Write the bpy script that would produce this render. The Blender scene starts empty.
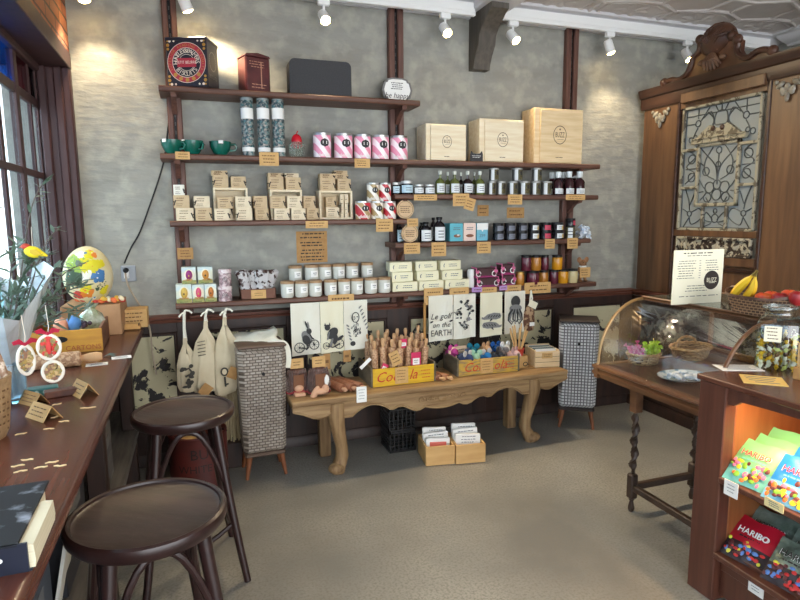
import bpy, bmesh, math, random
from math import pi, sin, cos, radians, sqrt, atan2
from mathutils import Matrix, Vector, Euler
SC = bpy.context.scene
COL = SC.collection
RND = random.Random(7)

# ------------------------------------------------------------------ camera
EYE = 1.6
FPX = 589.4
YAW, PIT, ROL = radians(19.236), radians(8.108), radians(-0.449)
FW = Vector((sin(YAW)*cos(PIT), cos(YAW)*cos(PIT), -sin(PIT)))
R0 = Vector((cos(YAW), -sin(YAW), 0.0))
U0 = R0.cross(FW)
RT = R0*cos(ROL) + U0*sin(ROL)
UP = U0*cos(ROL) - R0*sin(ROL)
def ray(px, py): return FW + RT*((px-400)/FPX) + UP*((300-py)/FPX)
def atY(px, py, y):
    d = ray(px, py); t = y/d.y; return Vector((d.x*t, y, EYE+d.z*t))
def atX(px, py, x):
    d = ray(px, py); t = x/d.x; return Vector((x, d.y*t, EYE+d.z*t))
def atZ(px, py, z):
    d = ray(px, py); t = (z-EYE)/d.z; return Vector((d.x*t, d.y*t, z))
cam = bpy.data.cameras.new('camera'); camo = bpy.data.objects.new('camera', cam); COL.objects.link(camo)
cam.sensor_width = 36.0; cam.lens = FPX/800*36.0; cam.clip_start = 0.02
mw = Matrix.Identity(4)
for i in range(3):
    mw[i][0], mw[i][1], mw[i][2] = RT[i], UP[i], -FW[i]
mw[2][3] = EYE
camo.matrix_world = mw
SC.camera = camo

# ------------------------------------------------------------------ materials
def lin(c):
    r = []
    for v in c:
        v /= 255.0
        r.append(v/12.92 if v <= 0.04045 else ((v+0.055)/1.055)**2.4)
    return (r[0], r[1], r[2], 1.0)
MATS = {}
def mat(name, c, rough=0.55, metal=0.0, c2=None, scale=6.0, st=(1, 1, 1), lo=0.35, hi=0.65, bump=0.0, bscale=None,
        emis=None, trans=0.0, world=False, c3=None, scale3=1.5, detail=5.0, spec=0.5, ior=1.45, coat=0.0, sheen=0.0):
    if name in MATS: return MATS[name]
    m = bpy.data.materials.new(name); m.use_nodes = True
    nt = m.node_tree; N = nt.nodes; L = nt.links
    b = N['Principled BSDF']
    b.inputs['Base Color'].default_value = lin(c); b.inputs['Roughness'].default_value = rough
    b.inputs['Metallic'].default_value = metal; b.inputs['Specular IOR Level'].default_value = spec
    b.inputs['IOR'].default_value = ior
    if coat: b.inputs['Coat Weight'].default_value = coat; b.inputs['Coat Roughness'].default_value = 0.15
    if trans: b.inputs['Transmission Weight'].default_value = trans
    if emis:
        b.inputs['Emission Color'].default_value = lin(emis[0]); b.inputs['Emission Strength'].default_value = emis[1]
    if c2 or bump or c3:
        if world: co = N.new('ShaderNodeNewGeometry').outputs['Position']
        else: co = N.new('ShaderNodeTexCoord').outputs['Object']
        mp = N.new('ShaderNodeMapping'); mp.inputs['Scale'].default_value = st; L.new(co, mp.inputs['Vector'])
        nz = N.new('ShaderNodeTexNoise'); nz.inputs['Scale'].default_value = scale; nz.inputs['Detail'].default_value = detail
        L.new(mp.outputs[0], nz.inputs['Vector'])
        out = None
        if c2:
            rp = N.new('ShaderNodeValToRGB'); e = rp.color_ramp.elements
            e[0].position = lo; e[0].color = lin(c); e[1].position = hi; e[1].color = lin(c2)
            L.new(nz.outputs['Fac'], rp.inputs[0]); out = rp.outputs[0]
        if c3:
            n3 = N.new('ShaderNodeTexNoise'); n3.inputs['Scale'].default_value = scale3; n3.inputs['Detail'].default_value = 6.0
            L.new(co, n3.inputs['Vector'])
            r3 = N.new('ShaderNodeValToRGB'); r3.color_ramp.elements[0].position = 0.45; r3.color_ramp.elements[1].position = 0.68
            L.new(n3.outputs['Fac'], r3.inputs[0])
            mx = N.new('ShaderNodeMix'); mx.data_type = 'RGBA'
            L.new(r3.outputs[0], mx.inputs[0]); L.new(out, mx.inputs[6]); mx.inputs[7].default_value = lin(c3); out = mx.outputs[2]
        if out: L.new(out, b.inputs['Base Color'])
        if bump:
            bp = N.new('ShaderNodeBump'); bp.inputs['Strength'].default_value = bump; bp.inputs['Distance'].default_value = 0.02
            src = nz
            if bscale:
                src = N.new('ShaderNodeTexNoise'); src.inputs['Scale'].default_value = bscale; src.inputs['Detail'].default_value = 5
                L.new(mp.outputs[0], src.inputs['Vector'])
            L.new(src.outputs['Fac'], bp.inputs['Height']); L.new(bp.outputs[0], b.inputs['Normal'])
    MATS[name] = m
    return m
def brickmat(name, c1, c2, mortar, scale, bw, rh, ms, axes, bump=0.6, rough=0.8, world=True, offset=0.5, mix=0.5, squash=None):
    """a laid pattern (bricks, weave); axes = which two coordinates run along and up the pattern"""
    m = bpy.data.materials.new(name); m.use_nodes = True
    nt = m.node_tree; N = nt.nodes; L = nt.links; b = N['Principled BSDF']; b.inputs['Roughness'].default_value = rough
    co = N.new('ShaderNodeNewGeometry').outputs['Position'] if world else N.new('ShaderNodeTexCoord').outputs['Object']
    sp = N.new('ShaderNodeSeparateXYZ'); L.new(co, sp.inputs[0]); cb = N.new('ShaderNodeCombineXYZ')
    if axes == 'sum':
        ad = N.new('ShaderNodeMath'); ad.operation = 'ADD'; L.new(sp.outputs[0], ad.inputs[0]); L.new(sp.outputs[1], ad.inputs[1])
        L.new(ad.outputs[0], cb.inputs[0]); L.new(sp.outputs[2], cb.inputs[1])
    else:
        L.new(sp.outputs[axes[0]], cb.inputs[0]); L.new(sp.outputs[axes[1]], cb.inputs[1])
    br = N.new('ShaderNodeTexBrick'); br.inputs['Color1'].default_value = lin(c1); br.inputs['Color2'].default_value = lin(c2)
    br.inputs['Mortar'].default_value = lin(mortar); br.inputs['Scale'].default_value = scale
    br.inputs['Brick Width'].default_value = bw; br.inputs['Row Height'].default_value = rh; br.inputs['Mortar Size'].default_value = ms
    br.inputs['Mortar Smooth'].default_value = 0.3; br.offset = offset
    L.new(cb.outputs[0], br.inputs['Vector'])
    nz = N.new('ShaderNodeTexNoise'); nz.inputs['Scale'].default_value = scale*3; L.new(co, nz.inputs['Vector'])
    mx = N.new('ShaderNodeMix'); mx.data_type = 'RGBA'; mx.blend_type = 'OVERLAY'; mx.inputs[0].default_value = mix
    L.new(br.outputs['Color'], mx.inputs[6]); L.new(nz.outputs['Fac'], mx.inputs[7]); L.new(mx.outputs[2], b.inputs['Base Color'])
    bp = N.new('ShaderNodeBump'); bp.invert = True; bp.inputs['Strength'].default_value = bump; bp.inputs['Distance'].default_value = 0.01
    L.new(br.outputs['Fac'], bp.inputs['Height']); L.new(bp.outputs[0], b.inputs['Normal'])
    MATS[name] = m; return m
def peelmat(name, paint, paint2, bare, z0, z1, t0, t1, scale=6.0):
    """old paint flaking off dark timber, more worn away towards the skirting"""
    m = bpy.data.materials.new(name); m.use_nodes = True
    nt = m.node_tree; N = nt.nodes; L = nt.links; b = N['Principled BSDF']
    co = N.new('ShaderNodeNewGeometry').outputs['Position']
    nz = N.new('ShaderNodeTexNoise'); nz.inputs['Scale'].default_value = scale; nz.inputs['Detail'].default_value = 7; nz.inputs['Roughness'].default_value = 0.62
    nz.inputs['Distortion'].default_value = 0.6
    L.new(co, nz.inputs['Vector'])
    sp = N.new('ShaderNodeSeparateXYZ'); L.new(co, sp.inputs[0])
    mr = N.new('ShaderNodeMapRange'); mr.inputs[1].default_value = z0; mr.inputs[2].default_value = z1; mr.inputs[3].default_value = t0; mr.inputs[4].default_value = t1
    L.new(sp.outputs[2], mr.inputs[0])
    sb = N.new('ShaderNodeMath'); sb.operation = 'SUBTRACT'; L.new(nz.outputs['Fac'], sb.inputs[0]); L.new(mr.outputs[0], sb.inputs[1])
    rp = N.new('ShaderNodeValToRGB'); rp.color_ramp.elements[0].position = 0.495; rp.color_ramp.elements[1].position = 0.505
    ad = N.new('ShaderNodeMath'); ad.operation = 'ADD'; ad.inputs[1].default_value = 0.5; L.new(sb.outputs[0], ad.inputs[0]); L.new(ad.outputs[0], rp.inputs[0])
    n2 = N.new('ShaderNodeTexNoise'); n2.inputs['Scale'].default_value = 5; n2.inputs['Detail'].default_value = 6; L.new(co, n2.inputs['Vector'])
    m2 = N.new('ShaderNodeMix'); m2.data_type = 'RGBA'; L.new(n2.outputs['Fac'], m2.inputs[0]); m2.inputs[6].default_value = lin(paint); m2.inputs[7].default_value = lin(paint2)
    mx = N.new('ShaderNodeMix'); mx.data_type = 'RGBA'; L.new(rp.outputs[0], mx.inputs[0]); mx.inputs[6].default_value = lin(bare); L.new(m2.outputs[2], mx.inputs[7])
    L.new(mx.outputs[2], b.inputs['Base Color']); b.inputs['Roughness'].default_value = 0.6
    bp = N.new('ShaderNodeBump'); bp.inputs['Strength'].default_value = 0.5; bp.inputs['Distance'].default_value = 0.006
    L.new(rp.outputs[0], bp.inputs['Height']); L.new(bp.outputs[0], b.inputs['Normal'])
    MATS[name] = m; return m
def stripemat(name, c1, c2, freq, direction, c3=None, lo=0.45, hi=0.55, rough=0.35):
    """slanting printed stripes running round a tin"""
    m = bpy.data.materials.new(name); m.use_nodes = True
    nt = m.node_tree; N = nt.nodes; L = nt.links; b = N['Principled BSDF']; b.inputs['Roughness'].default_value = rough
    tc = N.new('ShaderNodeTexCoord'); mp = N.new('ShaderNodeMapping'); mp.inputs['Rotation'].default_value = direction
    L.new(tc.outputs['Object'], mp.inputs[0])
    wv = N.new('ShaderNodeTexWave'); wv.inputs['Scale'].default_value = freq; wv.inputs['Distortion'].default_value = 0.8; wv.inputs['Detail'].default_value = 0
    L.new(mp.outputs[0], wv.inputs['Vector'])
    rp = N.new('ShaderNodeValToRGB'); e = rp.color_ramp.elements; e[0].position = lo; e[0].color = lin(c1); e[1].position = hi; e[1].color = lin(c2)
    if c3:
        x = e.new(min(0.95, hi+0.25)); x.color = lin(c3)
    L.new(wv.outputs['Fac'], rp.inputs[0]); L.new(rp.outputs[0], b.inputs['Base Color'])
    MATS[name] = m; return m
def glassmat(name, tint=(255, 255, 255), alpha=0.12, rough=0.02):
    m = bpy.data.materials.new(name); m.use_nodes = True
    nt = m.node_tree; N = nt.nodes; L = nt.links; N.remove(N['Principled BSDF'])
    tr = N.new('ShaderNodeBsdfTransparent'); tr.inputs[0].default_value = lin(tint)
    gl = N.new('ShaderNodeBsdfGlossy'); gl.inputs['Roughness'].default_value = rough
    lw = N.new('ShaderNodeLayerWeight'); lw.inputs[0].default_value = 0.5
    pw = N.new('ShaderNodeMath'); pw.operation = 'POWER'; pw.inputs[1].default_value = 4.0; L.new(lw.outputs['Facing'], pw.inputs[0])
    ad = N.new('ShaderNodeMath'); ad.operation = 'MULTIPLY_ADD'; ad.inputs[1].default_value = 0.55; ad.inputs[2].default_value = 0.03+alpha*0.2
    L.new(pw.outputs[0], ad.inputs[0])
    mx = N.new('ShaderNodeMixShader'); L.new(ad.outputs[0], mx.inputs[0]); L.new(tr.outputs[0], mx.inputs[1]); L.new(gl.outputs[0], mx.inputs[2])
    L.new(mx.outputs[0], N['Material Output'].inputs[0])
    MATS[name] = m; return m

# ------------------------------------------------------------------ mesh builder
TXT = {}
def textgeo(s, res=2):
    k = (s, res)
    if k in TXT: return TXT[k]
    cu = bpy.data.curves.new('tmp', 'FONT'); cu.body = s; cu.size = 1.0; cu.resolution_u = res; cu.align_x = 'CENTER'; cu.align_y = 'CENTER'
    o = bpy.data.objects.new('tmp', cu); me = o.to_mesh()
    vs = [(v.co.x, v.co.y) for v in me.vertices]; fs = [tuple(p.vertices) for p in me.polygons]
    o.to_mesh_clear(); bpy.data.objects.remove(o); bpy.data.curves.remove(cu)
    TXT[k] = (vs, fs); return TXT[k]
class B:
    def __init__(s): s.v = []; s.f = []; s.mi = []; s.T = Matrix.Identity(4)
    def add(s, vs, fs, m=0):
        n = len(s.v)
        for p in vs: s.v.append(tuple(s.T @ Vector(p)))
        for f in fs: s.f.append(tuple(i+n for i in f)); s.mi.append(m)
    def at(s, loc=(0, 0, 0), rot=(0, 0, 0)):
        s.T = Matrix.Translation(loc) @ Euler(rot).to_matrix().to_4x4(); return s
    def box(s, c, d, m=0, bev=0.0, rot=None, taper=None):
        hx, hy, hz = d[0]/2, d[1]/2, d[2]/2
        b = min(bev, hx*0.8, hy*0.8, hz*0.8)
        R = Euler(rot).to_matrix() if rot else None
        vs = []; fs = []; ix = {}
        for sx in (-1, 1):
            for sy in (-1, 1):
                for sz in (-1, 1):
                    if b > 0:
                        ix[sx, sy, sz] = len(vs)
                        vs += [(sx*hx, sy*(hy-b), sz*(hz-b)), (sx*(hx-b), sy*hy, sz*(hz-b)), (sx*(hx-b), sy*(hy-b), sz*hz)]
                    else:
                        ix[sx, sy, sz] = len(vs); vs.append((sx*hx, sy*hy, sz*hz))
        def k(t, a): return ix[t] + (a if b > 0 else 0)
        for a in range(3):
            o1, o2 = [i for i in range(3) if i != a]
            for sg in (-1, 1):
                q = []
                for u, w in ((-1, -1), (1, -1), (1, 1), (-1, 1)):
                    t = [0, 0, 0]; t[a] = sg; t[o1] = u; t[o2] = w; q.append(k(tuple(t), a))
                fs.append(q)
        if b > 0:
            for a in range(3):
                o1, o2 = [i for i in range(3) if i != a]
                for u in (-1, 1):
                    for w in (-1, 1):
                        t = [0, 0, 0]; t[o1] = u; t[o2] = w; t1 = list(t); t1[a] = -1; t2 = list(t); t2[a] = 1
                        t1 = tuple(t1); t2 = tuple(t2)
                        fs.append([k(t1, o1), k(t2, o1), k(t2, o2), k(t1, o2)])
            for t in ix: fs.append([ix[t], ix[t]+1, ix[t]+2])
        out = []
        for p in vs:
            p = Vector(p)
            if taper:
                f = (p.z+hz)/(2*hz); p.x *= taper[0]+(1-taper[0])*f; p.y *= taper[1]+(1-taper[1])*f
            if R: p = R @ p
            out.append(p+Vector(c))
        s.add(out, fs, m); return s
    def lathe(s, prof, c=(0, 0, 0), seg=20, m=0, sx=1.0, sy=1.0, rot=None, mats=None, a0=0.0):
        R = Euler(rot).to_matrix() if rot else None
        vs = []; rings = []
        for r, z in prof:
            if r < 1e-5:
                rings.append([len(vs)]); vs.append(Vector((0, 0, z)))
            else:
                rings.append(list(range(len(vs), len(vs)+seg)))
                for i in range(seg):
                    a = a0+2*pi*i/seg; vs.append(Vector((r*cos(a)*sx, r*sin(a)*sy, z)))
        for j in range(len(rings)-1):
            A, Bq = rings[j], rings[j+1]; fs = []
            for i in range(seg):
                k = (i+1) % seg
                if len(A) == 1 and len(Bq) == 1: continue
                if len(A) == 1: fs.append([A[0], Bq[k], Bq[i]])
                elif len(Bq) == 1: fs.append([A[i], A[k], Bq[0]])
                else: fs.append([A[i], A[k], Bq[k], Bq[i]])
            rings[j] = (A, fs)
        n = len(s.v)
        for p in vs:
            if R: p = R @ p
            s.v.append(tuple(s.T @ (p+Vector(c))))
        for j in range(len(prof)-1):
            for f in rings[j][1]:
                s.f.append(tuple(i+n for i in f)); s.mi.append(mats[j] if mats else m)
        return s
    def ball(s, c, r, m=0, seg=12, rings=8, rot=None):
        if not hasattr(r, '__len__'): r = (r, r, r)
        prof = [(sin(pi*i/rings), -cos(pi*i/rings)) for i in range(rings+1)]
        R = Euler(rot).to_matrix() if rot else Matrix.Identity(3)
        vs = []; fs = []
        for i in range(rings+1):
            for j in range(seg):
                a = 2*pi*j/seg; p = Vector((prof[i][0]*cos(a)*r[0], prof[i][0]*sin(a)*r[1], prof[i][1]*r[2])); vs.append(R @ p+Vector(c))
        for i in range(rings):
            for j in range(seg):
                k = (j+1) % seg
                if i == 0: fs.append([j, (i+1)*seg+k, (i+1)*seg+j])
                elif i == rings-1: fs.append([i*seg+j, i*seg+k, (i+1)*seg+j])
                else: fs.append([i*seg+j, i*seg+k, (i+1)*seg+k, (i+1)*seg+j])
        s.add(vs, fs, m); return s
    def tube(s, pts, r, m=0, seg=8, closed=False, cap=True, flat=None):
        P = [Vector(p) for p in pts]; n = len(P)
        rr = r if hasattr(r, '__len__') else [r]*n
        vs = []; fs = []; prev = None
        for i in range(n):
            if closed: t = P[(i+1) % n]-P[i-1]
            else: t = P[min(i+1, n-1)]-P[max(i-1, 0)]
            if t.length < 1e-9: t = Vector((0, 0, 1))
            t.normalize()
            if prev is None:
                u = t.orthogonal() if not flat else (Vector(flat)-t*Vector(flat).dot(t))
            else: u = prev-t*prev.dot(t)
            if u.length < 1e-6: u = t.orthogonal()
            u.normalize(); prev = u; w = t.cross(u)
            for j in range(seg):
                a = 2*pi*j/seg; vs.append(P[i]+(u*cos(a)+w*sin(a))*rr[i])
        for i in range(n if closed else n-1):
            k = (i+1) % n
            for j in range(seg):
                l = (j+1) % seg; fs.append([i*seg+j, i*seg+l, k*seg+l, k*seg+j])
        if cap and not closed:
            fs.append(list(range(seg))); fs.append([(n-1)*seg+j for j in range(seg)])
        s.add(vs, fs, m); return s
    def ribbon(s, pts, w, th, m=0, up=(0, 0, 1)):
        """a flat strip of width w along pts"""
        P = [Vector(p) for p in pts]; n = len(P); vs = []; fs = []
        for i in range(n):
            t = (P[min(i+1, n-1)]-P[max(i-1, 0)]).normalized(); sd = t.cross(Vector(up))
            if sd.length < 1e-6: sd = t.orthogonal()
            sd.normalize(); nn = sd.cross(t)
            ww = w[i] if hasattr(w, '__len__') else w
            for a, b in ((-1, -1), (1, -1), (1, 1), (-1, 1)): vs.append(P[i]+sd*a*ww/2+nn*b*th/2)
        for i in range(n-1):
            for j in range(4):
                l = (j+1) % 4; fs.append([i*4+j, i*4+l, i*4+4+l, i*4+4+j])
        fs.append([0, 1, 2, 3]); fs.append([4*n-4, 4*n-3, 4*n-2, 4*n-1]); s.add(vs, fs, m); return s
    def prism(s, poly, d0, d1, m=0, plane='xz', m_side=None):
        """extrude a 2-D outline between two depths on the third axis"""
        def mk(a, b, d):
            return {'xz': (a, d, b), 'yz': (d, a, b), 'xy': (a, b, d)}[plane]
        n = len(poly); vs = [mk(a, b, d0) for a, b in poly]+[mk(a, b, d1) for a, b in poly]
        s.add(vs, [list(range(n)), list(range(n, 2*n))], m)
        s.add(vs, [[i, (i+1) % n, n+(i+1) % n, n+i] for i in range(n)], m if m_side is None else m_side); return s
    def flat(s, poly, y, m=0):
        s.add([(a, y, b) for a, b in poly], [list(range(len(poly)))], m); return s
    def text(s, t, size, c, m=0, rot=(pi/2, 0, 0), sx=1.0, shear=0.0, th=0.0):
        vs, fs = textgeo(t); R = Euler(rot).to_matrix()
        s.add([R @ Vector(((x+y*shear)*size*sx, y*size, 0))+Vector(c) for x, y in vs], fs, m); return s
    def arctext(s, t, size, c, rad, a_mid, step, m=0, inward=False):
        """letters round a circle on a face turned to -y; c = centre"""
        n = len(t)
        for i, ch in enumerate(t):
            if ch == ' ': continue
            a = a_mid+(1 if inward else -1)*(i-(n-1)/2)*step
            tl = a-pi/2 if not inward else a+pi/2
            vs, fs = textgeo(ch)
            s.add([(c[0]+rad*cos(a)+size*(x*cos(tl)-y*sin(tl)), c[1], c[2]+rad*sin(a)+size*(x*sin(tl)+y*cos(tl))) for x, y in vs], fs, m)
    def lines(s, x0, x1, z0, z1, n, y, m, th=None, seed=1, fill=0.8):
        """rows of small handwriting, as broken dashes"""
        rr = random.Random(seed); dz = (z1-z0)/max(n, 1); th = th or dz*0.28
        for i in range(n):
            z = z1-dz*(i+0.5); x = x0+rr.random()*(x1-x0)*0.12; end = x0+(x1-x0)*(fill+rr.random()*(1-fill))
            while x < end:
                w = (x1-x0)*(0.05+rr.random()*0.14); w = min(w, end-x)
                dzz = th*(rr.random()-0.5)*0.4
                s.add([(x, y, z-th/2+dzz), (x+w, y, z-th/2-dzz), (x+w, y, z+th/2), (x, y, z+th/2)], [[0, 1, 2, 3]], m); x += w+(x1-x0)*0.035
        return s
    def build(s, name, mats, parent=None, loc=None, rotz=0.0, angle=35):
        me = bpy.data.meshes.new(name); me.from_pydata(s.v, [], s.f)
        if not isinstance(mats, (list, tuple)): mats = [mats]
        for m in mats: me.materials.append(m)
        me.polygons.foreach_set('material_index', s.mi)
        bm = bmesh.new(); bm.from_mesh(me); bmesh.ops.recalc_face_normals(bm, faces=bm.faces[:]); bm.to_mesh(me); bm.free()
        me.polygons.foreach_set('use_smooth', [True]*len(me.polygons)); me.set_sharp_from_angle(angle=radians(angle)); me.update()
        o = bpy.data.objects.new(name, me); COL.objects.link(o)
        if parent: o.parent = parent
        if loc is not None: o.location = loc
        o.rotation_euler = (0, 0, rotz)
        return o
def tag(o, label, cat, group=None):
    o['label'] = label; o['category'] = cat
    if group: o['group'] = group
    return o
def thing(name, label, cat, loc=(0, 0, 0), rotz=0.0, group=None, rot=None):
    o = bpy.data.objects.new(name, None); o.empty_display_size = 0.05; COL.objects.link(o)
    o.location = loc; o.rotation_euler = rot if rot else (0, 0, rotz)
    return tag(o, label, cat, group)
def dup(root, loc, rotz=0.0, label=None, group=None, scale=None, rot=None):
    def cp(o, par):
        c = o.copy(); COL.objects.link(c)
        if par: c.parent = par
        for ch in o.children: cp(ch, c)
        return c
    r = cp(root, None); r.location = loc; r.rotation_euler = rot if rot else (0, 0, rotz)
    if label: r['label'] = label
    if group: r['group'] = group
    if scale: r.scale = scale
    return r
def struct(o): o['kind'] = 'structure'; return o
ORD = ['first', 'second', 'third', 'fourth', 'fifth', 'sixth', 'seventh', 'eighth', 'ninth', 'tenth', 'eleventh', 'twelfth', 'thirteenth', 'fourteenth', 'fifteenth', 'sixteenth']
def nth(i, n):
    if i == 0: return 'leftmost'
    if i == n-1: return 'rightmost'
    return ORD[i]+' from left'
def shelf_rect(pl, pr, pt, z, y):
    """world x centre, width and height of something standing at height z on depth y"""
    a = atY(pl, pt, y); b = atY(pr, pt, y); t = atY((pl+pr)/2, pt, y)
    return (a.x+b.x)/2, abs(b.x-a.x), t.z-z
# ------------------------------------------------------------------ shared materials
WD = 4.03            # back wall depth
plaster = mat('grey_plaster', (137, 136, 129), 0.8, c2=(152, 151, 143), scale=6.5, st=(0.55, 1, 1.9), lo=0.3, hi=0.72, bump=0.4, bscale=16, world=True, c3=(164, 162, 151), scale3=11.0, detail=10)
concrete = mat('concrete_floor', (114, 114, 111), 0.3, c2=(152, 149, 141), scale=1.5, lo=0.33, hi=0.66, bump=0.05, bscale=30, world=True, c3=(118, 115, 108), scale3=85, detail=10)
tinceil = mat('white_ceiling_paint', (182, 173, 168), 0.6, c2=(194, 186, 180), scale=3, bump=0.35, bscale=22, world=True)
white_trim = mat('white_trim_paint', (204, 202, 204), 0.5)
dark_dado = mat('dark_dado_timber', (38, 26, 22), 0.5, c2=(56, 36, 28), scale=3, st=(8, 8, 1.2), world=True)
red_rail = mat('red_brown_rail', (84, 46, 34), 0.45, c2=(104, 60, 44), scale=3, st=(1.5, 20, 20), world=True)
shelf_wood = mat('shelf_timber', (84, 54, 43), 0.5, c2=(108, 73, 57), scale=3, st=(1.5, 20, 20), bump=0.08)
upright_wood = mat('upright_timber', (84, 54, 46), 0.5, c2=(106, 72, 60), scale=3, st=(20, 20, 1.5))
black_metal = mat('black_metal', (26, 26, 27), 0.45, metal=0.4)
win_wood = mat('window_timber', (72, 46, 46), 0.5, c2=(56, 35, 37), scale=3, st=(10, 10, 1))
peel = peelmat('peeling_cream_paint', (202, 194, 162), (178, 168, 130), (32, 27, 27), 0.1, 0.85, 0.60, 0.42, scale=8.0)
peel_grey = peelmat('peeling_grey_paint', (118, 122, 114), (96, 92, 76), (36, 28, 24), 0.05, 0.9, 0.58, 0.505, scale=9.5)
counter_wood = mat('varnished_counter_timber', (74, 38, 30), 0.24, c2=(98, 56, 44), scale=2.5, st=(14, 1.0, 14), bump=0.02, spec=0.6)
brick = brickmat('red_brick', (148, 84, 56), (176, 112, 78), (92, 72, 62), 1.0, 0.23, 0.078, 0.008, (1, 2), bump=0.8)
white_brick = brickmat('white_painted_brick', (216, 224, 232), (204, 214, 224), (176, 188, 200), 1.0, 0.24, 0.085, 0.008, (1, 2), bump=0.5)
kraft = mat('kraft_card', (200, 158, 98), 0.7, c2=(208, 168, 110), scale=30)
kraft_dark = mat('dark_kraft_card', (168, 124, 72), 0.7, c2=(180, 138, 84), scale=30)
ink = mat('dark_ink', (48, 40, 34), 0.7)
brown_ink = mat('brown_ink', (104, 72, 40), 0.7)
white_paper = mat('white_paper', (238, 237, 232), 0.7)
cream_card = mat('cream_card', (236, 230, 204), 0.6)
white_plastic = mat('white_plastic', (232, 232, 230), 0.4)
chrome = mat('tin_metal', (196, 196, 194), 0.3, metal=0.9)
clear = glassmat('clear_glass', alpha=0.1)
pane_glass = glassmat('window_glass', (235, 245, 250), alpha=0.1)

# ------------------------------------------------------------------ room shell
XL, XR = -0.62, 4.82
YF = -2.6
def sbox(name, x0, x1, y0, y1, z0, z1, m, bev=0.0):
    b = B(); b.box(((x0+x1)/2, (y0+y1)/2, (z0+z1)/2), (x1-x0, y1-y0, z1-z0), 0, bev)
    return struct(b.build(name, m))
sbox('floor', -0.98, XR, YF, WD+0.1, -0.1, 0.0, concrete)
sbox('wall_back', -0.98, XR, WD, WD+0.15, 0.0, 3.4, plaster)
sbox('wall_right', XR, XR+0.12, YF, WD+0.1, 0.0, 3.4, plaster)
# ceiling: pressed metal with raised ribs
b = B(); b.box(((XR-0.98)/2, (YF+WD)/2, 3.125), (XR+0.98, WD-YF, 0.1), 0)
for i in range(9):
    for j in range(10):
        cx = -0.6+i*0.62; cy = 3.75-j*0.62
        if cx > XR-0.3 or cy < YF+0.4: continue
        q = [(cx-0.31, cy-0.10), (cx-0.31, cy+0.10), (cx-0.10, cy+0.2), (cx+0.10, cy+0.2), (cx+0.31, cy+0.10), (cx+0.31, cy-0.10), (cx+0.10, cy-0.2), (cx-0.10, cy-0.2)]
        b.tube([(x, y, 3.075) for x, y in q], 0.016, 0, 6, closed=True)
        b.tube([(cx+(x-cx)*0.8, cy+(y-cy)*0.72, 3.075) for x, y in q], 0.008, 0, 6, closed=True)
        b.tube([(cx-0.10, cy+0.2, 3.075), (cx-0.10, cy+0.42, 3.075)], 0.014, 0, 6); b.tube([(cx+0.10, cy+0.2, 3.075), (cx+0.10, cy+0.42, 3.075)], 0.014, 0, 6)
        for k in range(6):
            a = k*pi/3; b.ball((cx+0.07*cos(a)*1.4, cy+0.07*sin(a), 3.075), (0.055, 0.03, 0.010), 0, 8, 5, rot=(0, 0, a))
struct(b.build('ceiling', tinceil))
# white cornice along the back wall: cove, flat and lower bead
b = B(); b.prism([(WD, 2.985), (WD-0.025, 2.985), (WD-0.03, 3.0), (WD-0.08, 3.012), (WD-0.14, 3.032), (WD-0.155, 3.05), (WD-0.20, 3.055), (WD-0.20, 3.08), (WD, 3.08)], -0.62, XR, 0, 'yz'); struct(b.build('trim_1', white_trim))
b = B(); b.prism([(XR, 2.985), (XR-0.025, 2.985), (XR-0.03, 3.0), (XR-0.08, 3.012), (XR-0.14, 3.032), (XR-0.155, 3.05), (XR-0.20, 3.055), (XR-0.20, 3.08), (XR, 3.08)], YF, WD-0.2, 0, 'xz'); struct(b.build('trim_2', white_trim))
# white boxed ceiling beam over the corbel
sbox('trim_3', 1.90, 2.16, 0.2, WD-0.01, 3.0, 3.08, white_trim, 0.008)
# dado: dark framing, flaking panels, rail and skirting
b = B(); b.box((1.42, WD-0.008, 0.47), (4.08, 0.016, 0.94), 0)
for x0, x1 in ((-0.62, -0.5), (-0.13, 0.05), (0.57, 0.69), (1.29, 1.46), (1.98, 2.1), (2.70, 2.87), (3.37, 3.47)):
    b.box(((x0+x1)/2, WD-0.02, 0.5), (x1-x0, 0.04, 0.9), 0, 0.004)
b.box((1.42, WD-0.019, 0.15), (4.08, 0.038, 0.16), 0, 0.004); b.box((1.42, WD-0.019, 0.905), (4.08, 0.038, 0.07), 0, 0.004)
struct(b.build('trim_4', dark_dado))
b = B()
for x0, x1 in ((-0.5, -0.13), (0.05, 0.57), (0.69, 1.29), (1.46, 1.98), (2.10, 2.70), (2.87, 3.37)):
    b.box(((x0+x1)/2, WD-0.02, 0.55), (x1-x0-0.02, 0.012, 0.62), 0, 0.003)
    for (a, c, w, h) in (((x0+x1)/2, 0.245, x1-x0, 0.02), ((x0+x1)/2, 0.86, x1-x0, 0.02), (x0+0.01, 0.55, 0.02, 0.62), (x1-0.01, 0.55, 0.02, 0.62)):
        b.box((a, WD-0.028, c), (w, 0.022, h), 1, 0.006)
struct(b.build('wall_dado', [peel, dark_dado]))
b = B(); b.prism([(WD, 0.93), (WD-0.045, 0.935), (WD-0.05, 0.955), (WD-0.07, 0.962), (WD-0.072, 0.978), (WD, 0.985)], -0.62, 3.47, 0, 'yz'); struct(b.build('trim_5', red_rail))
b = B(); b.prism([(WD, 0.0), (WD-0.06, 0.0), (WD-0.06, 0.05), (WD-0.045, 0.075), (WD, 0.08)], -0.62, 3.5, 0, 'yz'); struct(b.build('baseboard_back', dark_dado))
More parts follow.
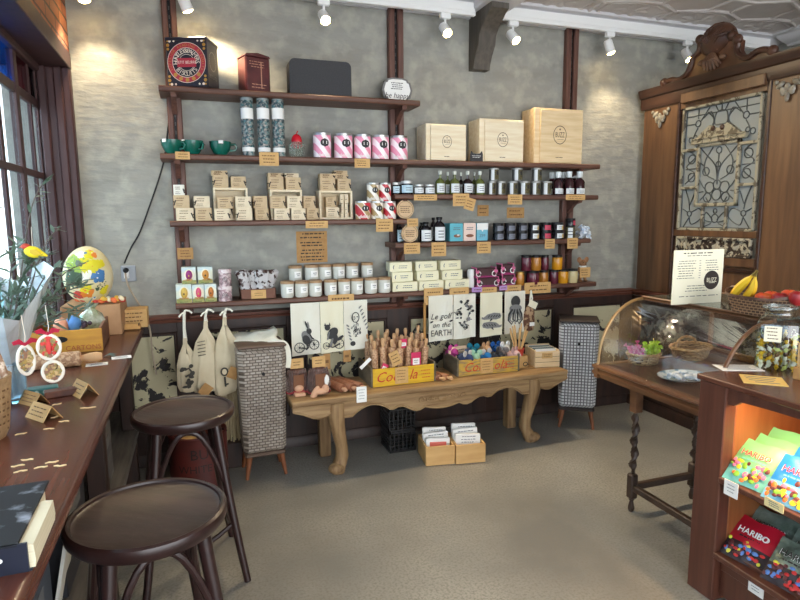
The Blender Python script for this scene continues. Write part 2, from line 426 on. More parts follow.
# left wall: brick over a timber lintel, window set back behind it
sbox('wall_left', -0.98, XL, YF, WD, 2.545, 3.4, brick)
b = B(); b.box((-0.80, (YF+WD)/2, 2.505), (0.37, WD-YF, 0.09), 0, 0.004); struct(b.build('trim_6', win_wood))
b = B()
for k, (x0, y0) in enumerate(((-0.655, 3.965), (-0.695, 3.95), (-0.735, 3.96), (-0.775, 3.94))):
    b.box((x0+0.015, (y0+WD)/2+0.0, 1.70), (0.046, WD-y0, 1.52), 0, 0.008)
struct(b.build('trim_7', win_wood))
sbox('wall_left_below_window', -0.98, -0.80, YF, WD, 0.0, 0.90, dark_dado)
w = B(); XW = -0.80
w.box((XW, 0.7, 2.45), (0.07, 6.5, 0.05), 0, 0.006); w.box((XW, 0.7, 0.955), (0.08, 6.5, 0.05), 0, 0.006)
ys = [(3.97, 0.04), (3.80, 0.025), (3.51, 0.055), (3.20, 0.035), (2.88, 0.055), (2.55, 0.035), (2.22, 0.055), (1.9, 0.035), (1.57, 0.055), (1.2, 0.035), (0.85, 0.055), (0.3, 0.035), (-0.3, 0.055), (-1.2, 0.035), (-2.1, 0.055)]
for y, ww in ys: w.box((XW, y, 1.70), (0.034 if ww > 0.05 else 0.02, ww, 1.5), 0, 0.003)
for z, h in ((2.245, 0.05), (1.845, 0.035)): w.box((XW, 0.7, z), (0.022, 6.5, h), 0, 0.003)
win = struct(w.build('window_1', win_wood))
cobalt = glassmat('cobalt_glass', (60, 172, 255), 0.3); ruby = glassmat('ruby_glass', (150, 30, 80), 0.3); violet = glassmat('violet_glass', (52, 40, 84), 0.3); teal = glassmat('teal_glass', (60, 190, 200), 0.3)
cols = [violet, ruby, cobalt, teal, ruby, cobalt, violet, ruby, cobalt, teal, ruby, cobalt, violet, ruby]
for i in range(len(ys)-1):
    y1 = ys[i][0]-ys[i][1]/2; y0 = ys[i+1][0]+ys[i+1][1]/2
    for z0, z1, gm in ((2.27, 2.425, cols[i]), (1.8625, 2.22, pane_glass), (0.98, 1.8275, pane_glass)):
        g = B(); g.box((XW, (y0+y1)/2, (z0+z1)/2), (0.006, y1-y0, z1-z0), 0); g.build('pane', gm, win)
# street side: white painted brick building opposite, pavement
sbox('exterior_wall', -5.6, -5.3, -6.0, 20.0, -0.2, 4.6, white_brick)
sbox('exterior_pavement', -5.3, -0.98, -6.0, 20.0, -0.25, -0.12, mat('pavement', (170, 170, 168), 0.8, c2=(150, 150, 150), scale=4))
sbox('exterior_parapet', -2.9, -2.82, 4.6, 9.0, -0.12, 1.95, mat('blue_hoarding', (120, 200, 214), 0.6))
# dark timber corbel on the wall under the beam
b = B(); b.prism([(WD, 2.63), (WD-0.075, 2.63), (WD-0.08, 2.66), (WD-0.11, 2.72), (WD-0.155, 2.78), (WD-0.165, 2.84), (WD-0.2, 2.88), (WD-0.3, 2.95), (WD-0.34, 2.965), (WD-0.34, 3.0), (WD, 3.0)], 1.945, 2.075, 0, 'yz')
b.box((2.01, WD-0.041, 2.80), (0.06, 0.09, 0.24), 0, 0.01)
tag(b.build('timber_corbel', mat('grey_timber', (72, 66, 60), 0.6, c2=(90, 84, 76), scale=4, st=(10, 10, 1))), 'grey timber corbel bracket on the plaster wall under the white ceiling beam', 'bracket')

# ------------------------------------------------------------------ fixed wall shelving
sh = thing('wall_shelving', 'brown timber wall shelving on three uprights, holding jars, tins and boxes', 'shelving', (0, 0, 0))
for x0, x1 in ((-0.105, -0.02), (1.325, 1.43), (2.74, 2.845)):
    b = B(); w_ = (x1-x0)*0.4
    b.box((x0+w_/2, WD-0.025, 1.995), (w_, 0.05, 2.03), 0, 0.006); b.box((x1-w_/2, WD-0.025, 1.995), (w_, 0.05, 2.03), 0, 0.006)
    b.box(((x0+x1)/2, WD-0.014, 1.995), (0.03, 0.028, 2.03), 1)
    for k in range(38): b.box(((x0+x1)/2, WD-0.029, 1.03+k*0.052), (0.006, 0.003, 0.022), 2)
    b.build('upright', [upright_wood, black_metal, mat('slot_metal', (88, 82, 80), 0.5, metal=0.5)], sh)
def board(x0, x1, z, th=0.034):
    b = B(); b.prism([(3.795, z-0.008), (3.802, z), (WD, z), (WD, z-th), (3.802, z-th), (3.795, z-th+0.008)], x0, x1, 0, 'yz')
    return b.build('shelf_board', shelf_wood, sh)
ZS = dict(top=2.360, high=1.975, mid=1.581, midu=1.746, low=1.419, bot=1.081)
board(-0.14, 1.478, ZS['top']); board(-0.155, 2.936, ZS['high']); board(-0.125, 1.43, ZS['mid']); board(1.295, 2.93, ZS['midu']); board(1.295, 2.875, ZS['low']); board(-0.12, 2.942, ZS['bot'])
def bracket(x, z):
    b = B(); z -= 0.034
    b.prism([(WD-0.05, z), (WD-0.21, z), (WD-0.20, z-0.022), (WD-0.14, z-0.032), (WD-0.10, z-0.06), (WD-0.075, z-0.085), (WD-0.05, z-0.10)], x-0.016, x+0.016, 0, 'yz')
    b.build('bracket', upright_wood, sh)
for x, ks in ((-0.062, ('top', 'high', 'mid', 'bot')), (1.378, ('top', 'high', 'midu', 'low', 'bot')), (2.792, ('high', 'midu', 'low', 'bot'))):
    for k in ks: bracket(x, ZS[k])

# ------------------------------------------------------------------ track and spotlights
b = B(); b.box((0.66, WD-0.16, 2.967), (2.5, 0.036, 0.03), 0, 0.004); b.box((0.66, WD-0.16, 3.01), (2.5, 0.012, 0.06), 0); b.box((3.37, WD-0.16, 2.967), (2.55, 0.036, 0.03), 0, 0.004); b.box((3.37, WD-0.16, 3.01), (2.55, 0.012, 0.06), 0)
tag(b.build('light_track', white_plastic), 'long white lighting track running along the cornice above the back wall', 'light track')
bulb = mat('lamp_face', (255, 236, 190), 0.3, emis=((255, 214, 130), 26.0))
SPOTS = [(80, -34), (185, 8), (325, 15), (447, 28), (515, 38), (612, 46), (690, 53)]
where = ['at the track left end near the window', 'above the round-logo biscuit tin at the left', 'above the dark grey box on the top shelf', 'above the happy sign', 'just right of the timber corbel', 'above the tallest wooden box', 'behind the carved crest of the timber screen']
AIM = [(0.1, -0.05, -1.0), (0.35, 0.12, -0.9), (0.05, -0.75, -0.65), (0.05, -0.7, -0.7), (0.2, -0.65, -0.7), (0.25, -0.15, -0.9), (0.1, -0.5, -0.8)]
YS = WD-0.16
sm = B(); sm.box((0, 0, -0.012), (0.06, 0.034, 0.05), 0, 0.004)
for i, (px, py) in enumerate(SPOTS):
    P = atY(px, py, YS-0.03); x = P.x; zl = P.z
    t = thing('spotlight', 'white track spotlight with glowing warm lamp '+where[i], 'spotlight', (x, YS, 2.952), 0, 'track spotlights')
    b = B(); b.box((0, 0, -0.018), (0.075, 0.036, 0.036), 0, 0.005); b.build('adaptor', white_plastic, t)
    b = B(); b.tube([(0, 0, -0.03), (0, 0, -0.085)], 0.008, 0, 8); b.build('stem', white_plastic, t)
    tl = radians(-34); dirv = Vector(AIM[i]).normalized()
    q = dirv.to_track_quat('-Z', 'Y').to_euler()
    c = Vector((0, 0, -0.105))
    b = B(); b.lathe([(0, 0.05), (0.026, 0.05), (0.032, 0.042), (0.034, -0.045), (0.030, -0.048), (0.028, -0.03)], c, 16, 0, rot=q); b.build('lamp_head', white_plastic, t)
    b = B(); b.lathe([(0, -0.058), (0.018, -0.055), (0.030, -0.046), (0.031, -0.038)], c, 16, 0, rot=q); b.build('lamp_face', bulb, t)
    ld = bpy.data.lights.new('spot_lamp', 'SPOT'); ld.energy = (11, 24, 28, 28, 28, 10, 5)[i]; ld.spot_size = radians(105); ld.spot_blend = 0.6; ld.color = (1.0, 0.80, 0.52); ld.shadow_soft_size = 0.03
    lo = bpy.data.objects.new('spot_lamp', ld); COL.objects.link(lo); lo.location = Vector((x, YS, 2.952))+c+dirv*0.066; lo.rotation_euler = q

# ------------------------------------------------------------------ socket and cable
t = thing('wall_socket', 'square grey electrical socket plate with black plug on the plaster above the counter', 'socket', (-0.39, WD, 1.258))
b = B(); b.box((0, -0.006, 0), (0.085, 0.012, 0.10), 0, 0.006); b.box((-0.012, -0.014, -0.005), (0.03, 0.012, 0.05), 1, 0.004); b.build('plate', [mat('grey_plastic', (150, 156, 164), 0.4), white_plastic], t)
b = B(); b.lathe([(0, 0), (0.016, 0), (0.016, 0.03), (0.008, 0.036), (0, 0.036)], (-0.012, -0.012, 0.022), 14, 0, rot=(pi/2, 0, 0)); b.build('plug', black_metal, t)
pts = [atY(x, y, WD-0.008) for x, y in ((200, 100), (185, 97), (172, 106), (168, 130), (163, 165), (150, 205), (140, 232), (131, 248), (125, 263))]
def smooth(pts, n=6):
    P = [Vector(p) for p in pts]; out = []
    for i in range(len(P)-1):
        p0 = P[max(i-1, 0)]; p1 = P[i]; p2 = P[i+1]; p3 = P[min(i+2, len(P)-1)]
        for k in range(n):
            u = k/n; out.append(0.5*((2*p1)+(p2-p0)*u+(2*p0-5*p1+4*p2-p3)*u*u+(3*p1-p0-3*p2+p3)*u**3))
    out.append(P[-1]); return out
pts[0].y = pts[1].y = pts[2].y = WD-0.035; pts[-1].y = WD-0.045
b = B(); b.tube(smooth(pts), 0.005, 0, 6); tag(b.build('black_cable', black_metal), 'black cable hanging from under the top shelf down to the wall socket', 'cable')
pts = [atY(x, y, WD-0.008) for x, y in ((125, 268), (128, 284), (137, 300), (146, 315), (151, 330), (153, 350), (157, 372))]
for p in pts: p.y = WD-0.03
pts[-1].y = pts[-2].y = pts[-3].y = WD-0.078
b = B(); b.tube(smooth(pts), 0.006, 0, 6); tag(b.build('pale_cable', mat('pale_cable', (176, 160, 138), 0.5)), 'pale cable dropping from the wall socket past the end of the counter', 'cable')
# ------------------------------------------------------------------ price tags (kraft cards)
def price_tag(pl, pr, pt, pb, y, label, m=kraft, tilt=0.0, n=3, seed=1, group=None, name='price_tag', im=None, cat='price tag'):
    a = atY(pl, pt, y); c = atY(pr, pb, y); w, h = abs(c.x-a.x), abs(a.z-c.z)
    if tilt: w *= 0.86; h *= 0.86
    b = B(); b.box((0, 0, 0), (w, 0.003, h), 0)
    b.lines(-w*0.38, w*0.38, -h*0.36, h*0.36, n, -0.0022, 1, seed=seed)
    o = b.build(name, [m, im or brown_ink]); o.location = ((a.x+c.x)/2, y, (a.z+c.z)/2); o.rotation_euler = (0, tilt, 0)
    return tag(o, label, cat, group)
YE = 3.7934
G = 'kraft price tags'
price_tag(175, 190, 151.5, 159.5, YE, 'small kraft price tag on shelf edge below the green cups', seed=2, n=2)
price_tag(259, 279, 152, 166, YE, 'square kraft price tag on shelf edge below the tall patterned tubes', seed=3)
price_tag(354.5, 370, 158.5, 168, YE, 'kraft price tag on shelf edge below the pink striped tins', seed=4)
price_tag(305.5, 328, 221, 228, YE, 'wide kraft price tag on shelf edge below the stacked kraft soap boxes', seed=5, n=2)
price_tag(376, 393, 219, 231.5, YE, 'kraft price tag on shelf edge below the red and gold striped tins', seed=6)
price_tag(407, 418, 218.5, 226.5, YE, 'small kraft price tag below the upper round wooden disc', seed=7, n=2)
price_tag(414, 437, 194.5, 200.5, YE, 'wide kraft price tag below the small white-labelled jars', seed=8, n=2)
price_tag(453, 469, 193.5, 206, YE, 'kraft price tag on shelf edge below the green glass bottles', seed=9)
price_tag(464, 475.5, 197, 211, YE-0.004, 'tilted kraft tag overlapping another below the green glass bottles', seed=10, tilt=radians(16))
price_tag(508, 522, 194.5, 204.5, YE, 'kraft price tag on shelf edge below the middle of the spice tins', seed=11)
price_tag(566, 585, 194.5, 200, YE, 'wide kraft price tag below the dark bottles with white caps', seed=12, n=2)
price_tag(404, 420, 243, 253.5, YE, 'kraft price tag below the lower round wooden disc', seed=13)
price_tag(431.5, 446, 242.5, 256, YE, 'kraft price tag below the white-labelled black bottles', seed=14)
price_tag(477, 490.5, 242, 253, YE, 'kraft price tag below the three upright cartons', seed=15)
price_tag(545, 554.5, 239, 248.5, YE, 'kraft price tag below the red-labelled black jar', seed=16)
price_tag(567.5, 577.5, 238, 248.5, YE, 'kraft price tag below the tall jar of green spice', seed=17)
price_tag(328, 354, 295, 302, YE, 'wide kraft price tag below the white candle jars', seed=18, n=1)
price_tag(424, 443, 288.5, 304, YE, 'square kraft price tag below the middle stack of cream soap packs', seed=19)
price_tag(449.5, 468.5, 288, 304, YE, 'square kraft price tag below the right stack of cream soap packs', seed=20)
price_tag(480.5, 496.5, 287.5, 295, YE, 'kraft price tag beside a lilac slip below the pink ribbon packs', seed=21, n=2)
price_tag(505.5, 521, 285.5, 293, YE, 'kraft price tag above the octopus tea towel', seed=22, n=2)
price_tag(524.5, 550.5, 283, 292.5, YE, 'widest kraft price tag below the maroon and amber jars', seed=23, n=2)
lilac = mat('lilac_paper', (180, 142, 196), 0.7)
price_tag(472, 482, 287.5, 291.8, YE-0.004, 'lilac paper slip above the gap beside the whale tea towel', lilac, n=1, seed=24)
price_tag(499.5, 507, 285.8, 290, YE-0.004, 'lilac paper slip above the left edge of the octopus tea towel', lilac, n=1, seed=25)
price_tag(177, 193.5, 248, 259, WD-0.053, 'kraft card pinned to the left upright above the egg boxes', kraft_dark, n=3, seed=26)
price_tag(477.5, 488.5, 205, 216, WD-0.003, 'kraft card pinned to the plaster above the teal carton', kraft_dark, n=2, seed=27)
price_tag(507, 524, 207.5, 218, WD-0.003, 'kraft card pinned to the plaster above the black jars', kraft_dark, n=2, seed=28)
# large handwritten kraft notice
a = atY(296, 231.5, WD-0.003); c = atY(327.5, 262, WD-0.003); w, h = c.x-a.x, a.z-c.z
b = B(); b.box((0, 0, 0), (w, 0.004, h), 0)
for z, s, f in ((0.42, 2, .7), (0.30, 3, .75), (0.14, 4, .95), (0.05, 5, .7), (-0.10, 6, .95), (-0.2, 7, .9), (-0.31, 8, .85), (-0.41, 9, .95)):
    b.lines(-w*0.4, w*0.42, h*z-0.008, h*z+0.008, 1, -0.003, 1, th=0.008, seed=s, fill=f*0.9)
tag(b.build('kraft_notice', [kraft_dark, ink], loc=((a.x+c.x)/2, WD-0.003, (a.z+c.z)/2)), 'large kraft notice of handwritten lines on the plaster above the candle jars', 'notice')

# ------------------------------------------------------------------ top shelf
def curve2(n, f): return [f(i/n) for i in range(n+1)]
navy = mat('tin_navy', (34, 34, 46), 0.4); crimson = mat('tin_crimson', (170, 50, 66), 0.4); ivory = mat('tin_ivory', (226, 214, 196), 0.45); gold = mat('tin_gold', (184, 140, 66), 0.4, metal=0.3)
darkgreen = mat('tin_dark_green', (48, 58, 56), 0.45, c2=(38, 44, 44), scale=20)
x, w, h = shelf_rect(168, 208, 38, ZS['top'], 3.81)
W, H, Dp = w*1.10, h*1.02, 0.19
t = thing('biscuit_tin', 'large square navy biscuit tin with a round red and white logo on the top shelf', 'tin', (x+0.02, 3.895, ZS['top']), radians(-22))
b = B(); b.box((0, 0, H/2), (W, Dp, H), 0, 0.006)
b.box((0, 0, H-0.012), (W+0.006, Dp+0.006, 0.024), 0, 0.005)
yf = -Dp/2
def ring(b, cx, cz, r0, r1, y, m, seg=40):
    vs = []
    for i in range(seg):
        a = 2*pi*i/seg; vs += [(cx+r0*cos(a), y, cz+r0*sin(a)), (cx+r1*cos(a), y, cz+r1*sin(a))]
    b.add(vs, [[2*i, 2*i+1, (2*i+3) % (2*seg), (2*i+2) % (2*seg)] for i in range(seg)], m)
def disc(b, cx, cz, r, y, m, seg=28, sx=1.0):
    b.add([(cx+r*sx*cos(2*pi*i/seg), y, cz+r*sin(2*pi*i/seg)) for i in range(seg)], [list(range(seg))], m)
cz = H/2-0.004; R = W*0.46
ring(b, 0, cz, R*0.74, R, yf-0.0015, 1); disc(b, 0, cz, R*0.74, yf-0.0012, 0)
ring(b, 0, cz, R*0.995, R*1.02, yf-0.002, 2); ring(b, 0, cz, R*0.73, R*0.755, yf-0.002, 2); ring(b, 0, cz, R*0.40, R*0.42, yf-0.002, 2)
b.arctext('HUNTLEY&PALMERS', 0.036, (0, yf-0.003, cz), R*0.575, pi/2, 0.222, 2)
b.arctext('BISCUITS', 0.036, (0, yf-0.003, cz), R*0.575, -pi/2, 0.26, 2, inward=True)
b.arctext('SUPERIOR READING BISCUITS', 0.021, (0, yf-0.003, cz), R*0.87, pi/2, 0.165, 3)
b.box((0, yf-0.002, cz), (R*1.0, 0.002, 0.05), 1); b.text('PETIT BEURRE', 0.024, (0, yf-0.004, cz), 2, sx=0.8)
for i in range(5): disc(b, R*0.87*cos(-pi/2+(i-2)*0.4), cz+R*0.87*sin(-pi/2+(i-2)*0.4), 0.012, yf-0.003, 3, 8)
for sx in (-1, 1):
    for sz in (-1, 1):
        for k in range(5):
            disc(b, sx*(W*0.44-0.012*k*(k % 2)), cz+sz*(H*0.43-0.011*k*((k+1) % 2)), 0.006+0.002*(k % 3), yf-0.002, 2 if k % 2 else 3, 8)
xs = W/2
for i in range(24):
    a = 2*pi*i/24; r = 0.05; b.add([(xs+0.002, -0.01+r*cos(a), H*0.56+r*sin(a)), (xs+0.002, -0.01+r*1.12*cos(a), H*0.56+r*1.12*sin(a)), (xs+0.002, -0.01+r*1.12*cos(a+0.2), H*0.56+r*1.12*sin(a+0.2)), (xs+0.002, -0.01+r*cos(a+0.2), H*0.56+r*sin(a+0.2))], [[0, 1, 2, 3]], 4)
b.text('BISCUITS', 0.03, (xs+0.002, -0.01, H*0.24), 4, rot=(pi/2, 0, pi/2))
b.build('tin_body', [navy, crimson, ivory, gold, mat('tin_grey_print', (120, 126, 122), 0.5)], t)
# small maroon tin
x, w, h = shelf_rect(236, 270, 56, ZS['top'], 3.9)
t = thing('maroon_tin', 'small maroon caddy tin between the biscuit tin and the dark grey box', 'tin', (x, 3.9, ZS['top']), radians(18))
mar = mat('maroon_tin_paint', (92, 42, 42), 0.35, c2=(70, 30, 32), scale=14); tan = mat('tan_print', (176, 128, 104), 0.5)
b = B(); b.box((0, 0, h*0.46), (w*0.78, w*0.62, h*0.92), 0, 0.008); b.lines(-w*0.28, w*0.3, h*0.62, h*0.82, 3, -w*0.312, 1, seed=4); b.lines(-w*0.25, w*0.28, h*0.08, h*0.24, 2, -w*0.312, 1, seed=5)
b.box((w*0.1, -w*0.311, h*0.45), (0.006, 0.002, h*0.7), 1); b.build('tin_body', [mar, tan], t)
b = B(); b.prism([(-w*0.4, h*0.92), (w*0.4, h*0.92), (w*0.36, h*0.97), (0, h*1.02), (-w*0.36, h*0.97)], -w*0.32, w*0.32, 0); b.build('tin_lid', mar, t)
# dark grey box with rounded corners
x, w, h = shelf_rect(289, 351, 60, ZS['top'], 3.84)
b = B(); hh = h
def rr(w, h, r, n=5, wave=0):
    out = []
    for cx, cz, a0 in ((w/2-r, h-r, 0), (-w/2+r, h-r, pi/2), (-w/2+r, r*0.3, pi), (w/2-r, r*0.3, 1.5*pi)):
        q = r if a0 < pi-0.1 else r*0.3
        for i in range(n+1): a = a0+pi/2*i/n; out.append(((w/2-q if cx > 0 else -w/2+q)+q*cos(a), (h-q if cz > r*0.5 else q)+q*sin(a)))
    return out
b.prism(rr(w, hh, 0.035), 0, 0.11, 0, 'xz')
o = b.build('grey_speaker', mat('charcoal_fabric', (64, 64, 66), 0.8, c2=(56, 56, 58), scale=120)); o.location = (x, 3.84, ZS['top']); tag(o, 'plain dark grey box with rounded top corners on the top shelf', 'speaker')
# happy plaque
x, w, h = shelf_rect(381.5, 412, 78, ZS['top'], 3.9)
t = thing('happy_plaque', 'small white scalloped plaque with grey border reading happy on the top shelf end', 'plaque', (x, 3.9, ZS['top']))
def plaque(s, n=10):
    W2, H2 = w/2*s, h/2*s; out = []
    pts = [(-0.62, -1), (0.62, -1), (0.70, -0.72), (0.86, -0.66), (1, 0.0), (0.86, 0.66), (0.72, 0.7), (0.66, 0.9), (0.35, 1), (-0.35, 1), (-0.66, 0.9), (-0.72, 0.7), (-0.86, 0.66), (-1, 0), (-0.86, -0.66), (-0.70, -0.72)]
    return [(a*W2, h/2+c*H2) for a, c in pts]
b = B(); b.prism(plaque(1.0), -0.006, 0.012, 0); b.build('frame', mat('plaque_border', (112, 110, 108), 0.5), t)
b = B(); b.prism(plaque(0.86), -0.010, -0.006, 0); b.lines(-w*0.22, w*0.22, h*0.5, h*0.82, 4, -0.011, 1, seed=3, th=0.005); b.text('be happy', 0.05, (0, -0.0115, h*0.26), 1, shear=0.25, sx=0.95); b.build('face', [white_paper, ink], t)

# ------------------------------------------------------------------ second shelf
Z2 = ZS['high']
green = mat('green_ceramic', (16, 84, 70), 0.15, c2=(22, 98, 82), scale=5, spec=0.6); crema = mat('pale_inside', (210, 214, 200), 0.4)
def cup(loc, rz, label):
    t = thing('green_cup', label, 'cup', loc, rz, 'green ceramic cups'); t.scale = (1.1, 1.1, 1.16)
    b = B(); b.lathe([(0, 0), (0.03, 0), (0.033, 0.006), (0.045, 0.022), (0.056, 0.045), (0.06, 0.072), (0.0575, 0.072), (0.05, 0.042), (0.03, 0.012), (0, 0.010)], seg=24); b.build('bowl', green, t)
    b = B(); b.tube([(0.056, 0, 0.06), (0.08, 0, 0.062), (0.088, 0, 0.046), (0.078, 0, 0.03), (0.05, 0, 0.026)], [0.007, 0.006, 0.006, 0.006, 0.007], 0, 8); b.build('handle', green, t)
    b = B(); b.box((0, 0, 0), (0.024, 0.002, 0.016), 0); o = b.build('sticker', white_paper, t); o.location = (0.0, -0.0605, 0.066)
for i, (px, rz, lb) in enumerate(((172.5, radians(-40), 'green ceramic cup in front of the left upright, leftmost of three'), (192.5, radians(-50), 'green ceramic cup in the middle of three, just right of the left upright'), (220.5, 0, 'green ceramic cup with handle turned right, nearest the tall tubes'))):
    P = atY(px, 150, 3.87); cup((P.x, 3.87, Z2), rz, lb)
tube_print = mat('tube_floral_print', (36, 66, 72), 0.4, c2=(80, 120, 122), scale=38, lo=0.5, hi=0.56, c3=(180, 170, 160), scale3=60)
for i, (l, r, lb) in enumerate(((240, 252.5, 'tall dark floral printed tube with white label, leftmost of three'), (256, 268.5, 'tall dark floral printed tube with white label, middle of three'), (271, 283.5, 'tall dark floral printed tube with white label, rightmost of three'))):
    x, w, h = shelf_rect(l, r, 96.5, Z2, 3.87)
    t = thing('gift_tube', lb, 'tube', (x, 3.87, Z2), 0, 'tall floral tubes')
    b = B(); r_ = w/2; b.lathe([(0, 0), (r_, 0), (r_, h*0.93), (0, h*0.93)], seg=20); b.build('tube_body', tube_print, t)
    b = B(); b.lathe([(r_*1.02, h*0.93), (r_*1.02, h*0.985), (r_*0.95, h), (0, h)], seg=20); b.build('lid', mat('tube_lid', (150, 160, 160), 0.3, metal=0.4), t)
    b = B(); b.lathe([(r_*1.012, h*0.62), (r_*1.012, h*0.80)], seg=20); b.build('label_band', white_paper, t); b = B(); b.lathe([(r_*1.012, h*0.08), (r_*1.012, h*0.15)], seg=20); b.build('foot_band', white_paper, t)
x, w, h = shelf_rect(287.5, 305, 131, Z2, 3.87)
t = thing('cupcake_jar', 'small glass jar with domed red cherry lid between the tubes and pink tins', 'jar', (x, 3.87, Z2))
b = B(); r_ = w/2
for k in range(1): b.lathe([(0, 0), (r_*0.66, 0), (r_*0.72, 0.01), (r_*0.95, h*0.42), (r_*0.98, h*0.46), (r_*0.8, h*0.55), (r_*0.66, h*0.58)], seg=24)
for k in range(14):
    a = 2*pi*k/14; b.tube([(r_*0.72*cos(a), r_*0.72*sin(a), 0.008), (r_*0.96*cos(a), r_*0.96*sin(a), h*0.44)], 0.004, 0, 5)
b.build('glass_body', mat('frosted_glass', (206, 212, 200), 0.1, trans=0.75), t)
b = B(); b.ball((0, 0, h*0.62), (r_*0.62, r_*0.62, h*0.27), 0, 16, 10); b.tube([(0, 0, h*0.86), (0.004, 0, h*0.95), (0.01, 0, h*1.0)], 0.003, 0, 6); b.build('cherry_lid', mat('cherry_red', (200, 30, 44), 0.25), t)
pinks = stripemat('pink_white_stripes', (238, 150, 176), (250, 236, 238), 5.5, (0, radians(38), 0), lo=0.45, hi=0.52)
blackl = mat('label_black', (40, 38, 40), 0.5)
def tin(x, y, z, w, h, body, label, group, name='striped_tin'):
    t = thing(name, label, 'tin', (x, y, z), 0, group); r_ = w/2
    b = B(); b.lathe([(0, 0), (r_*0.98, 0), (r_, 0.004), (r_, h*0.9), (r_*0.97, h*0.9)], seg=24); b.build('tin_body', body, t)
    b = B(); b.lathe([(r_*0.98, h*0.9), (r_*1.0, h*0.91), (r_*1.0, h*0.985), (r_*0.9, h), (0, h)], seg=24); b.build('lid', chrome, t)
    b = B()
    n = 10; vs = []
    for a in range(n+1):
        for k in range(7):
            u = (a/n-0.5)*0.9+0.12; zz = h*0.6+h*0.17*(k/6-0.5)*2
            q = sqrt(max(0, 1-((k/6-0.5)*2)**2)); uu = 0.12+(a/n-0.5)*1.0*q
            vs.append((r_*1.01*sin(uu), -r_*1.01*cos(uu), zz))
    b.add(vs, [[a*7+k, a*7+k+1, (a+1)*7+k+1, (a+1)*7+k] for a in range(n) for k in range(6)], 0)
    for k, zz in enumerate((h*0.64, h*0.58)):
        b.add([(r_*1.025*sin(u), -r_*1.025*cos(u), zz+d) for u, d in ((-0.12, -0.004), (0.36, -0.004), (0.36, 0.004), (-0.12, 0.004))], [[0, 1, 2, 3]], 1)
    b.build('round_label', [blackl, white_paper], t)
    b = B(); zz = 0.008
    for k in range(12):
        u = -0.75+k*0.13; b.add([(r_*1.008*sin(u), -r_*1.008*cos(u), zz), (r_*1.008*sin(u+0.07), -r_*1.008*cos(u+0.07), zz), (r_*1.008*sin(u+0.07), -r_*1.008*cos(u+0.07), zz+0.014+0.006*(k % 3)), (r_*1.008*sin(u), -r_*1.008*cos(u), zz+0.012)], [[0, 1, 2, 3]], 0)
    b.build('lettering_band', white_paper, t)
    return t
for i, (l, r) in enumerate(((313, 330.5), (334, 352), (354, 370.5), (372, 388.5), (390.5, 407))):
    x, w, h = shelf_rect(l, r, 133.5+i*0.7, Z2, 3.86)
    tin(x, 3.86, Z2, w, h, pinks, 'pink and white striped tin with black round label, %s of five' % nth(i, 5), 'pink striped tins')
# three wooden boxes
ply = mat('pale_plywood', (238, 224, 194), 0.55, c2=(228, 208, 172), scale=3, st=(1.5, 14, 14)); ply2 = mat('warm_plywood', (234, 208, 166), 0.55, c2=(220, 190, 142), scale=3, st=(1.5, 14, 14))
for i, (l, r, pt, lb, mm, gp) in enumerate(((426.5, 467, 124, 'smallest of three pale wooden boxes with an oval stamp', ply, 6.5), (480.5, 525, 119, 'middle-sized pale wooden box with an oval stamp', ply, 9), (536, 584.5, 108.5, 'largest wooden box with an oval stamp, at the shelf right end', ply2, 8))):
    x, w, h = shelf_rect(l, r, pt, Z2, 3.81); Dp = 0.19
    t = thing('wooden_box', lb, 'box', (x, 3.81+Dp/2, Z2), 0, None)
    b = B(); b.box((0, 0.006, h/2), (w, Dp-0.012, h), 0, 0.003); b.build('box_body', mm, t)
    b = B(); b.box((w*0.03, -Dp/2+0.003, h*0.49), (w*0.86, 0.008, h*0.95), 0, 0.002)
    yy = -Dp/2-0.002; cx = w*0.0; s = h*0.17
    n = 30; vs = []
    for k in range(n):
        a = 2*pi*k/n
        for q in (1.0, 0.92): vs.append((cx+s*0.85*q*cos(a), yy, h*0.52+s*q*sin(a)))
    b.add(vs, [[2*k, 2*k+1, (2*k+3) % (2*n), (2*k+2) % (2*n)] for k in range(n)], 1)
    b.text('BUZZ', s*0.80, (cx, yy, h*0.52), 1, sx=0.58); disc(b, cx, h*0.52+s*0.6, s*0.1, yy, 1, 8)
    b.lines(cx-s*0.5, cx+s*0.5, h*0.52-s*0.55, h*0.52-s*0.4, 1, yy, 1, seed=2); b.lines(cx-s*0.5, cx+s*0.5, h*0.1, h*0.12, 1, yy, 1, seed=3, th=0.005)
    b.build('sliding_lid', [mm, mat('stamp_ink', (84, 54, 46), 0.7)], t)
x, w, h = shelf_rect(470.5, 483, 151, Z2, 3.802)
b = B(); b.prism([(-w/2, 0), (w/2, 0), (w/2, h*0.7), (w*0.42, h), (w*0.28, h*0.78), (0.0, h*0.72), (-w*0.28, h*0.78), (-w*0.42, h), (-w/2, h*0.7)], 0, 0.006, 0); b.lines(-w*0.4, w*0.4, h*0.3, h*0.6, 2, -0.001, 1, seed=3)
o = b.build('black_card', [blackl, white_paper]); o.location = (x, 3.802, Z2); tag(o, 'tiny black card with white writing in front of the middle wooden box', 'card')

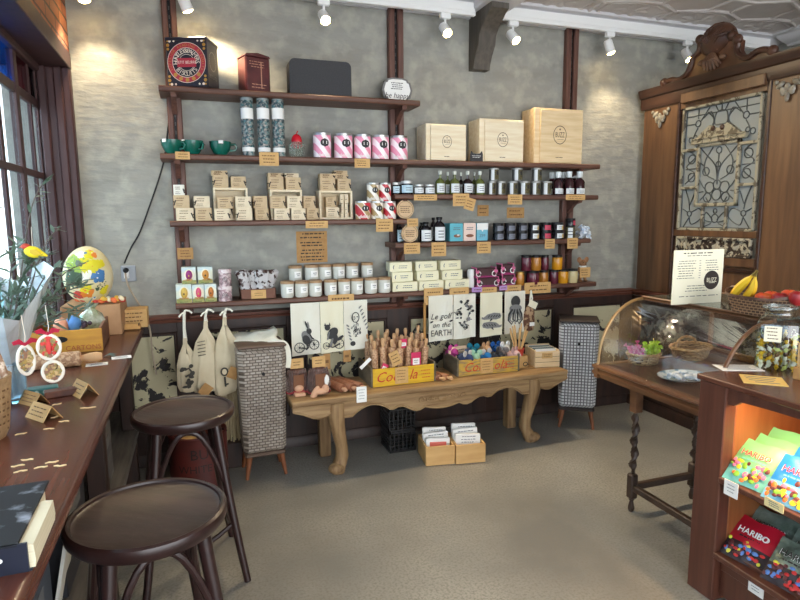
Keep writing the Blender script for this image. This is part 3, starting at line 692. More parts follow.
# ------------------------------------------------------------------ third shelf left: kraft soap boxes
Z3 = ZS['mid']
soap_a = mat('soap_box_kraft', (196, 170, 132), 0.75, c2=(206, 182, 146), scale=25); soap_b = mat('soap_box_pale', (220, 202, 170), 0.75, c2=(228, 212, 182), scale=25); soap_w = mat('soap_box_white', (234, 230, 216), 0.75)
twine = mat('dark_twine', (52, 42, 38), 0.8)
SB = []
def soapbox(l, r, pt, pb, y, m, label, sd=1, dp=0.07):
    a = atY(l, pt, y); c = atY(r, pb, y)
    w, h = c.x-a.x, a.z-c.z
    b = B(); b.box((0, dp/2, h/2), (w, dp, h), 0, 0.002)
    b.lines(-w*0.36, w*0.2, h*0.5, h*0.86, 2, -0.0012, 1, seed=sd, th=0.004); b.lines(-w*0.36, w*0.1, h*0.1, h*0.4, 2, -0.0012, 1, seed=sd+50, th=0.003)
    side = -1 if sd % 3 == 0 else 1
    b.tube([(side*w*0.36, -0.003, h*0.62), (side*w*0.42, -0.004, h*0.42), (side*w*0.47, -0.003, h*0.2)], 0.0035, 2, 5)
    b.tube([(side*w*0.42, -0.004, h*0.45), (side*w*0.5, -0.004, h*0.5), (side*w*0.5, dp*0.8, h*0.5)], 0.003, 2, 5)
    o = b.build('soap_box', [m, brown_ink, twine]); o.location = ((a.x+c.x)/2, y, c.z)
    return tag(o, label, 'soap box', 'kraft soap boxes')
def snap(o, z): o.location.z = z; return o
K = 'kraft soap box tied with dark twine, '
def zs(pb, y, z):  # px of a level
    return z
yF, yM, yB = 3.815, 3.835, 3.875
def stack(items, y, base):
    """items bottom-up: (l, r, pt, pb, material, label, seed)"""
    z = base
    for l, r, pt, pb, m, lb, sd in items:
        o = soapbox(l, r, pt, pb, y, m, K+lb, sd); o.location.z = z
        z += max(v.co.z for v in o.data.vertices)
    return z
stack([(175.6, 194, 207, 219.8, soap_b, 'bottom of the leftmost stack', 2), (173, 189.8, 194, 206.8, soap_a, 'middle of the leftmost stack', 3), (173, 184.8, 183, 193.6, soap_w, 'white-fronted one topping the leftmost stack', 4)], yF, Z3)
stack([(195, 212.2, 207, 219.8, soap_a, 'bottom of the second stack from the left', 5), (193.5, 210, 195, 206.8, soap_b, 'top of the second stack from the left', 6)], yF, Z3)
stack([(214, 230.4, 208, 219.8, soap_b, 'bottom left in front of the left wooden crate', 7), (217, 233, 196, 207.8, soap_a, 'upper left in front of the left wooden crate', 8)], yF, Z3)
stack([(236, 252.5, 207.5, 219.8, soap_b, 'bottom right in front of the left wooden crate', 9), (235, 251.2, 196, 207.4, soap_b, 'upper right in front of the left wooden crate', 10)], yF, Z3)
stack([(255, 269, 208, 219.8, soap_a, 'bottom of the stack between left and middle crates', 11), (253, 267.4, 195.5, 207.8, soap_a, 'top of the stack between left and middle crates', 12)], yF+0.03, Z3)
stack([(274, 290, 209, 220.4, soap_b, 'bottom left in front of the middle crate', 13), (270, 285.6, 196.5, 208.8, soap_a, 'upper left in front of the middle crate', 14)], yF, Z3)
stack([(291.2, 306, 209, 220.4, soap_b, 'bottom right in front of the middle crate', 16), (287, 302.4, 196.5, 208.8, soap_b, 'upper right in front of the middle crate', 17)], yF, Z3)
stack([(306.5, 319, 209, 220.4, soap_a, 'bottom of the stack between middle and right crates', 19), (303.2, 315.7, 196.5, 208.8, soap_a, 'top of the stack between middle and right crates', 20)], yF+0.03, Z3)
crates = []
for l, r, pt, lb in ((213, 247.5, 187.5, 'left of three small open pine crates among the soap boxes'), (270, 302, 189.5, 'middle of three small open pine crates among the soap boxes'), (319, 352.3, 190.5, 'right of three small open pine crates, beside the striped tins')):
    a = atY(l, pt, 3.89); c = atY(r, pt, 3.89); w = c.x-a.x; h = a.z-Z3; x = (a.x+c.x)/2; Dp = 0.12; tk = 0.014
    t = thing('pine_crate', lb, 'crate', (x, 3.89, Z3))
    for xx in (-w/2+tk/2, w/2-tk/2):
        b = B(); b.box((xx, Dp/2, h/2), (tk, Dp, h), 0, 0.002); b.build('side_board', ply, t)
    b = B(); b.box((0, Dp/2, h-tk/2), (w-2*tk, Dp, tk), 0, 0.002); b.build('top_board', ply, t)
    b = B(); b.box((0, Dp/2, tk/2), (w-2*tk, Dp, tk), 0, 0.002); b.build('bottom_board', ply, t)
    b = B(); b.box((0, Dp-0.004, h/2), (w-2*tk, 0.008, h-2*tk), 0); b.build('back_board', ply, t)
    crates.append((x, w, h))
T1, T2, T3 = [Z3+c[2] for c in crates]
stack([(212.5, 228.5, 175, 187.5, soap_a, 'standing on the left crate at its left', 21), (211, 227.5, 169, 174, soap_a, 'lying flat on top of the left crate stack', 22)], 3.895, T1)
stack([(230.6, 246.2, 176, 187.5, soap_a, 'standing on the left crate at its right', 23)], 3.895, T1)
stack([(268.2, 283.8, 176.8, 189.5, soap_a, 'standing on the middle crate at its left', 24), (268, 283, 172.3, 176.6, soap_a, 'lying flat at the left over the middle crate', 25)], 3.895, T2)
stack([(285.6, 301, 177, 189.5, soap_a, 'standing on the middle crate at its right', 26), (284.3, 298.8, 172.3, 176.6, soap_b, 'lying flat at the right over the middle crate', 27)], 3.895, T2)
stack([(320, 335.6, 178.3, 190.5, soap_a, 'standing on the right crate at its left', 28), (320, 335, 172.8, 178, soap_a, 'lying flat at the left over the right crate', 29)], 3.895, T3)
stack([(337.5, 351, 178.6, 190.5, soap_a, 'standing on the right crate at its right', 31), (335, 348.2, 173.8, 178.3, soap_a, 'lying flat at the right over the right crate', 32), (334, 347.5, 169.3, 173.5, soap_a, 'topmost flat one over the right crate', 33)], 3.895, T3)
def inside(i, l, r, pt, pb, m, lb, sd, z=None):
    o = soapbox(l, r, pt, pb, 3.895, m, K+lb, sd, dp=0.06); o.location.z = Z3+0.0145 if z is None else z; return o
inside(2, 326, 339.5, 209, 219, soap_b, 'inside the right crate at the bottom left', 34)
inside(2, 326, 336, 198, 208.6, soap_a, 'inside the right crate above the bottom left one', 35, z=Z3+0.0145+(atY(330, 209, 3.895).z-atY(330, 219, 3.895).z))
inside(2, 340.2, 344.2, 196, 219, soap_b, 'on edge inside the right crate, left one', 36)
inside(2, 344.6, 348.8, 196, 219, soap_b, 'on edge inside the right crate, right one', 37)
inside(0, 217.5, 232, 191, 195, soap_b, 'glimpsed inside the left crate over the front boxes', 38).scale = (1, 1, 5.4)
inside(1, 275, 288, 193, 197, soap_b, 'glimpsed inside the middle crate over the front boxes', 39).scale = (1, 1, 5.2)
# striped tins at the end of the shelf
redst = stripemat('red_white_stripes', (196, 36, 52), (244, 236, 226), 5.5, (0, radians(38), 0)); goldst = stripemat('gold_white_stripes', (172, 146, 96), (244, 238, 226), 5.5, (0, radians(38), 0)); mixst = stripemat('red_gold_white_stripes', (196, 44, 56), (244, 236, 226), 4.0, (0, radians(38), 0), (180, 150, 100))
hs = 0
for i, (l, r, pt, m, lb) in enumerate(((355.3, 370.2, 201.2, mixst, 'red, gold and white striped tin, left in the bottom row of three'), (370.6, 383, 201.2, goldst, 'gold and white striped tin in the middle of the bottom row'), (383.6, 395.4, 201.2, redst, 'red and white striped tin at the right of the bottom row'))):
    x, w, h = shelf_rect(l, r, pt, Z3, 3.85); tin(x, 3.85, Z3, w, h, m, lb, None); hs = h
for l, r, m, lb in ((366.8, 378.7, goldst, 'gold and white striped tin stacked on the bottom row, left of two'), (379, 390.6, redst, 'red and white striped tin stacked on the bottom row, right of two')):
    x, w, h = shelf_rect(l, r, 183, Z3+hs, 3.85); tin(x, 3.85, Z3+hs, w, h, m, lb, None)
rtin = mat('disc_wood', (214, 184, 146), 0.6, c2=(200, 166, 124), scale=4, st=(3, 1, 20))
def wdisc(cx, cz, rp, y, z, label):
    p = atY(cx, cz, y); r_ = atY(cx+rp, cz, y).x-p.x
    b = B(); b.lathe([(0, 0), (r_*0.96, 0), (r_, 0.004), (r_, 0.012), (r_*0.96, 0.016), (0, 0.016)], (0, 0.016, 0), 30, 0, rot=(pi/2, 0, 0)); ring(b, 0, 0, r_*0.82, r_*0.86, -0.001, 1, 30)
    b.lines(-r_*0.6, r_*0.6, -r_*0.4, r_*0.4, 4, -0.001, 1, seed=int(cx), th=0.005)
    o = b.build('wooden_disc', [rtin, brown_ink]); o.location = (p.x, y, z+r_); tag(o, label, 'disc')
wdisc(405.3, 210, 8.8, 3.825, Z3, 'round wooden disc stamped with writing beside the striped tins')
wdisc(410, 235.2, 8.4, 3.815, ZS['low'], 'round wooden disc stamped with writing at the left of the black bottles')

# ------------------------------------------------------------------ upper right small shelf
ZU = ZS['midu']
dark_glass = mat('dark_jar_glass', (34, 32, 36), 0.12); label_w = mat('label_white', (224, 228, 228), 0.6); label_b = mat('label_pale_blue', (188, 212, 222), 0.6); grey_ink = mat('grey_ink', (96, 100, 108), 0.7)
def lathe_label(b, r, z0, z1, a0, a1, m, n=8):
    vs = []
    for i in range(n+1):
        a = a0+(a1-a0)*i/n; vs += [(r*sin(a), -r*cos(a), z0), (r*sin(a), -r*cos(a), z1)]
    b.add(vs, [[2*i, 2*i+2, 2*i+3, 2*i+1] for i in range(n)], m)
def jar(x, y, z, w, h, glass, lab, lid, label, group=None, name='jar', lidh=0.2, neck=0.86, lspan=1.3, lo=0.12, hi=0.68, accent=None, cat='jar', aa=0.0):
    t = thing(name, label, cat, (x, y, z), 0, group); r_ = w/2
    b = B(); b.lathe([(0, 0), (r_*0.93, 0), (r_, h*0.05), (r_, h*(0.98-lidh)-h*0.06), (r_*neck, h*(1-lidh)), (r_*neck, h*(1-lidh*0.9)), (0, h*(1-lidh*0.9))], seg=20); b.build('jar_body', glass, t)
    b = B(); b.lathe([(r_*neck*0.98, h*(1-lidh)), (r_*neck*1.06, h*(1-lidh)), (r_*neck*1.06, h*0.98), (r_*neck, h), (0, h)], seg=20); b.build('lid', lid, t)
    if lab:
        b = B(); lathe_label(b, r_*1.012, h*lo, h*hi, aa-lspan, aa+lspan, 0)
        for k in range(2): lathe_label(b, r_*1.02, h*(lo+(hi-lo)*(0.3+0.3*k)), h*(lo+(hi-lo)*(0.38+0.3*k)), aa-0.5, aa+0.5, 1, 4)
        if accent: lathe_label(b, r_*1.022, h*lo, h*(lo+(hi-lo)*0.8), aa+0.15, aa+0.8, 2, 4)
        b.build('label', [lab, grey_ink]+([accent] if accent else []), t)
    return t
for l, r, pt, y, lab, lb in ((392.5, 399.5, 182.5, 3.85, label_b, 'dark jar with pale blue label at the left end of the upper right shelf'), (398, 404, 182, 3.93, label_b, 'dark jar with pale blue label half hidden behind two others'), (401, 412.5, 181, 3.85, label_b, 'wide dark jar with pale blue label, biggest at the shelf left end'), (414, 423.4, 184.5, 3.85, label_w, 'low dark jar with white label, left of a pair'), (424.8, 434.2, 184.5, 3.85, label_w, 'low dark jar with white label, right of a pair')):
    x, w, h = shelf_rect(l, r, pt, ZU, y); jar(x, y, ZU, w, h, dark_glass, lab, mat('silver_lid', (206, 206, 202), 0.35, metal=0.3), lb)
oil = mat('olive_oil_glass', (98, 104, 52), 0.1, spec=0.7); vin = mat('dark_vinegar_glass', (44, 32, 32), 0.1, spec=0.7); cork = mat('pale_stopper', (216, 218, 206), 0.4)
def bottle(x, y, z, w, h, glass, cap, lab, label, group=None, shoulder=0.52, neck=0.28, caph=0.14, capr=0.36, lo=0.08, hi=0.46, foil=None, name='bottle'):
    t = thing(name, label, 'bottle', (x, y, z), 0, group); r_ = w/2
    b = B(); b.lathe([(0, 0), (r_*0.94, 0), (r_, h*0.03), (r_, h*shoulder), (r_*0.8, h*(shoulder+0.08)), (r_*neck, h*(shoulder+0.17)), (r_*neck, h*(1-caph)), (0, h*(1-caph))], seg=18); b.build('bottle_body', glass, t)
    b = B(); b.lathe([(r_*neck, h*(1-caph-0.02)), (r_*capr, h*(1-caph)), (r_*capr*1.1, h*(1-caph*0.3)), (r_*capr, h), (0, h)], seg=14); b.build('stopper', cap, t)
    b = B(); lathe_label(b, r_*1.014, h*lo, h*hi, -1.1, 1.1, 0)
    for k in range(3): lathe_label(b, r_*1.022, h*(lo+(hi-lo)*(0.22+0.22*k)), h*(lo+(hi-lo)*(0.29+0.22*k)), -0.5, 0.5, 1, 4)
    b.build('label', [lab, grey_ink], t)
    return t
for l, r, pt, y, g, lb in ((435.7, 444.4, 170.8, 3.85, oil, 'green-gold glass bottle with white label, leftmost of the oil bottles'), (445, 450.5, 172, 3.93, oil, 'green-gold bottle behind, between the two left oil bottles'), (450, 459.3, 171, 3.85, oil, 'green-gold glass bottle with white label, second in the front of the oils'), (458.5, 463.6, 172.5, 3.93, vin, 'dark vinegar bottle half hidden behind the front dark bottle'), (463, 472.3, 171.2, 3.85, vin, 'dark vinegar bottle with white label in the front row'), (471.8, 477, 172.2, 3.93, oil, 'green-gold bottle behind the rightmost oil bottle'), (475.6, 484.3, 171.3, 3.85, oil, 'green-gold glass bottle with white label, rightmost of the oil bottles')):
    x, w, h = shelf_rect(l, r, pt, ZU, y); bottle(x, y, ZU, w, h, g, cork, label_w, lb)
spice = mat('spice_tin_metal', (112, 112, 108), 0.45, metal=0.5); seeds = mat('seed_mix', (110, 104, 66), 0.8, c2=(60, 52, 38), scale=90)
def spicetin(x, y, z, w, h, label):
    t = thing('spice_tin', label, 'tin', (x, y, z), 0, 'spice tins'); r_ = w/2
    b = B(); b.lathe([(0, 0), (r_*0.97, 0), (r_*0.97, h*0.9), (0, h*0.9)], seg=18); b.build('tin_body', spice, t)
    b = B(); b.lathe([(r_*0.9, h*0.88), (r_*1.06, h*0.89), (r_*1.06, h), (0, h)], seg=18); b.build('lid', mat('dull_lid', (168, 168, 164), 0.5, metal=0.5), t)
    b = B(); lathe_label(b, r_*0.985, h*0.04, h*0.88, -1.0, -0.35, 0); lathe_label(b, r_*0.985, h*0.1, h*0.86, -0.3, 1.0, 1); lathe_label(b, r_*0.995, h*0.45, h*0.75, 0.05, 0.6, 2, 5)
    b.build('label', [label_w, seeds, blackl], t)
row = ((487.8, 495.4), (497, 505), (508, 517), (519, 529), (531, 539.6), (541.8, 551)); zt = 0
for i, (l, r) in enumerate(row):
    x, w, h = shelf_rect(l, r, 181.6, ZU, 3.85); spicetin(x, 3.85, ZU, w, h, 'round metal spice tin, %s of six in the lower row' % nth(i, 6)); zt = h
for i, (l, r) in enumerate(((489.3, 498.3), (512.5, 522), (532.3, 541.2))):
    x, w, h = shelf_rect(l, r, 168.3, ZU+zt, 3.85); spicetin(x, 3.85, ZU+zt, w, h, 'round metal spice tin stacked on the lower row, %s of three' % ('left', 'middle', 'right')[i])
plum = mat('plum_glass', (58, 32, 36), 0.15, spec=0.6); wcap = mat('white_cap', (226, 232, 232), 0.4)
for i, (cx, y, pt) in enumerate(((552.3, 3.93, 172.5), (558.4, 3.84, 171.8), (563.5, 3.93, 172.3), (569.4, 3.84, 171.6), (574.2, 3.93, 172.2), (579.8, 3.84, 171.6))):
    x, w, h = shelf_rect(cx-4.4, cx+4.4, pt, ZU, y); bottle(x, y, ZU, w, h, plum, wcap, label_w, 'plum-dark bottle with bulbous white cap, %s, %s row' % (nth(i//2, 3).replace('second from left', 'middle'), 'front' if i % 2 else 'back'), 'white-capped plum bottles', shoulder=0.56, neck=0.36, caph=0.24, capr=0.54, lo=0.05, hi=0.28)

# ------------------------------------------------------------------ lower right small shelf
ZL = ZS['low']
x, w, h = shelf_rect(396.6, 403, 224.5, ZL, 3.90); bottle(x, 3.90, ZL, w, h, dark_glass, black_metal, label_b, 'small dark bottle with pale blue label behind the lower wooden disc', lo=0.05, hi=0.7, shoulder=0.72, neck=0.4)
for l, r, pt, y, lb in ((418.6, 424, 222.5, 3.92, 'black pump bottle half hidden, left of the white-labelled bottles'), (420, 431, 222, 3.84, 'squat black bottle with large white label'), (430.5, 436, 217.5, 3.93, 'tall black bottle half hidden behind the tall labelled one'), (433.6, 444.6, 217, 3.84, 'tall black bottle with tall white label beside the teal carton')):
    x, w, h = shelf_rect(l, r, pt, ZL, y); bottle(x, y, ZL, w, h, dark_glass, black_metal, label_w, lb, shoulder=0.66, neck=0.4, caph=0.1, capr=0.5, lo=0.06, hi=0.6)
def carton(l, r, pt, y, z, m, label, dp, deco, rz=0.0):
    x, w, h = shelf_rect(l, r, pt, z, y); t = thing('carton', label, 'carton', (x, y, z), rz)
    b = B(); b.box((0, dp/2, h/2), (w, dp, h), 0, 0.002); b.build('carton_body', m, t)
    b = B(); deco(b, w, h); b.build('printed_panel', [white_paper, grey_ink, mat('brown_print', (130, 84, 60), 0.7), m, mat('teal_print', (84, 160, 180), 0.7)], t)
tealc = mat('teal_card', (96, 178, 192), 0.6); pinkc = mat('pale_pink_card', (234, 208, 194), 0.6); bluec = mat('blue_card', (112, 180, 200), 0.6)
def d1(b, w, h): b.lines(-w*0.3, w*0.3, h*0.6, h*0.8, 2, -0.001, 1, seed=2, th=0.006); b.ball((w*0.05, -0.001, h*0.3), (w*0.28, 0.003, h*0.09), 2, 10, 6); b.ball((w*0.12, -0.002, h*0.34), (w*0.12, 0.003, h*0.06), 0, 8, 6)
def d2(b, w, h): b.lines(-w*0.3, w*0.3, h*0.6, h*0.8, 2, -0.001, 1, seed=6, th=0.006); b.ball((0, -0.001, h*0.3), (w*0.32, 0.003, h*0.09), 2, 10, 6)
def d3(b, w, h): b.flat([(-w/2, h*0.62), (-w*0.1, h*0.62), (0, h*0.5), (w*0.1, h*0.62), (w/2, h*0.62), (w/2, h*0.99), (-w/2, h*0.99)], -0.001, 0); b.text('ZPF', w*0.34, (0, -0.0015, h*0.28), 1)
carton(450, 463, 223.3, 3.83, ZL, tealc, 'teal upright carton, left of three cartons', 0.12, d1)
carton(463.8, 476, 223, 3.83, ZL, pinkc, 'pale pink upright carton, middle of three cartons', 0.12, d2)
carton(477, 488, 223, 3.83, ZL, bluec, 'blue and white upright carton, right of three cartons', 0.12, d3)
lab_g = mat('label_grey', (120, 124, 136), 0.6); lab_r = mat('label_red', (204, 58, 84), 0.6); lab_y = mat('label_yellow', (214, 186, 110), 0.6)
BJ = [(493.4, 503, lab_g, None, 'grey'), (504.8, 514.6, lab_g, None, 'grey'), (517, 526.4, lab_g, None, 'grey'), (528.6, 538, label_w, lab_y, 'white and yellow'), (540.4, 550.2, lab_r, None, 'red'), (552.2, 562.4, label_w, lab_y, 'white and yellow')]
hb = 0
for rowi in range(2):
    for i, (l, r, lab, ac, cn) in enumerate(BJ):
        z = ZL if rowi == 0 else ZL+hb
        x, w, h = shelf_rect(l, r, 230.6 if rowi == 0 else 219.8, z, 3.85)
        if rowi == 0: hb = h
        else: h = hb
        jar(x, 3.85, z, w, h, dark_glass, lab, black_metal, 'black jar with %s label, %s of six, %s row' % (cn, nth(i, 6), ('bottom', 'top')[rowi]), 'black lidded jars', lidh=0.28, neck=0.95, lspan=0.75, aa=0.15, accent=ac)
x, w, h = shelf_rect(566, 574.2, 225.8, ZL, 3.85); hh = h
jar(x, 3.85, ZL, w, h, seeds, label_w, black_metal, 'tall jar of green spice with a white label beside the black jars', lidh=0.1, neck=0.95, lspan=0.5, aa=-0.5, lo=0.05, hi=0.85)
x, w, h = shelf_rect(566.3, 574.6, 218.3, ZL+hh, 3.85)
jar(x, 3.85, ZL+hh, w, h, dark_glass, lab_r, black_metal, 'small black jar standing on top of the tall spice jar', lidh=0.3, neck=0.95, lspan=0.4, aa=0.4)
foilw = mat('white_wrapper', (232, 236, 240), 0.35, c2=(186, 204, 226), scale=30, lo=0.5, hi=0.6)
def wrapped(name, label, c, n, sp, r_, m, seed, cat='sweets', loc=None):
    rr_ = random.Random(seed); b = B()
    for i in range(n):
        p = Vector((rr_.uniform(-1, 1)*sp[0], rr_.uniform(-1, 1)*sp[1], r_*0.8+rr_.random()*sp[2])); e = (rr_.random()*3, rr_.random()*3, rr_.random()*3)
        b.ball(p, (r_, r_*0.7, r_*0.6), 0, 8, 6, rot=e)
        R = Euler(e).to_matrix()
        for s_ in (-1, 1):
            b.lathe([(0.002, 0), (r_*0.25, r_*0.3), (r_*0.7, r_*0.9)], p+R @ Vector((s_*r_*0.85, 0, 0)), 7, 0, rot=(R @ Euler((0, s_*pi/2, 0)).to_matrix()).to_euler())
    o = b.build(name, m); o.location = loc; return tag(o, label, cat)
P = atY(582.5, 240, 3.85); wrapped('wrapped_sweets', 'bundle of white and blue wrapped sweets next to the spice jar', None, 8, (0.02, 0.02, 0.05), 0.024, foilw, 3, loc=(P.x, 3.85, ZL+0.004))
P = atY(591.2, 240, 3.85); wrapped('wrapped_sweets', 'bundle of white wrapped sweets at the far right shelf end', None, 7, (0.018, 0.02, 0.04), 0.024, foilw, 5, loc=(2.862, 3.83, ZL+0.004))
# ------------------------------------------------------------------ bottom shelf
Z4 = ZS['bot']
skyc = mat('egg_box_sky', (198, 216, 218), 0.5, c2=(226, 222, 190), scale=8, st=(1, 1, 2)); grass_p = mat('egg_box_grass', (134, 150, 84), 0.6, c2=(176, 160, 96), scale=40)
straw_p = mat('egg_box_nest', (206, 160, 96), 0.6)
EGGC = dict(purple=mat('egg_purple', (146, 46, 110), 0.4), orange=mat('egg_orange', (204, 140, 60), 0.4), yellow=mat('egg_yellow', (206, 170, 80), 0.4), pink=mat('egg_pink', (216, 80, 110), 0.4), amber=mat('egg_amber', (190, 116, 50), 0.4))
def eggbox(l, r, pt, z, y, col, label):
    x, w, h = shelf_rect(l, r, pt, z, y); dp = 0.075
    t = thing('egg_box', label, 'egg box', (x, y, z), 0, None)
    b = B(); b.box((0, dp/2, h/2), (w, dp, h), 0, 0.002); b.box((0, -0.0006, h*0.12), (w*0.98, 0.001, h*0.22), 1); b.lines(-w*0.3, w*0.3, h*0.02, h*0.1, 1, -0.0018, 3, seed=3)
    disc(b, w*0.02, h*0.55, h*0.34, -0.0012, 2, 20, sx=0.80); b.build('carton_body', [skyc, grass_p, cream_card, ink], t)
    b = B(); b.ball((w*0.02, -0.002, h*0.54), (w*0.23, 0.014, h*0.29), 0, 16, 10)
    b.ball((w*0.0, -0.016, h*0.5), (w*0.05, 0.003, h*0.06), 1, 8, 5); b.build('foil_egg', [EGGC[col], ink if col in ('orange', 'yellow', 'amber') else EGGC['yellow']], t)
    b = B(); rr_ = random.Random(int(l))
    for k in range(16):
        xx = rr_.uniform(-0.3, 0.3)*w; b.tube([(xx, -0.004-0.008*rr_.random(), h*(0.2+rr_.random()*0.08)), (xx+rr_.uniform(-0.15, 0.15)*w, -0.016, h*(0.24+rr_.random()*0.08))], 0.0025, 0, 5)
    b.build('straw_nest', straw_p, t); return h
hb = eggbox(175.5, 191.2, 284.5, Z4, 3.815, 'yellow', 'egg box with yellow egg, left in the bottom row of three')
eggbox(191.8, 203.8, 284.5, Z4, 3.815, 'pink', 'egg box with pink egg, middle of the bottom row of three'); eggbox(204.3, 216.2, 284, Z4, 3.815, 'amber', 'egg box with amber egg, right in the bottom row of three')
eggbox(181, 195.5, 267.4, Z4+hb, 3.82, 'purple', 'egg box with purple egg, left of the upper two'); eggbox(197.3, 212.2, 267, Z4+hb, 3.82, 'orange', 'egg box with orange egg, right of the upper two')
floral = mat('rose_floral_print', (216, 196, 194), 0.45, c2=(176, 140, 146), scale=55, lo=0.45, hi=0.55, c3=(120, 110, 112), scale3=40)
for l, r, pt, z, lb in ((217.4, 232, 286, Z4, 'pale floral round tin, lower of a stack of two'), (218, 231, 269, None, 'pale floral round tin, upper of a stack of two')):
    x, w, h = shelf_rect(l, r, pt, z if z else zt2, 3.84); z = z or zt2; zt2 = z+h
    t = thing('floral_tin', lb, 'tin', (x, 3.84, z)); r_ = w/2
    b = B(); b.lathe([(0, 0), (r_*0.97, 0), (r_*0.97, h*0.8), (0, h*0.8)], seg=24); b.build('tin_body', floral, t)
    b = B(); b.lathe([(r_*1.02, h*0.78), (r_*1.02, h*0.95), (r_*0.94, h), (0, h)], seg=24); b.build('lid', mat('floral_lid', (224, 212, 210), 0.45, c2=(196, 160, 166), scale=60, lo=0.5, hi=0.6), t)
    b = B(); n = 14
    ring(b, 0, h*0.42, r_*0.36, r_*0.42, -r_*1.02, 0, 20); ring(b, 0, h*0.42, r_*0.2, r_*0.24, -r_*1.02, 0, 16); b.build('printed_wreath', mat('dark_rose_print', (96, 76, 80), 0.6), t)
brownbox = mat('brown_box_card', (112, 70, 52), 0.6)
x, w, h = shelf_rect(240.5, 276, 289, Z4, 3.81); Dp = 0.13
t = thing('display_box', 'shallow brown card display box holding cellophane bags of mottled sweets', 'box', (x, 3.81, Z4))
b = B(); b.box((0, Dp/2, 0.003), (w, Dp, 0.006), 0); b.box((0, 0.003, h/2), (w, 0.006, h), 0, 0.001); b.box((0, Dp-0.003, h/2), (w, 0.006, h), 0, 0.001); b.box((-w/2+0.003, Dp/2, h/2), (0.006, Dp, h), 0, 0.001); b.box((w/2-0.003, Dp/2, h/2), (0.006, Dp, h), 0, 0.001); b.build('tray', brownbox, t)
b = B(); b.box((0, -0.001, h*0.5), (w*0.42, 0.002, h*0.82), 0); b.lines(-w*0.12, w*0.12, h*0.3, h*0.7, 2, -0.0025, 1, seed=8); b.build('kraft_label', [kraft, brown_ink], t)
cello = mat('clear_cellophane', (238, 236, 236), 0.12, trans=0.4, c2=(92, 64, 58), scale=34, lo=0.53, hi=0.58, bump=0.9, bscale=18)
for i, (px, pt, tlt) in enumerate(((241, 268.5, -0.25), (252, 269.5, -0.05), (262, 268, 0.05), (272, 268.5, 0.18))):
    P = atY(px, pt, 3.87); hh = P.z-Z4-0.012; x2 = atY(258+(px-258)*0.62, 300, 3.87).x
    b = B(); rr_ = random.Random(i)
    prof = [(0.0, 0), (0.022, 0.004), (0.034, hh*0.4), (0.042, hh*0.72), (0.050, hh*0.88), (0.034, hh*0.97), (0, hh*0.98)]
    b.lathe(prof, seg=11, sy=0.62)
    b.v = [(p[0]+rr_.uniform(-1, 1)*0.005*(p[2] > hh*0.3)+(P.x-x2)*p[2]/hh, p[1]+rr_.uniform(-1, 1)*0.004, p[2]+rr_.uniform(-1, 1)*0.006*(p[2] > hh*0.5)) for p in b.v]
    o = b.build('sweet_bag', cello, loc=(x2, 3.855+0.03*(i % 2), Z4+0.0065)); tag(o, 'cellophane bag of brown mottled sweets in the brown tray, %s of four' % nth(i, 4), 'bag', 'bags of mottled sweets')
# candle jars
frost = mat('frosted_candle_glass', (208, 207, 196), 0.22, spec=0.6); cwood = mat('candle_lid_wood', (176, 142, 104), 0.6, c2=(160, 124, 86), scale=10, st=(2, 20, 2)); wax = mat('candle_lower_wax', (216, 218, 212), 0.3)
b = B(); xa = atY(284, 290, 3.9).x; xb = atY(378, 290, 3.9).x
b.box(((xa+xb)/2, 3.955, Z4+0.043), (xb-xa, 0.09, 0.086), 0, 0.003); tag(b.build('display_riser', shelf_wood), 'low timber riser behind the front candles carrying the back row', 'riser')
cproto = None
def candle(l, r, pt, z, y, label):
    global cproto
    x, w, h = shelf_rect(l, r, pt, z, y)
    if cproto is None:
        r_ = w/2; t = thing('candle_jar', label, 'candle', (x, y, z), 0, 'white candle jars')
        b = B(); b.lathe([(0, 0), (r_*0.85, 0), (r_*0.98, h*0.08), (r_, h*0.2), (r_, h*0.84), (0, h*0.84)], seg=24); b.build('glass', frost, t)
        b = B(); b.lathe([(r_*1.015, h*0.84), (r_*1.04, h*0.86), (r_*1.04, h*0.97), (r_*1.0, h), (0, h)], seg=24); b.build('wooden_lid', cwood, t)
        b = B(); lathe_label(b, r_*1.015, h*0.28, h*0.66, -0.28, 0.85, 0); lathe_label(b, r_*1.025, h*0.5, h*0.54, 0.0, 0.6, 1, 4); lathe_label(b, r_*1.025, h*0.4, h*0.43, 0.1, 0.5, 1, 4); b.build('paper_label', [white_paper, grey_ink], t)
        cproto = (t, w, h); return
    dup(cproto[0], (x, y, z), 0, label, scale=(w/cproto[1],)*2+(h/cproto[2],))
fr = ((280.4, 293.6, 281), (294.4, 308, 280.6), (308.4, 321.6, 280), (324, 336.6, 279.4), (337.6, 350, 278.8), (350.6, 362.8, 278.2), (364.4, 377, 277.4), (377.8, 390, 277))
for i, (l, r, pt) in enumerate(fr): candle(l, r, pt, Z4, 3.835, 'white candle jar with wooden lid in the front row, %s of eight' % nth(i, 8))
for i, (l, r, pt) in enumerate(((288.4, 301.6, 265.6), (304.4, 318.4, 264.6), (318.6, 331.2, 264.2), (332.2, 344.6, 263.8), (345.6, 358, 263.2), (361, 372.6, 262.4))):
    candle(l, r, pt, Z4+0.086, 3.955, 'white candle jar with wooden lid on the riser behind, %s of six' % nth(i, 6))
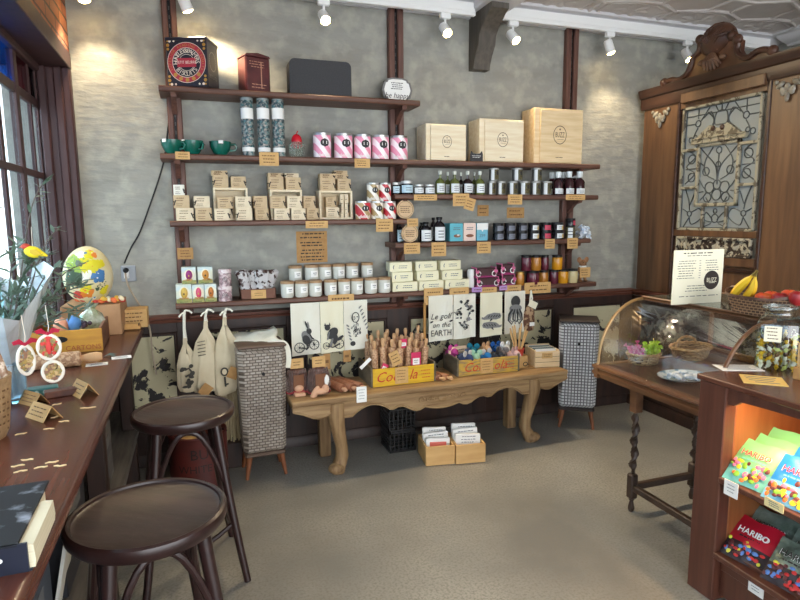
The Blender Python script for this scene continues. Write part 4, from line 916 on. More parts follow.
# cream soap packs, three stacks of three
spk = mat('cream_soap_pack', (234, 228, 194), 0.6); spt = mat('soap_pack_top', (214, 214, 184), 0.6)
zb = None
SPK = [((392.8, 417.6), (392, 413), (390, 412)), ((419, 443.8), (417, 439), (415.8, 437)), ((445.2, 469.4), (442.2, 462.8), (440.4, 461))]
zs_ = [Z4]
for lv in range(3):
    pts_ = (282, 272.7, 264)
    for ci in range(3):
        l, r = SPK[ci][lv]; y = 3.82+0.012*lv
        z = zs_[lv]; a = atY(l, 280, y); c = atY(r, 280, y); h = 0.068
        x = (a.x+c.x)/2; w = c.x-a.x
        t = thing('soap_pack', 'cream soap pack, %s in the %s of three stacks' % (('bottom', 'middle', 'top')[lv], ('left', 'middle', 'right')[ci]), 'soap pack', (x, y, z), radians(-2+2*ci), 'cream soap packs')
        b = B(); b.box((0, 0.05, h/2), (w, 0.10, h), 0, 0.004); b.build('wrapper', spk, t)
        b = B(); b.box((0, -0.001, h/2), (w*0.96, 0.002, h*0.9), 0); b.lines(-w*0.12, w*0.3, h*0.3, h*0.7, 2, -0.003, 1, seed=ci+3*lv, th=0.005); b.tube([(-w*0.33, -0.002, h*0.3), (-w*0.35, -0.002, h*0.5), (-w*0.31, -0.002, h*0.68)], 0.003, 1, 5); b.build('printed_front', [spk, grey_ink], t)
    zs_.append(zs_[-1]+0.068)
# pink ribbon packs
plumc = mat('plum_soap', (66, 32, 38), 0.35); pinkr = mat('pink_ribbon', (226, 116, 160), 0.4); mag = mat('magenta_base', (150, 40, 100), 0.45)
def ribbonpack(l, r, pt, z, label):
    y = 3.83; x, w, h = shelf_rect(l, r, pt, z, y); dp = 0.08
    t = thing('ribbon_pack', label, 'gift pack', (x, y, z), 0, 'plum packs with pink ribbon')
    b = B(); b.box((0, dp/2, h*0.5), (w*0.94, dp, h), 0, 0.006); b.build('pack_body', plumc, t)
    b = B(); b.box((0, dp/2-0.003, h*0.1), (w, dp+0.006, h*0.2), 0, 0.002); b.build('card_base', mag, t)
    for sx in (-1, 1):
        b = B(); b.ribbon([(sx*w*0.44, -0.004, 0.0), (sx*w*0.45, -0.005, h), (sx*w*0.44, dp, h)], 0.012, 0.003, 0, up=(1, 0, 0))
        for a in (0.9, 2.2): b.tube([(sx*w*0.42+0.022*cos(a)*k*(1-0.25*(k > 0.8)), -0.008-0.008*sin(k*3), h*0.45+0.03*sin(a)*k) for k in (0, .3, .6, .9, 1)], [0.003, 0.006, 0.007, 0.006, 0.002], 0, 6)
        b.tube([(sx*w*0.36+0.018*cos(a), -0.01, h*0.4+0.018*sin(a)) for a in [k*0.7 for k in range(9)]], 0.004, 1, 6)
        b.build('ribbon', [pinkr, white_paper], t)
    return h
h1 = ribbonpack(476, 499.2, 277.4, Z4, 'plum pack with pink ribbon, lower left of four'); ribbonpack(475, 496.8, 268, Z4+h1, 'plum pack with pink ribbon, upper left of four')
h2 = ribbonpack(501.5, 514.8, 274.6, Z4, 'short plum pack with pink ribbon, lower right of four'); ribbonpack(501, 513.8, 264, Z4+h2, 'short plum pack with pink ribbon, upper right of four')
x, w, h = shelf_rect(469.2, 474.6, 278.5, Z4, 3.85)
for i in range(2):
    b = B(); b.lathe([(0.012, 0), (w*0.55, 0), (w*0.6, 0.004), (w*0.6, h-0.004), (w*0.55, h), (0.012, h), (0.012, 0)], seg=18); o = b.build('ribbon_roll', white_paper, loc=(x, 3.87, Z4+i*h)); tag(o, 'white ribbon roll between cream soaps and plum packs, %s of two' % ('lower', 'upper')[i], 'roll')
# preserve jars
maroon = mat('maroon_preserve', (92, 34, 48), 0.15, spec=0.6); amber = mat('amber_preserve', (176, 116, 44), 0.15, spec=0.6); yellowp = mat('yellow_preserve', (206, 142, 30), 0.15, spec=0.6); creamp = mat('cream_preserve', (206, 190, 140), 0.25); goldlid = mat('gold_lid', (190, 150, 80), 0.3, metal=0.7)
hj = None
for l, r, pt, m, lid, lb in ((516.2, 524, 271.8, amber, goldlid, 'small amber jar with gold lid beside the pink ribbon packs'), (527, 538.6, 270.4, maroon, black_metal, 'maroon preserve jar, leftmost black-lidded one in the bottom row'), (539.4, 547.6, 270, amber, black_metal, 'amber preserve jar second in the black-lidded bottom row'), (550, 558, 269, maroon, black_metal, 'maroon preserve jar in the middle of the bottom row'), (558.6, 567.6, 268.4, yellowp, black_metal, 'bright yellow preserve jar in the bottom row'), (568.2, 577, 268, creamp, black_metal, 'cream-coloured preserve jar at the right end of the bottom row')):
    x, w, h = shelf_rect(l, r, pt, Z4, 3.84); hj = h if hj is None or lid is black_metal else hj
    if lid is black_metal and m is maroon and l < 530: hj0 = h
    jar(x, 3.84, Z4, w, h if lid is goldlid else hj0, m, None, lid, lb, None, 'preserve_jar', lidh=0.16, neck=0.92)
for l, r, m, lb in ((521.8, 530.8, maroon, 'maroon preserve jar at the left of the upper row'), (531.6, 540.6, amber, 'amber preserve jar second in the upper row'), (541.6, 548.4, maroon, 'dark maroon preserve jar third in the upper row'), (552.8, 561.8, yellowp, 'bright yellow preserve jar at the right of the upper row')):
    x, w, h = shelf_rect(l, r, 255, Z4+hj0, 3.845); jar(x, 3.845, Z4+hj0, w, h, m, None, black_metal, lb, None, 'preserve_jar', lidh=0.16, neck=0.92)
# small plush animal with a card
P = atY(583, 280, 3.85); x = P.x
t = thing('plush_toy', 'small brown plush animal with big ears in a white shirt, at the shelf right end', 'soft toy', (x, 3.86, Z4))
plush = mat('brown_plush', (158, 116, 82), 0.9, c2=(140, 98, 66), scale=60)
b = B(); b.ball((0, 0, 0.145), (0.03, 0.027, 0.028), 0); b.ball((0, -0.025, 0.138), (0.016, 0.014, 0.012), 0, 8, 6)
b.ball((0, 0, 0.085), (0.034, 0.028, 0.045), 0)
for s_ in (-1, 1): b.tube([(s_*0.02, 0, 0.05), (s_*0.024, -0.004, 0.006)], [0.013, 0.011], 0, 8); b.ball((s_*0.024, -0.012, 0.008), (0.012, 0.018, 0.008), 0, 8, 6)
b.build('body', plush, t)
for s_ in (-1, 1):
    b = B(); b.ball((s_*0.032, 0.0, 0.17), (0.021, 0.008, 0.024), 0, 10, 8, rot=(0, s_*0.5, 0)); b.build('ear', plush, t)
    b = B(); b.tube([(s_*0.03, 0, 0.11), (s_*0.045, -0.012, 0.085), (s_*0.03, -0.03, 0.075)], [0.011, 0.010, 0.009], 0, 8); b.build('arm', plush, t)
b = B(); b.lathe([(0.037, 0.078), (0.037, 0.1), (0.028, 0.122), (0.018, 0.128)], seg=16, sy=0.85); b.build('shirt', white_paper, t)
b = B()
for s_ in (-1, 1): b.ball((s_*0.011, -0.025, 0.152), 0.0035, 0, 6, 5)
b.ball((0, -0.038, 0.141), 0.004, 0, 6, 5); b.build('eyes_and_nose', black_metal, t)
price_tag(580, 590, 267.6, 277.2, 3.822, 'kraft card propped in front of the brown plush animal', seed=31)

# ------------------------------------------------------------------ tea towels under the bottom shelf
linen = mat('white_linen', (232, 230, 216), 0.85, c2=(226, 222, 204), scale=6, bump=0.08, bscale=60); linen_y = mat('cream_linen', (230, 224, 196), 0.85, bump=0.08, bscale=60)
stitch = mat('towel_print', (58, 58, 58), 0.8); calico = mat('calico_cloth', (210, 196, 166), 0.85, c2=(196, 180, 148), scale=8, bump=0.15, bscale=30)
def towel(l, r, pb, y, label, deco, m=linen, wob=0.006, seed=0):
    a = atY(l, pb, y); c = atY(r, pb, y); w = c.x-a.x; zt = Z4-0.036; h = zt-(a.z+c.z)/2; x = (a.x+c.x)/2
    t = thing('tea_towel', label, 'tea towel', (x, y, zt))
    nx, nz = 12, 10; vs = []
    rr_ = random.Random(seed); ph = rr_.random()*6
    for th in (0, 1):
        for i in range(nx+1):
            for k in range(nz+1):
                u = i/nx; v = k/nz
                yy = -wob*(0.5+0.5*v)*(1+sin(u*9+ph+v*0.6))*0.7+(0.006 if th else 0)
                vs.append(((u-0.5)*w, yy, -h*v+(0.01*(u-0.5)*v)))
    n1 = (nx+1)*(nz+1); fs = []
    for th in (0, 1):
        for i in range(nx):
            for k in range(nz): q = th*n1+i*(nz+1)+k; fs.append([q, q+1, q+nz+2, q+nz+1])
    for k in range(nz):
        fs.append([k, k+1, n1+k+1, n1+k]); q = nx*(nz+1)+k; fs.append([q, q+1, n1+q+1, n1+q])
    for i in range(nx):
        q = i*(nz+1); fs.append([q, q+nz+1, n1+q+nz+1, n1+q]); q += nz; fs.append([q, q+nz+1, n1+q+nz+1, n1+q])
    b = B(); b.add(vs, fs, 0); b.build('cloth', m, t, angle=60)
    b = B(); deco(b, w, h); b.build('printed_motif', [stitch, mat('grey_print', (128, 128, 126), 0.8)], t)
    return t
YP = -0.0125
YK = [0]
def ell(b, cx, cz, rx, rz, m=0, rot=0.0, n=18, y=None):
    YK[0] += 1; y = (YP if y is None else y)-0.00012*(YK[0] % 24)
    b.add([(cx+rx*cos(a)*cos(rot)-rz*sin(a)*sin(rot), y, cz+rx*cos(a)*sin(rot)+rz*sin(a)*cos(rot)) for a in [2*pi*k/n for k in range(n)]], [list(range(n))], m)
def stroke(b, pts, r_, m=0): b.tube([(p[0], YP, p[1]) for p in pts], r_, m, 5)
def wheel(b, cx, cz, r_):
    stroke(b, [(cx+r_*cos(a), cz+r_*sin(a)) for a in [k*pi/10 for k in range(21)]], r_*0.09)
    for k in range(4):
        a = k*pi/4; stroke(b, [(cx+r_*cos(a), cz+r_*sin(a)), (cx-r_*cos(a), cz-r_*sin(a))], r_*0.03)
    ell(b, cx, cz, r_*0.2, r_*0.2)
def rabbit(b, w, h):
    ell(b, w*0.02, -h*0.66, w*0.16, h*0.14, 1, 0.5); ell(b, 0.0, -h*0.71, w*0.13, h*0.10, 0, 0.4); ell(b, w*0.10, -h*0.54, w*0.09, h*0.06, 0, 0.4)
    ell(b, w*0.02, -h*0.42, w*0.035, h*0.085, 0, 0.35); ell(b, w*0.08, -h*0.43, w*0.03, h*0.075, 1, 0.15)
    stroke(b, [(w*0.12, -h*0.6), (w*0.2, -h*0.68), (w*0.26, -h*0.7)], 0.005); stroke(b, [(0, -h*0.78), (w*0.06, -h*0.86), (-w*0.02, -h*0.9)], 0.007)
    wheel(b, -w*0.24, -h*0.85, w*0.17); wheel(b, w*0.27, -h*0.81, w*0.165); stroke(b, [(-w*0.24, -h*0.85), (0, -h*0.88), (w*0.2, -h*0.72), (w*0.27, -h*0.81)], 0.004)
def catm(b, w, h):
    ell(b, 0, -h*0.62, w*0.2, h*0.13, 0, -0.7); ell(b, w*0.1, -h*0.74, w*0.12, h*0.1, 0, -0.2); ell(b, -w*0.22, -h*0.5, w*0.12, h*0.06, 0)
    for s_ in (-1, 1): b.flat([(-w*0.22+s_*w*0.09-0.008, -h*0.47), (-w*0.22+s_*w*0.09+0.008, -h*0.47), (-w*0.22+s_*w*0.1, -h*0.40)], YP, 0)
    stroke(b, [(w*0.18, -h*0.76), (w*0.34, -h*0.72), (w*0.46, -h*0.68)], [0.008, 0.012, 0.006]); stroke(b, [(-w*0.14, -h*0.58), (-w*0.22, -h*0.74)], 0.006, 1); stroke(b, [(0, -h*0.72), (-w*0.1, -h*0.88)], 0.008, 1)
    wheel(b, -w*0.28, -h*0.86, w*0.14); wheel(b, w*0.28, -h*0.84, w*0.2); stroke(b, [(-w*0.28, -h*0.86), (0, -h*0.9), (w*0.28, -h*0.84)], 0.004)
def owl(b, w, h):
    rr_ = random.Random(4)
    stroke(b, [(-w*0.02+w*0.15*cos(a), -h*0.34+h*0.1*sin(a)) for a in [k*pi/8 for k in range(17)]], 0.003); ell(b, -w*0.08, -h*0.33, 0.006, 0.004); ell(b, w*0.05, -h*0.33, 0.006, 0.004)
    for k in range(34):
        a = rr_.random()*6.28; q = rr_.random(); cx = w*(0.0+0.3*q*cos(a)); cz = -h*(0.56+0.22*q*sin(a)); stroke(b, [(cx, cz), (cx+rr_.uniform(-.012, .012), cz-0.016)], 0.0028, rr_.randint(0, 1))
    for k in range(7):
        cx = w*(0.16+0.05*k); cz = -h*(0.14+0.07*k); ell(b, cx, cz, 0.011, 0.005, 1, 0.9); stroke(b, [(cx, cz), (cx+0.012, cz+0.01)], 0.0025)
    for k in range(5): ell(b, -w*(0.36-0.03*k), -h*(0.5+0.07*k), 0.012, 0.005, 1, -0.7)
    ell(b, -w*0.15, -h*0.87, w*0.11, h*0.05, 0, 0.1)
def earth(b, w, h):
    b.text('Le golf', 0.058, (0, YP, -h*0.46), 0, shear=0.3); b.text('on the', 0.052, (w*0.02, YP, -h*0.65), 0, shear=0.3); b.text('EARTH', 0.062, (0, YP, -h*0.83), 0, sx=0.85)
    for sx in (-1, 1): ell(b, sx*w*0.4, -h*0.57, 0.014, 0.006, 0, 0.4)
def flor(b, w, h):
    rr_ = random.Random(9)
    for k in range(26):
        a = rr_.random()*6.28; q = rr_.uniform(0.5, 1.0); cx = w*0.38*q*cos(a); cz = -h*0.45+h*0.34*q*sin(a)
        (ell(b, cx, cz, rr_.uniform(.006, .016), rr_.uniform(.005, .012), rr_.randint(0, 1), rr_.random()*3)); stroke(b, [(cx, cz), (cx+rr_.uniform(-.03, .03), cz+rr_.uniform(-.03, .02))], 0.003)
    stroke(b, [(-w*0.2, -h*0.66), (0, -h*0.80), (w*0.16, -h*0.70)], 0.003)
def whales(b, w, h):
    for cz, fl in ((-h*0.56, 1), (-h*0.76, -1)):
        b.flat([(w*(fl)*x_, cz+h*z_) for x_, z_ in ((0.44, 0.02), (0.38, 0.08), (0.1, 0.10), (-0.2, 0.07), (-0.38, 0.0), (-0.46, 0.02), (-0.47, -0.03), (-0.36, -0.05), (-0.1, -0.05), (0.2, -0.06), (0.4, -0.03))], YP, 1)
        for k in range(5): stroke(b, [(w*fl*(0.38-0.12*k), cz+h*0.045), (w*fl*(0.30-0.12*k), cz-h*0.005)], 0.004)
        stroke(b, [(w*fl*0.0, cz-h*0.04), (w*fl*-0.08, cz-h*0.09)], [0.008, 0.003])
def octo(b, w, h):
    ell(b, 0, -h*0.24, w*0.22, h*0.14, 0, 0, 20); ell(b, 0, -h*0.40, w*0.30, h*0.09, 1)
    for k in range(7):
        s_ = (k-3)/3.0; stroke(b, [(s_*w*0.16, -h*0.42), (s_*w*0.3, -h*0.54), (s_*w*(0.34+0.06*(k % 2)), -h*0.68), (s_*w*0.18, -h*(0.78-0.05*(k % 3))), (s_*w*0.10, -h*0.7)], [0.009, 0.007, 0.005, 0.004, 0.003], k % 2)
TY = 3.785
towel(292, 320.8, 354.5, TY, 'white tea towel printed with a rabbit riding a bicycle', rabbit, seed=1)
towel(321.2, 344, 352, TY, 'cream tea towel printed with a black cat on a bicycle', catm, linen_y, seed=2)
towel(344.4, 367.8, 349.2, TY-0.004, 'white tea towel with a line drawing of an owl among leaves', owl, seed=3)
towel(428.5, 452.6, 340.5, TY, 'white tea towel with black handwritten lettering', earth, seed=4)
towel(453.4, 475, 338, TY, 'white tea towel with a black floral face drawing', flor, seed=5)
towel(480, 501.4, 335.8, TY, 'cream tea towel printed with two grey whales', whales, linen_y, seed=6)
towel(504, 524.4, 332.8, TY, 'white tea towel printed with a dark octopus', octo, seed=7)
price_tag(323.2, 330.4, 354, 369, TY-0.02, 'narrow brown card hanging below the cat tea towel', kraft_dark, n=1, seed=41)
price_tag(343.2, 351, 350.5, 361.5, TY-0.02, 'narrow brown card hanging below the owl tea towel', kraft_dark, n=1, seed=42)
p0 = atY(424.6, 303, 3.79); p1 = atY(424.6, 337, 3.79)
b = B(); b.tube([p0, p1], 0.0095, 0, 10); b.ball(p1, 0.012, 0, 8, 6); tag(b.build('wooden_dowel', mat('dowel_wood', (180, 132, 72), 0.5)), 'thin wooden dowel hanging beside the lettered tea towel', 'dowel')
# small pouch hanging at the right
P = atY(531, 293, TY); t = thing('hanging_pouch', 'small patterned pouch with white strap and cream card beside the octopus towel', 'pouch', (P.x, TY, Z4-0.036))
b = B(); b.tube([(0, 0, 0), (-0.008, -0.004, -0.06), (-0.012, -0.004, -0.11)], 0.006, 0, 6); b.tube([(0, 0, 0), (0.01, -0.004, -0.06), (0.0, -0.004, -0.11)], 0.006, 0, 6); b.build('strap', linen, t)
b = B(); b.lathe([(0, -0.31), (0.04, -0.3), (0.05, -0.24), (0.045, -0.16), (0.018, -0.11), (0, -0.105)], (-0.012, 0, 0), 14, 0, sy=0.4); b.build('pouch', mat('autumn_print', (170, 140, 108), 0.8, c2=(96, 62, 44), scale=28, lo=0.48, hi=0.54), t)
b = B(); b.box((0.012, -0.012, -0.105), (0.07, 0.003, 0.05), 0, rot=(0, 0.45, 0)); b.build('card', cream_card, t)
b = B(); b.box((-0.002, -0.028, -0.25), (0.04, 0.003, 0.028), 0); b.build('white_label', white_paper, t)
# calico drawstring bags
bpr = mat('bag_print', (60, 56, 50), 0.8)
def calbag(pl, pr, ptop, pstrap, pbot, y, label, style, seed):
    a = atY(pl, pbot, y); c = atY(pr, pbot, y); xm = atY(pstrap[0], pstrap[1], y); w = c.x-a.x; zt = Z4-0.036; hs_ = zt-atY(pstrap[0], ptop, y).z; hb_ = zt-a.z
    t = thing('calico_bag', label, 'bag', (xm.x, y, zt), 0, 'hanging calico bags'); cx = (a.x+c.x)/2-xm.x
    b = B(); b.tube([(0.012, 0, 0), (0.004, 0, -0.03), (0.0, 0, -hs_*0.6), (0.002, 0, -hs_)], [0.006, 0.009, 0.009, 0.013], 0, 7); b.tube([(0.012, 0, 0), (0.035, -0.004, -0.006), (0.05, -0.004, -0.02)], 0.006, 0, 6); b.tube([(0.008, 0, -0.012), (-0.012, -0.006, -0.022), (-0.026, -0.006, -0.04)], 0.006, 0, 6); b.build('drawstring', linen, t)
    nseg = 28; prof = [(0.012, 0), (0.03, 0.1), (0.30, 0.28), (0.42, 0.48), (0.47, 0.68), (0.49, 0.86), (0.40, 0.97), (0.05, 1.0)]
    rr_ = random.Random(seed); ph = rr_.random()*6; vs = []
    for f, q in prof:
        for k in range(nseg):
            ang = 2*pi*k/nseg; fold = 1+0.22*sin(5*ang+ph)*(1-q*0.7)
            vs.append((cx*q+f*w*cos(ang)*fold+0.01*sin(3*ang+q*4), max(f*0.30, 0.03)*w*sin(ang)*fold-0.012, -hs_*0.9-(hb_-hs_*0.9)*q+0.03*w*cos(ang)*q*(seed-1)))
    fs = []
    for i in range(len(prof)-1):
        for k in range(nseg): l = (k+1) % nseg; fs.append([i*nseg+k, i*nseg+l, (i+1)*nseg+l, (i+1)*nseg+k])
    fs.append([(len(prof)-1)*nseg+k for k in range(nseg)]); b = B(); b.add(vs, fs, 0); b.build('cloth', calico, t, angle=70)
    b = B(); yy = -0.30*w*0.5-0.04
    if style == 0:
        for k in range(14): ell(b, cx+rr_.uniform(-.25, .3)*w, -hb_*(0.62+0.3*rr_.random()), rr_.uniform(.008, .02), rr_.uniform(.008, .016), 0, rr_.random()*3, y=yy)
        for k in range(3): b.tube([(cx-w*0.1, yy, -hb_*(0.7+0.08*k)), (cx+w*0.1, yy, -hb_*(0.68+0.08*k)), (cx+w*0.22, yy, -hb_*(0.72+0.08*k))], 0.006, 0, 5)
    elif style == 1:
        for k in range(5): b.tube([(cx-w*0.2, yy, -hb_*(0.36+0.04*k)), (cx+w*0.1, yy, -hb_*(0.35+0.04*k))], 0.0025, 0, 5)
    else:
        ell(b, cx-w*0.02, -hb_*0.70, 0.024, 0.028, 0, y=yy); ell(b, cx-w*0.02, -hb_*0.70, 0.014, 0.018, 1, y=yy-0.001); b.tube([(cx-w*0.02, yy, -hb_*0.76), (cx, yy, -hb_*0.87)], 0.006, 0, 5); b.tube([(cx, yy, -hb_*0.85), (cx+0.018, yy, -hb_*0.84)], 0.005, 0, 5)
    b.build('printed_motif', [bpr, calico], t)
    if style:
        sg = 1 if style == 2 else 1
        b = B(); b.box((cx+w*(0.32 if style == 2 else 0.02), yy-0.008, -hb_*(0.72 if style == 2 else 0.93)), (0.062, 0.003, 0.072), 0, rot=(0, radians(25 if style == 2 else 40), 0)); b.build('card', kraft_dark, t)
calbag(179, 198, 341, (183, 308), 393, TY-0.02, 'calico bag with bold black lettering, leftmost of three hanging bags', 0, 1)
calbag(192.5, 218, 322, (205, 311), 394, TY-0.035, 'calico bag with faint print and low kraft card, middle of three', 1, 2)
calbag(213, 238.5, 318, (224, 309), 396, TY-0.05, 'calico bag printed with a key, rightmost of three hanging bags', 2, 3)
# ------------------------------------------------------------------ carved low bench
bench_wood = mat('weathered_teak', (166, 136, 96), 0.6, c2=(124, 94, 60), scale=2.6, st=(1.2, 14, 14), bump=0.15, bscale=14)
ZB = 0.50; BR = radians(1.6)
t = thing('carved_bench', 'long low carved wooden bench with wavy apron against the peeling dado', 'bench', (1.49, 3.66, 0), BR)
b = B(); b.box((0, 0, ZB-0.017), (1.98, 0.42, 0.034), 0, 0.006)
for yy in (-0.07, 0.07): b.box((0, yy, ZB-0.0005), (1.97, 0.003, 0.002), 1)
b.build('top', [bench_wood, mat('bench_gap', (60, 42, 28), 0.8)], t)
def apron(n=64):
    out = []
    for i in range(n+1):
        u = -1+2*i/n; au = abs(u)
        d = 0.058
        if au > 0.93: d = 0.035+0.023*(1-au)/0.07
        elif au > 0.74: d = 0.058+0.035*sin((au-0.74)/0.19*pi)
        elif au > 0.62: d = 0.105
        elif au > 0.36: d = 0.105-0.062*sin((au-0.36)/0.26*pi)**0.8
        elif au > 0.12: d = 0.10+0.022*sin((au-0.12)/0.24*pi*2)
        else: d = 0.105+0.02*cos(au/0.12*pi/2)
        out.append((u*0.985, ZB-0.034-d))
    return out
lo_ = apron(); poly = [(-0.985, ZB-0.034)]+lo_+[(0.985, ZB-0.034)]
for yy in (-0.205, 0.18):
    b = B()
    for i in range(len(lo_)-1):
        x0, z0 = lo_[i]; x1, z1 = lo_[i+1]; zt = ZB-0.034
        vs = [(x0, yy, z0), (x1, yy, z1), (x1, yy, zt), (x0, yy, zt), (x0, yy+0.026, z0), (x1, yy+0.026, z1), (x1, yy+0.026, zt), (x0, yy+0.026, zt)]
        b.add(vs, [[0, 1, 2, 3], [4, 5, 6, 7], [0, 1, 5, 4]], 0)
    b.tube([(x_, yy-0.001, z_+0.012) for x_, z_ in lo_], 0.005, 0, 5)
    if yy < 0:
        for s_ in (-1, 1):
            for k in range(3): b.tube([(s_*(0.05+0.05*k)+0.022*cos(a)*(1-a/9), yy-0.002, ZB-0.085+0.02*sin(a)*(1-a/9)) for a in [j*0.5 for j in range(13)]], 0.004, 0, 5)
        b.ball((0, yy-0.002, ZB-0.088), (0.03, 0.008, 0.022), 0, 10, 6)
    b.build('carved_apron', bench_wood, t)
for s_ in (-1, 1):
    b = B(); b.box((s_*0.955, 0, ZB-0.06), (0.03, 0.36, 0.05), 0, 0.004); b.build('end_rail', bench_wood, t)
leg_wood = mat('weathered_teak_leg', (158, 128, 90), 0.6, c2=(120, 90, 58), scale=2.6, st=(14, 14, 1.2), bump=0.15, bscale=14)
def cab_leg(x, y, sgn):
    b = B(); P_ = [(0, -0.012, ZB-0.04), (0, -0.016, 0.38), (0, -0.008, 0.31), (0, 0.010, 0.23), (0, 0.026, 0.16), (0, 0.028, 0.10), (0, 0.006, 0.055), (0, -0.010, 0.0)]
    prof = [0.062, 0.062, 0.056, 0.049, 0.045, 0.047, 0.052, 0.046]
    vs = []; fs = []
    for i, p in enumerate(P_):
        r_ = prof[i]
        for k in range(12):
            a = 2*pi*k/12; ca = cos(a); sa = sin(a); q = 1/max(abs(ca), abs(sa))**0.55
            vs.append((x+sgn*(p[1]*-0.9)+r_*ca*q*0.85, y+p[1]*0.6+r_*sa*q*0.8, p[2] if i < 6 else p[2]-0.0))
    n = len(P_)
    for i in range(n-1):
        for k in range(12): l = (k+1) % 12; fs.append([i*12+k, i*12+l, (i+1)*12+l, (i+1)*12+k])
    fs.append(list(range(12))); b.add(vs, fs, 0)
    fx = x+sgn*0.022; b.ball((fx, y-0.020, 0.034), (0.052, 0.05, 0.034), 0, 12, 8)
    b.build('front_leg', leg_wood, t, angle=50)
cab_leg(-0.70, -0.165, -1); cab_leg(0.70, -0.165, 1)
for s_ in (-0.72, 0.72):
    b = B(); b.box((s_, 0.13, 0.233), (0.075, 0.075, 0.466), 0, 0.006); b.build('back_leg', leg_wood, t)

def onbench(px, py, z=None):
    P = atZ(px, py, ZB); return P
# gift packs of dark chocolate in cellophane
choc = mat('chocolate_brown', (104, 62, 44), 0.5, c2=(70, 38, 30), scale=20); cel = mat('crinkled_cellophane', (196, 176, 170), 0.1, trans=0.8, bump=0.8, bscale=20); redb = mat('deep_red_ribbon', (160, 36, 46), 0.45); skin_t = mat('biscuit_tan', (206, 160, 128), 0.6)
def giftpack(px, py, w, h, label, extra):
    P = onbench(px, py); t = thing('gift_pack', label, 'gift pack', (P.x, P.y+0.06, ZB), radians(4))
    b = B(); b.lathe([(0, 0), (w*0.46, 0), (w*0.5, h*0.2), (w*0.5, h*0.55), (w*0.44, h*0.8), (w*0.2, h*0.92), (0, h*0.93)], seg=18, sy=0.62); rr_ = random.Random(int(px)); b.v = [(p[0]+rr_.uniform(-.006, .006), p[1]+rr_.uniform(-.006, .006), p[2]) for p in b.v]; b.build('contents', choc, t)
    b = B()
    for k in range(14):
        a = pi+pi*k/13; b.tube([(w*0.5*cos(a)*1.03, w*0.33*sin(a)*1.05, 0.004), (w*0.53*cos(a), w*0.36*sin(a), h*0.5), (w*0.4*cos(a), w*0.26*sin(a), h*0.9)], 0.004, 0, 5)
    b.build('cellophane_folds', cel, t)
    b = B(); lathe_label(b, w*0.5, h*0.2, h*0.75, -0.5, 0.5, 0, 6); b.v = [(p[0], p[1]*0.72-0.006, p[2]) for p in b.v]; b.build('round_biscuit', mat('brown_biscuit', (122, 78, 50), 0.7), t)
    b = B(); b.tube([(w*0.52*cos(a), w*0.36*sin(a), h*0.12+0.01*sin(3*a)) for a in [2*pi*k/20 for k in range(20)]], 0.006, 0, 6, closed=True); b.ball((0, -w*0.37, h*0.12), (0.02, 0.012, 0.014), 0, 8, 6); b.build('red_ribbon', redb, t)
    b = B(); b.box((0.0, -w*0.1, h*1.12), (w*0.62, 0.004, h*0.36), 0); b.lines(-w*0.2, w*0.2, h*1.02, h*1.22, 2, -w*0.1-0.003, 1, seed=3); b.box((0, -w*0.1+0.003, h*0.95), (0.006, 0.004, h*0.3), 0); b.build('kraft_card', [kraft, brown_ink], t)
    b = B()
    if extra: 
        b.ball((-w*0.30, -w*0.42, h*0.12), (0.022, 0.018, 0.05), 0, 8, 6, rot=(0, 0.5, 0)); b.ball((-w*0.02, -w*0.46, 0.03), (0.045, 0.02, 0.02), 0, 8, 6); b.ball((w*0.2, -w*0.4, 0.04), (0.024, 0.02, 0.03), 0, 8, 6); b.ball((w*0.28, -w*0.3, h*0.5), (0.02, 0.02, 0.035), 1, 8, 6)
    else: b.box((0, -w*0.44, 0.012), (w*0.5, 0.05, 0.022), 0, 0.004); b.ball((0, -w*0.36, 0.045), (0.03, 0.02, 0.024), 0, 8, 6)
    b.build('bow_tail' if extra else 'biscuit_foot', [skin_t, white_paper], t)
giftpack(299, 396, 0.135, 0.175, 'cellophane gift pack with round brown biscuit and red ribbon, at the bench left end', False)
giftpack(321, 396, 0.135, 0.185, 'cellophane gift pack with pale bow, second from the bench left end', True)
# brown rolling pins lying with one end towards the room
pinb = mat('brown_rolling_pin', (148, 98, 72), 0.4, c2=(124, 78, 56), scale=5, st=(2, 2, 20)); pinl = mat('pale_rolling_pin', (206, 164, 120), 0.5, c2=(190, 146, 102), scale=5); pine = mat('engraved_rolling_pin', (202, 164, 128), 0.6, c2=(164, 122, 90), scale=75, lo=0.47, hi=0.53, bump=0.35, bscale=75)
def pin_geo(L, r_, hl, hr):
    """body L, handles hl at both ends, along +z from the handle tip"""
    body = [(0, hl), (r_*0.85, hl), (r_, hl+0.006), (r_, hl+L-0.006), (r_*0.85, hl+L), (0, hl+L)]
    hnd = lambda z0, s_: [(0, z0), (hr*0.8, z0), (hr*1.15, z0+s_*hl*0.25), (hr, z0+s_*hl*0.6), (hr*0.7, z0+s_*hl*0.9), (hr*0.7, z0+s_*hl*1.02)]
    return body, hnd(0, 1), hnd(2*hl+L, -1)
def rolling_pin(loc, d, L, r_, hl, hr, mb, mh, label, group=None, from_base=True):
    q = Vector(d).normalized().to_track_quat('Z', 'Y').to_euler()
    t = thing('rolling_pin', label, 'rolling pin', loc, 0, group, rot=q)
    body, h1_, h2_ = pin_geo(L, r_, hl, hr)
    b = B(); b.lathe(body, seg=16); b.build('roller', mb, t)
    b = B(); b.lathe(h1_, seg=12); b.build('handle', mh, t)
    b = B(); b.lathe(h2_, seg=12); b.build('handle', mh, t)
    return t
